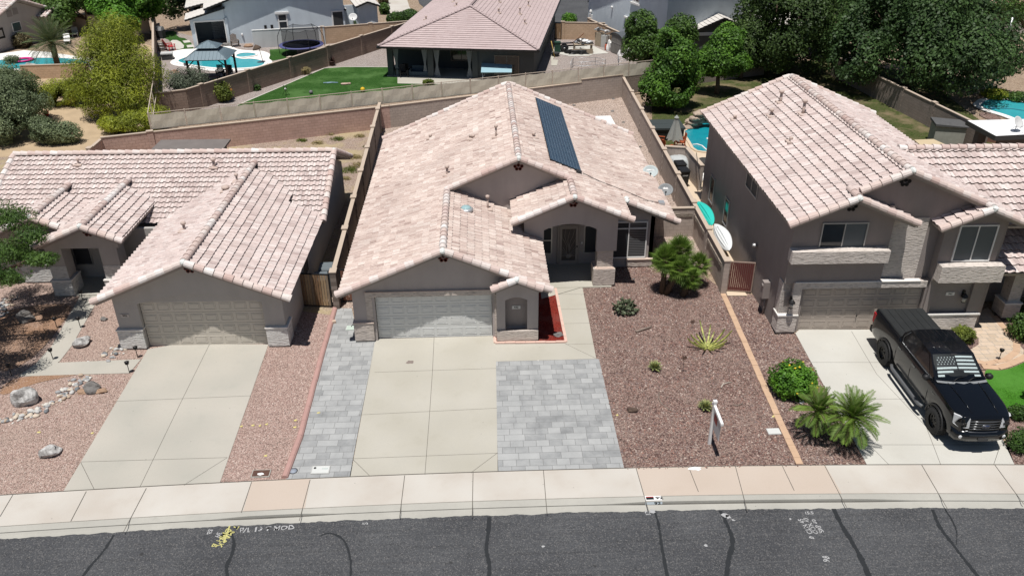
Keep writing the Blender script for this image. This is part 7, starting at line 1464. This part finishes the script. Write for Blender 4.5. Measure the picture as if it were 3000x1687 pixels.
def pyr(m,hx,hy,z0,tx,ty,z1,seam=.30):
    B=[(-hx,-hy,z0),(hx,-hy,z0),(hx,hy,z0),(-hx,hy,z0)];T=[(-tx,-ty,z1),(tx,-ty,z1),(tx,ty,z1),(-tx,ty,z1)]
    m.add(B+T,[(0,1,5,4),(1,2,6,5),(2,3,7,6),(3,0,4,7),(0,3,2,1)]+([(4,5,6,7)] if tx>.01 else []),0,.5)
    for k in range(4):
        a,b=Vector(B[k]),Vector(B[(k+1)%4]);c,d=Vector(T[k]),Vector(T[(k+1)%4]);n=int((b-a).length/seam);mid=(c+d)/2
        for i in range(1,n):
            t=i/n;p=a.lerp(b,t);tt=t
            # seams rise straight up the slope until they meet the hip
            up=(mid-(a+b)/2);L=(d-c).length/(b-a).length;s=min(1,(t)/((1-L)/2+1e-6),(1-t)/((1-L)/2+1e-6));m.tube([p+Vector((0,0,.012)),p+up*s+Vector((0,0,.012))],.012,4)
        m.tube([a,c],.025,5)
m=MB();pyr(m,hx_,hy_,2.12,.78,.68,2.78);m.build('lower_roof',GRF,GZB);m=MB();m.box(-.72,-.62,2.78,.72,.62,2.92);m.build('vent_band',BLACK,GZB);m=MB();pyr(m,1.0,.9,2.92,.01,.01,3.40);m.build('upper_roof',GRF,GZB)
m=MB();m.box(-1.9,-1.6,1.62,-1.72,-1.42,1.85);m.build('speaker_box',WHITE_P,GZB)
for i,(x,y,r) in enumerate(((-18.6,44.6,.2),(-17.9,44.5,-.3))): chair('dark chair under the gazebo beside the pool',(x,y,0),r,BLACK,'patio_chair','dark chairs under the gazebo')
t=thing('low_table','dark low table under the gazebo','table',(-18.9,43.2,0));bxs(t,'table_top',plain('table_dark_red',(.07,.025,.03),.6,.3),(-.6,-.45,.42,.6,.45,.47))
for x in (-.5,.5):
    for y in (-.35,.35): bxs(t,'leg',BLACK,(x-.03,y-.03,0,x+.03,y+.03,.42))
# trampoline
TR=thing('trampoline','round blue rimmed trampoline with tall black safety net','trampoline',(-12.9,53.2,0));R_=2.15
m=MB();m.lathe([(R_-.32,.93),(R_,.93),(R_+.02,.88),(R_,.84),(R_-.32,.90)],(0,0,0),36);m.build('rim_pad',plain('pad_blue',(.075,.08,.20),.6,.3),TR);m=MB();m.lathe([(.001,.90),(R_-.3,.915)],(0,0,0),36);m.build('jump_mat',plain('mat_dark_blue',(.020,.024,.045),.7,.2),TR)
NET=NB('net_black');_t=NET.n.new('ShaderNodeBsdfTransparent');_d=NET.n.new('ShaderNodeBsdfDiffuse');_d.inputs[0].default_value=(.012,.012,.014,1);_m=NET.n.new('ShaderNodeMixShader');_m.inputs[0].default_value=.33;NET.l.new(_t.outputs[0],_m.inputs[1]);NET.l.new(_d.outputs[0],_m.inputs[2]);NET.l.new(_m.outputs[0],NET.n['Material Output'].inputs[0]);NET=NET.m
m=MB();vs=[];K=36
for k in range(K): a=2*PI*k/K;r=R_-.36;h=2.55-.16*abs(math.sin(3*a));vs+=[(r*math.cos(a),r*math.sin(a),.93),(r*math.cos(a),r*math.sin(a),h)]
m.add(vs,[(2*k,2*((k+1)%K),2*((k+1)%K)+1,2*k+1) for k in range(K)]);m.build('safety_net',NET,TR)
m=MB();m.tube([Vector(vs[2*k+1]) for k in range(K)]+[Vector(vs[1])],.02,4);m.build('net_hem',BLACK,TR)
for k in range(6):
    a=2*PI*k/6+.0;c,s=math.cos(a),math.sin(a);m=MB();m.tube([(R_*c*1.03,R_*s*1.03,.0),(R_*c*1.06,R_*s*1.06,.9),(R_*c*1.04,R_*s*1.04,1.7),((R_-.36)*c,(R_-.36)*s,2.58)],.03,6);m.build('pole',BLACK,TR)
chair('red adirondack chair on the stone pad beside the pool deck',tuple(g(*cg(330,440)))[:2]+(0,),2.3,RED,'adirondack_chair',None,True,1.1);chair('grey brown adirondack chair against the blue grey wall',tuple(g(*cg(1545,370)))[:2]+(0,),.4,plain('chair_taupe',(.14,.115,.10),.8,.1),'adirondack_chair',None,True,1.1)
p=g(*cg(165,440));t=thing('wine_barrel','weathered wooden barrel behind the red chair','barrel',(p.x,p.y,0));m=MB();m.lathe([(.30,0),(.37,.25),(.39,.47),(.37,.70),(.30,.95),(.001,.95)],(0,0,0),18);m.build('staves',plain('barrel_oak',(.25,.205,.165),.85,.1,var=.3,scale=5),t)
for z,r in ((.18,.362),(.33,.388),(.62,.388),(.78,.362)): m=MB();m.lathe([(r,z-.03),(r+.006,z-.03),(r+.006,z+.03),(r,z+.03)],(0,0,0),18);m.build('hoop',STEEL,t)
p=g(*cg(270,610));t=thing('deck_box','dark deck box with pale lid on the gravel by the pool','box',(p.x,p.y,0),.25);bxs(t,'box_body',DARKGREY,(-.5,-.4,0,.5,.4,.55));bxs(t,'lid',plain('lid_pale',(.50,.50,.49),.6,.3),(-.54,-.44,.55,.54,.44,.66))
p=g(*cg(120,210));t=thing('barbecue','grey hooded barbecue in the shaded side yard','barbecue',(p.x,p.y,0),-.3);bxs(t,'cart',DARKGREY,(-.6,-.3,.1,.6,.3,.85));m=MB();m.prism([(-.3,.85),(.3,.85),(.28,1.1),(.1,1.25),(-.15,1.22)],-.55,.55,'x');m.build('hood',STEEL,t)
p=g(*cg(2075,690));t=thing('garden_umbrella_lamp','small brown thatched lamp tilted on a pole by the spa','garden lamp',(p.x,p.y,0));m=MB();m.tube([(0,0,0),(-.25,.1,1.5)],.03,6);m.build('pole',GP_,t);m=MB();m.lathe([(.42,-.12),(.40,.0),(.18,.2),(.05,.3),(.001,.32)],(-.45,.1,1.45),12,M=Matrix.Rotation(-.25,3,'Y'));m.build('thatch',plain('thatch_brown',(.11,.08,.06),.9,.1,var=.3,scale=9),t)
def planter(label,px,r,h,mat,rim,kind):
    p=g(*px);t=thing('planter',label,'planter',(p.x,p.y,0));m=MB();m.lathe([(r*.72,0),(r*.85,h*.6),(r*.95,h*.8)],(0,0,0),14);m.lathe([(r*.80,h-.02),(r*.75,h-.05),(.001,h-.06)],(0,0,0),14);m.build('pot',mat,t);m=MB();m.lathe([(r*.95,h*.8),(r*1.1,h*.82),(r*1.12,h),(r*.85,h)],(0,0,0),14);m.build('pot_rim',rim,t)
    m=MB()
    for k in range(16 if kind else 13):
        a=k*2.4;e=1.15-.05*k;d=Vector((math.cos(a)*math.cos(e),math.sin(a)*math.cos(e),math.sin(e)));q=Vector((0,0,h-.05));s=Vector((-d.y,d.x,0)).normalized()*.05;L=.6;m.add([q-s*.5,q+d*L*.5-s,q+d*L,q+d*L*.5+s,q+s*.5],[(0,1,2,3,4)])
    m.build('plant',MATS['agave_margin'] if kind else plain('sculpture_rust',(.05,.022,.018),.8,.2),t)
planter('tall dark red pot with orange rim against the brown wall',cg(1425,1370),.34,.85,plain('pot_maroon',(.10,.03,.025),.5,.35),plain('pot_orange',(.40,.16,.04),.6,.3),1)
planter('low dark pot with a dark metal agave sculpture against the brown wall',(836,166),.3,.45,plain('pot_black_red',(.04,.016,.013),.5,.3),MATS['pot_black_red'],0)
p=g(720,241);t=thing('garden_ornament','thin dark metal bird ornament on the grey gravel by the brown wall','ornament',(p.x,p.y,0));m=MB()
for a in (0,1.6,3.2,4.8): m.tube([(.3*math.cos(a),.3*math.sin(a),.02),(.05*math.cos(a),.05*math.sin(a),.5),(.2*math.cos(a+1),.2*math.sin(a+1),.9)],.015,5)
m.build('metal_frame',DKMETAL,t);m=MB();m.blob((0,0,.55),(.09,.07,.09),2,.1);m.build('white_bird',WHITE_P,t)
def toy(label,px,col,r,name,kind):
    p=g(*px);m=MB()
    if kind==0: m.blob((0,0,r),(r,r,r),1,.0,1,2,smooth=True)
    elif kind==1: m.tube([(-r*2,0,.05),(0,.1,.06),(r*2,0,.05)],.06,6);m.tube([(-r,-.1,.05),(r,.15,.05)],.05,6)
    else: m.blob((0,0,.08),(r*1.6,r*.6,.09),3,.3);m.blob((r*1.4,.1,.08),(r*.5,r*.4,.08),4,.2)
    tag(m.build(name,plain(name+'_col_%d'%px[0],col,.6,.3),None,None,(p.x,p.y,.02)),label,'toy')
toy('grey ball on the rear lawn near the fence',(783,238),(.16,.15,.16),.17,'lawn_ball',0);toy('yellow ball on the rear lawn at the fence',(913,232),(.65,.42,.02),.2,'lawn_ball',0);toy('blue grey stick toy lying on the rear lawn',(832,211),(.20,.30,.36),.32,'lawn_toy',1);toy('tan plush toy lying on the rear lawn',(869,214),(.42,.30,.24),.25,'lawn_toy',2)
# ping pong board and patio furniture
t=thing('table_tennis_table','pale blue table tennis board on folding legs beside the curtained patio','table',(6.1,41.9,0),math.radians(-3));m=MB();m.prism([(-.95,.90),(1.45,1.55),(1.43,1.61),(-.97,.97)],-1.33,1.33,'x');m.build('table_top',plain('board_pale_blue',(.30,.46,.52),.45,.35,var=.07,scale=3),t)
for x in (-1.2,1.2):
    m=MB();m.tube([(x,-.85,.92),(x,-.85,0)],.035,6);m.tube([(x,-.85,.35),(x*.8,-.5,.95)],.025,5);m.build('leg',STEEL,t);m=MB();m.tube([(x,1.1,1.42),(x,1.2,0)],.035,6);m.build('leg',STEEL,t)
t=thing('outdoor_sofa','blue grey sofa in the shade of the curtained patio','sofa',tuple(g(1095+22,201))[:2]+(0,),math.radians(-9));t.location=(-.6,43.9,0);CU=plain('sofa_blue',(.07,.10,.125),.8,.1);bxs(t,'seat',CU,(-.9,-.4,.1,.9,.4,.45));bxs(t,'backrest',CU,(-.9,.25,.45,.9,.42,.85));bxs(t,'armrest',CU,(-1.02,-.4,.1,-.9,.42,.6),(.9,-.4,.1,1.02,.42,.6))
for i,(x,y,r) in enumerate(((-2.2,43.6,.3),(-1.9,44.6,2.8),(-2.7,44.3,1.7))): chair('dark dining chair at the left end of the curtained patio',(x,y,.05),r,BLACK,'patio_chair','dark dining chairs in the curtained patio')
# junk yard corner
def cj(a,b): return ((1620+a*300/2557)/SC,(60+b*300/2557)/SC)
p=g(*cj(280,800));t=thing('utility_trailer','bare trailer chassis with one large wheel beside the pink roofed house','trailer',(p.x,p.y,0),math.radians(8));m=MB();m.lathe([(.20,-.13),(.38,-.13),(.42,-.08),(.42,.08),(.38,.13),(.20,.13)],(0,0,.42),22,M=Matrix.Rotation(PI/2,3,'X'));w_=m.build('tyre',TYRE,t);m=MB();m.lathe([(.21,-.1),(.10,-.06),(.05,-.1),(.001,-.1)],(0,0,.42),16,M=Matrix.Rotation(PI/2,3,'X'));m.lathe([(.21,.1),(.10,.06),(.001,.1)],(0,0,.42),16,M=Matrix.Rotation(PI/2,3,'X'));m.build('rim',STEEL,w_)
bxs(t,'chassis',DKMETAL,(-.9,.15,.5,2.4,.28,.62),(-.9,1.4,.5,2.4,1.52,.62),(-.6,.28,.5,-.5,1.4,.6),(1.9,.28,.5,2.0,1.4,.6));bxs(t,'mudguard',DARKGREY,(-.55,-.16,.88,.55,.14,.92))
def pile(label,name,px,R,h,cols,n,cat,seed,sz=.3,sheet_=False):
    p=g(*px);t=thing(name,label,cat,(p.x,p.y,0));q=random.Random(seed)
    for k in range(n):
        m=MB();a=q.uniform(0,6.28);r=R*math.sqrt(q.random());s=sz*q.uniform(.5,1.3);z=h*(1-r/R*.7)*q.uniform(.3,1.)
        T=Matrix.Translation((r*math.cos(a),r*.6*math.sin(a),z))@Matrix.Rotation(q.uniform(0,6.28),4,'Z')@Matrix.Rotation(q.uniform(-.6,.6),4,'X');m.T=T
        if k%3==0: m.blob((0,0,0),(s,s*.6,s*.35),k,.35,2,2)
        else: m.box(-s,-s*.5,-s*.12,s,s*.5,s*.12)
        m.build('scrap_piece',cols[k%len(cols)],t)
    return t
PLW=plain('plywood_aged',(.34,.28,.21),.85,.1,var=.25,scale=4)
t=pile('heap of white and grey scrap on a wooden stand behind the black tarp','scrap_heap',cj(740,800),.85,.5,[WHITE_P,DARKGREY,STEEL,WHITE_P],16,'scrap heap',4,.3)
for c in t.children: c.location.z+=.85
bxs(t,'stand',PLW,(-.9,-.5,0,-.8,.5,.85),(.8,-.5,0,.9,.5,.85),(-.9,-.55,.8,.9,.55,.86),(-1.2,-.9,.0,.9,-.8,.5));m=MB();m.tube([(-1.1,.1,.85),(.1,.3,1.75)],.035,5);m.build('rusty_bar',plain('rust',(.14,.055,.03),.85,.1),t)
drape('crumpled black tarp on the concrete by the scrap heap',tuple(g(*cj(640,840)))[:2]+(0.02,),(1.15,.42),.42,BLACK,'black_tarp','tarp',12,48,.45,0,.0)
drape('crumpled white and black tarp in front of the resin shed',tuple(g(*cj(1870,890)))[:2]+(0.02,),(.75,.5),.75,WHITE_P,'white_tarp','tarp',15,48,.55,0,.0)
sheet('concrete_pad',[tuple(g(*cj(*q))) for q in ((150,640),(980,640),(1200,740),(1400,830),(1000,860),(900,900),(420,905),(180,860))],.012,CONC_R);sheet('concrete_pad',[tuple(g(*cj(*q))) for q in ((0,990),(130,1000),(100,1140),(-40,1140),(-60,700),(60,620),(160,640))],.0125,CONC)
p=g(*cj(1190,650));t=thing('cupboard_stack','two old wooden cabinets topped with a junk bundle against the ochre wall','cabinet',(p.x,p.y,0),math.radians(-25));bxs(t,'cabinet_body',PLW,(-.55,-.3,0,.25,.3,1.35));bxs(t,'cabinet_body',plain('cabinet_white',(.46,.46,.44),.6,.3),(.27,-.3,0,.95,.3,1.2));q=random.Random(3)
for k in range(10):
    m=MB();m.T=Matrix.Translation((q.uniform(-.5,.8),q.uniform(-.2,.2),1.45+q.uniform(0,.3)))@Matrix.Rotation(q.uniform(0,6),4,'Z')@Matrix.Rotation(q.uniform(-.5,.5),4,'Y');m.box(-.3,-.04,-.03,.3,.12,.05);m.build('junk_piece',[DARKGREY,STEEL,WHITE_P][k%3],t)
t.rotation_euler.z=math.radians(-50)
p=g(*cj(1325,745));t=thing('propane_cylinder','orange red propane cylinder beside the white cabinets','gas cylinder',(p.x,p.y,0));m=MB();m.lathe([(.14,0),(.16,.05),(.16,.48),(.12,.58),(.04,.62),(.001,.62)],(0,0,0),14);m.build('tank',plain('tank_orange',(.46,.10,.05),.5,.4),t);m=MB();m.lathe([(.09,.6),(.10,.75)],(0,0,0),10);m.build('collar',DARKGREY,t)
P0=g(*cj(1440,800));P1=g(*cj(1700,905));d=P1-P0;t=thing('resin_shed','grey resin garden shed with arched double doors by the ochre wall','shed',(P0.x,P0.y,0),math.atan2(d.y,d.x));L=d.length;SHG=plain('shed_grey',(.20,.19,.175),.7,.2,var=.08);SHR=plain('shed_roof_slate',(.085,.095,.105),.6,.3)
pts=[(0,0),(L,0),(L,1.65)]+[(L/2+L/2*math.cos(a),1.65+.32*math.sin(a)) for a in [PI*k/8 for k in range(1,8)]]+[(0,1.65)];m=MB();m.prism(pts,0,1.15,'y');m.build('shed_body',SHG,t);pr=[(L/2+(L/2+.12)*math.cos(a),1.66+.34*math.sin(a)) for a in [PI*k/10 for k in range(11)]];m=MB();m.prism(pr+[(x,z+.06) for x,z in pr[::-1]],-.12,1.25,'y');m.build('roof',SHR,t)
for a,b in ((.1,L/2-.02),(L/2+.02,L-.1)):
    m=MB();m.box(a,-.03,.08,b,-.002,1.7);dr=m.build('door',SHG,t);m=MB();w_=.03;c=(a+b)/2;m.box(c-w_,-.05,.1,c+w_,-.031,1.1);m.box(a+.05,-.05,1.05,b-.05,-.031,1.12);m.build('door_brace',plain('shed_trim',(.25,.24,.225),.7,.2) if 'shed_trim' not in MATS else MATS['shed_trim'],dr)
for z in (.3,.5,.7,.9,1.1,1.3,1.5): bxs(t,'side_slat',SHG,(L+.001,.06,z,L+.02,1.1,z+.1))
p=g(*cj(1400,770));tag(rock('x',(0,0),(.1,.1,.1),WHITE_P,1,loc=(p.x,p.y,0)),'white lump of sheeting between the cylinder and the shed','sheeting').scale=(2.6,2.2,7);
def pen(label,pts,h,n=8):
    P=[g(*cj(*q)) for q in pts];t=thing('wire_pen',label,'wire pen',(P[0].x,P[0].y,0));
    for a,b in zip(P,P[1:]):
        m=MB();a=a-P[0];b=b-P[0]
        for z in (.02,h*.5,h): m.tube([a+Vector((0,0,z)),b+Vector((0,0,z))],.02,4)
        k=max(2,int((b-a).length/.28))
        for i in range(k+1): m.tube([a.lerp(b,i/k),a.lerp(b,i/k)+Vector((0,0,h))],.022 if i in (0,k) else .009,4)
        m.build('mesh_panel',STEEL,t)
pen('low grey wire dog pen behind the view fence',[(440,1250),(500,1150),(1050,1130),(1300,1190),(700,1260)],.75);pen('blue grey metal cage at the fence end by the citrus tree',[(1640,1120),(1620,1010),(2050,960),(2300,1010),(1900,1080),(1640,1120)],.6)
p=g(*cj(45,930));tag(None or (lambda: (lambda m:(m.tube([(0,0,0),(-.35,.3,1.5)],.035,6),m.build('yellow_pole',plain('pole_yellow',(.52,.36,.10),.6,.3),None,None,(p.x,p.y,0)))[1])(MB()))(),'yellow handled pole leaning in the shade by the pink roofed house','pole')
p=g(*cj(60,900));t=thing('round_tub','dark round tub in the shade by the pink roofed house','tub',(p.x,p.y,0));m=MB();m.lathe([(.34,0),(.40,.35),(.37,.35),(.33,.06),(.001,.05)],(0,0,0),16);m.build('tub_body',BLACK,t);m=MB();m.lathe([(.40,.33),(.42,.36),(.37,.36)],(0,0,0),16);m.build('tub_rim',DARKGREY,t)
p=g(1402,132);t=thing('wheelie_bin','green trash bin in the shade beside the pink roofed house','trash bin',(p.x,p.y,0));bxs(t,'bin_body',plain('bin_green',(.02,.06,.04),.5,.3),(-.28,-.28,.05,.28,.28,.95));bxs(t,'lid',MATS['bin_green'],(-.31,-.32,.95,.31,.31,1.03))
# right hand neighbours
P0=g(*cp(560,905));t=thing('garden_shed','pale weathered plank shed in tree shade behind the boundary wall','shed',(35.55,22.9,0),math.radians(-15));bxs(t,'shed_body',plain('shed_planks',(.34,.34,.30),.85,.1,var=.3,scale=3),(0,0,0,1.9,1.5,1.45));m=MB();m.prism([(-.1,1.45),(2.0,1.45),(2.0,1.52),(-.1,1.60)],-.1,1.6,'y');m.build('roof',plain('shed_roof_dark',(.10,.10,.10),.8,.1,var=.3),t)
m=MB();m.tube([(0,0,0),(.05,0,3.),(.15,0,6.2)],.10,10);tag(m.build('light_pole',STEEL,None,None,tuple(g(2487,242))),'tall grey metal pole at the edge of the huge shade tree','pole')
p=g(*cp(1840,565));m=MB();m.blob((0,0,.08),(.22,.16,.1),4,.2);m.tube([(.2,0,.06),(1.4,-.2,.07),(2.6,-1.2,.07)],.025,5);tag(m.build('pool_cleaner',plain('cleaner_blue',(.03,.16,.24),.5,.3),None,None,(p.x,p.y,.06)),'blue pool cleaner with hose in the pale turquoise pool','pool cleaner')
# top left pool toys, rocks and red bucket
p=g(60,155);m=MB();m.lathe([(.55,.1),(.75,.2),(.95,.12),(.75,.02),(.55,.1)],(0,0,0),18);tag(m.build('pool_raft',plain('raft_pink',(.55,.04,.22),.4,.4),None,None,(p.x,p.y,.05)),'pink inflatable ring on the top left pool','pool ring')
for i,(x,y,r) in enumerate(((78,172,.5),(92,174,.4),(108,173,.35),(120,174,.3))): rock('rounded boulder along the front edge of the top left pool',(x,y),(r,r*.7,r*.6),[STONEG,STONET,STONED,STONET][i],60+i)['group']='boulders along the top left pool'
p=g(118,292);t=thing('red_bucket','red bucket lying on the dry wash ground','bucket',(p.x,p.y,0));m=MB();m.lathe([(.15,0),(.21,.36),(.19,.36),(.14,.05),(.001,.04)],(0,0,0),14);m.build('bucket_body',RED,t);m=MB();m.lathe([(.20,.33),(.225,.36),(.19,.37)],(0,0,0),14);m.build('bucket_rim',RED,t)
rock('tan boulder on the gravel near the gazebo',cg(410,870),(.38,.28,.2),STONET,71);rock('tan boulder on the gravel by the pale grey wall',cg(1790,380),(.45,.3,.22),STONET,73);rock('dark round fire bowl stone beside the blue grey patio',cg(1390,350),(.5,.4,.18),STONED,75)
for i,(x,y) in enumerate(((170,108),(190,90))):
    p=g(x,y);t=thing('sun_lounger','white sun lounger beside the date palm pool','lounger',(p.x,p.y,0),.4,'white loungers at top left');bxs(t,'seat',WHITE_P,(-.3,-.9,.28,.3,.5,.34));m=MB();m.add([(-.3,.5,.31),(.3,.5,.31),(.3,1.0,.75),(-.3,1.0,.75)],[(0,1,2,3)]);m.build('backrest',WHITE_P,t);bxs(t,'leg',WHITE_P,(-.28,-.85,0,-.22,-.8,.28),(.22,-.85,0,.28,-.8,.28),(-.28,.4,0,-.22,.45,.28),(.22,.4,0,.28,.45,.28))

# ---------------------------------------------------------------- loose stones over the gravel beds
def inpoly(x,y,P):
    c=False;n=len(P)
    for i in range(n):
        (a,b),(d,e)=P[i],P[(i+1)%n]
        if (b>y)!=(e>y) and x<(d-a)*(y-b)/(e-b)+a: c=not c
    return c
def scatter(name,label,px,n,cols,rmin,rmax,seed):
    P=[(q.x,q.y) for q in (g(*p) for p in px)];q=random.Random(seed);x0,x1=min(p[0] for p in P),max(p[0] for p in P);y0,y1=min(p[1] for p in P),max(p[1] for p in P);m=MB();k=0
    while k<n:
        x,y=q.uniform(x0,x1),q.uniform(y0,y1)
        if not inpoly(x,y,P) or noise.noise(Vector((x*.9,y*.9,seed)))<q.uniform(-.7,.25): k+=.15;continue
        k+=1;r=q.uniform(rmin,rmax);c=Vector((x,y,.006));v=[c+Vector((r*q.uniform(.6,1.2)*math.cos(a+q.uniform(-.4,.4)),r*q.uniform(.6,1.2)*math.sin(a),0)) for a in (0,1.3,2.5,3.8,5.)]+[c+Vector((q.uniform(-.3,.3)*r,q.uniform(-.3,.3)*r,r*q.uniform(.5,.9)))]
        m.add(v,[(i,(i+1)%5,5) for i in range(5)],0,q.random())
    b=NB(name+'_stone');kk=len(cols);M=b.done(b.ramp(b.attr('rnd'),[((i+.5)/kk,cols[i]) for i in range(kk)]),.95,.1)
    o=m.build(name,M);tag(o,label,'gravel',None,'stuff')
scatter('loose_gravel','loose mixed red and pale stones over the red gravel yard',[(1470,640),(1700,640),(1830,745),(2015,1172),(1572,1180),(1503,905)],9000,[(.10,.06,.055),(.22,.13,.11),(.34,.23,.19),(.52,.43,.37),(.17,.13,.13),(.30,.165,.13)],.018,.045,3)
scatter('loose_gravel','loose stones over the red gravel strip beside the right driveway',[(1835,745),(1900,745),(1960,838),(2001,842),(2180,1168),(2030,1170)],3200,[(.10,.06,.055),(.22,.13,.11),(.34,.23,.19),(.52,.43,.37),(.17,.13,.13)],.018,.045,4)
scatter('loose_gravel','loose pink granite chips over the strip beside the pink curb',[(770,790),(838,785),(712,1205),(556,1216),(680,870)],4000,[(.30,.19,.165),(.44,.31,.27),(.55,.42,.37),(.62,.52,.46),(.36,.24,.21)],.012,.03,5)
scatter('loose_gravel','loose pink granite chips over the left front yard',[(-40,950),(320,942),(160,1236),(-60,1248)],6000,[(.30,.19,.165),(.44,.31,.27),(.55,.42,.37),(.62,.52,.46),(.36,.24,.21)],.012,.032,6)
scatter('loose_gravel','loose pale stones over the main back yard',[(1410,262),(1561,238),(1700,520),(1640,500),(1560,340)],3000,[(.40,.31,.26),(.55,.45,.39),(.64,.55,.49),(.33,.25,.21)],.02,.05,7)
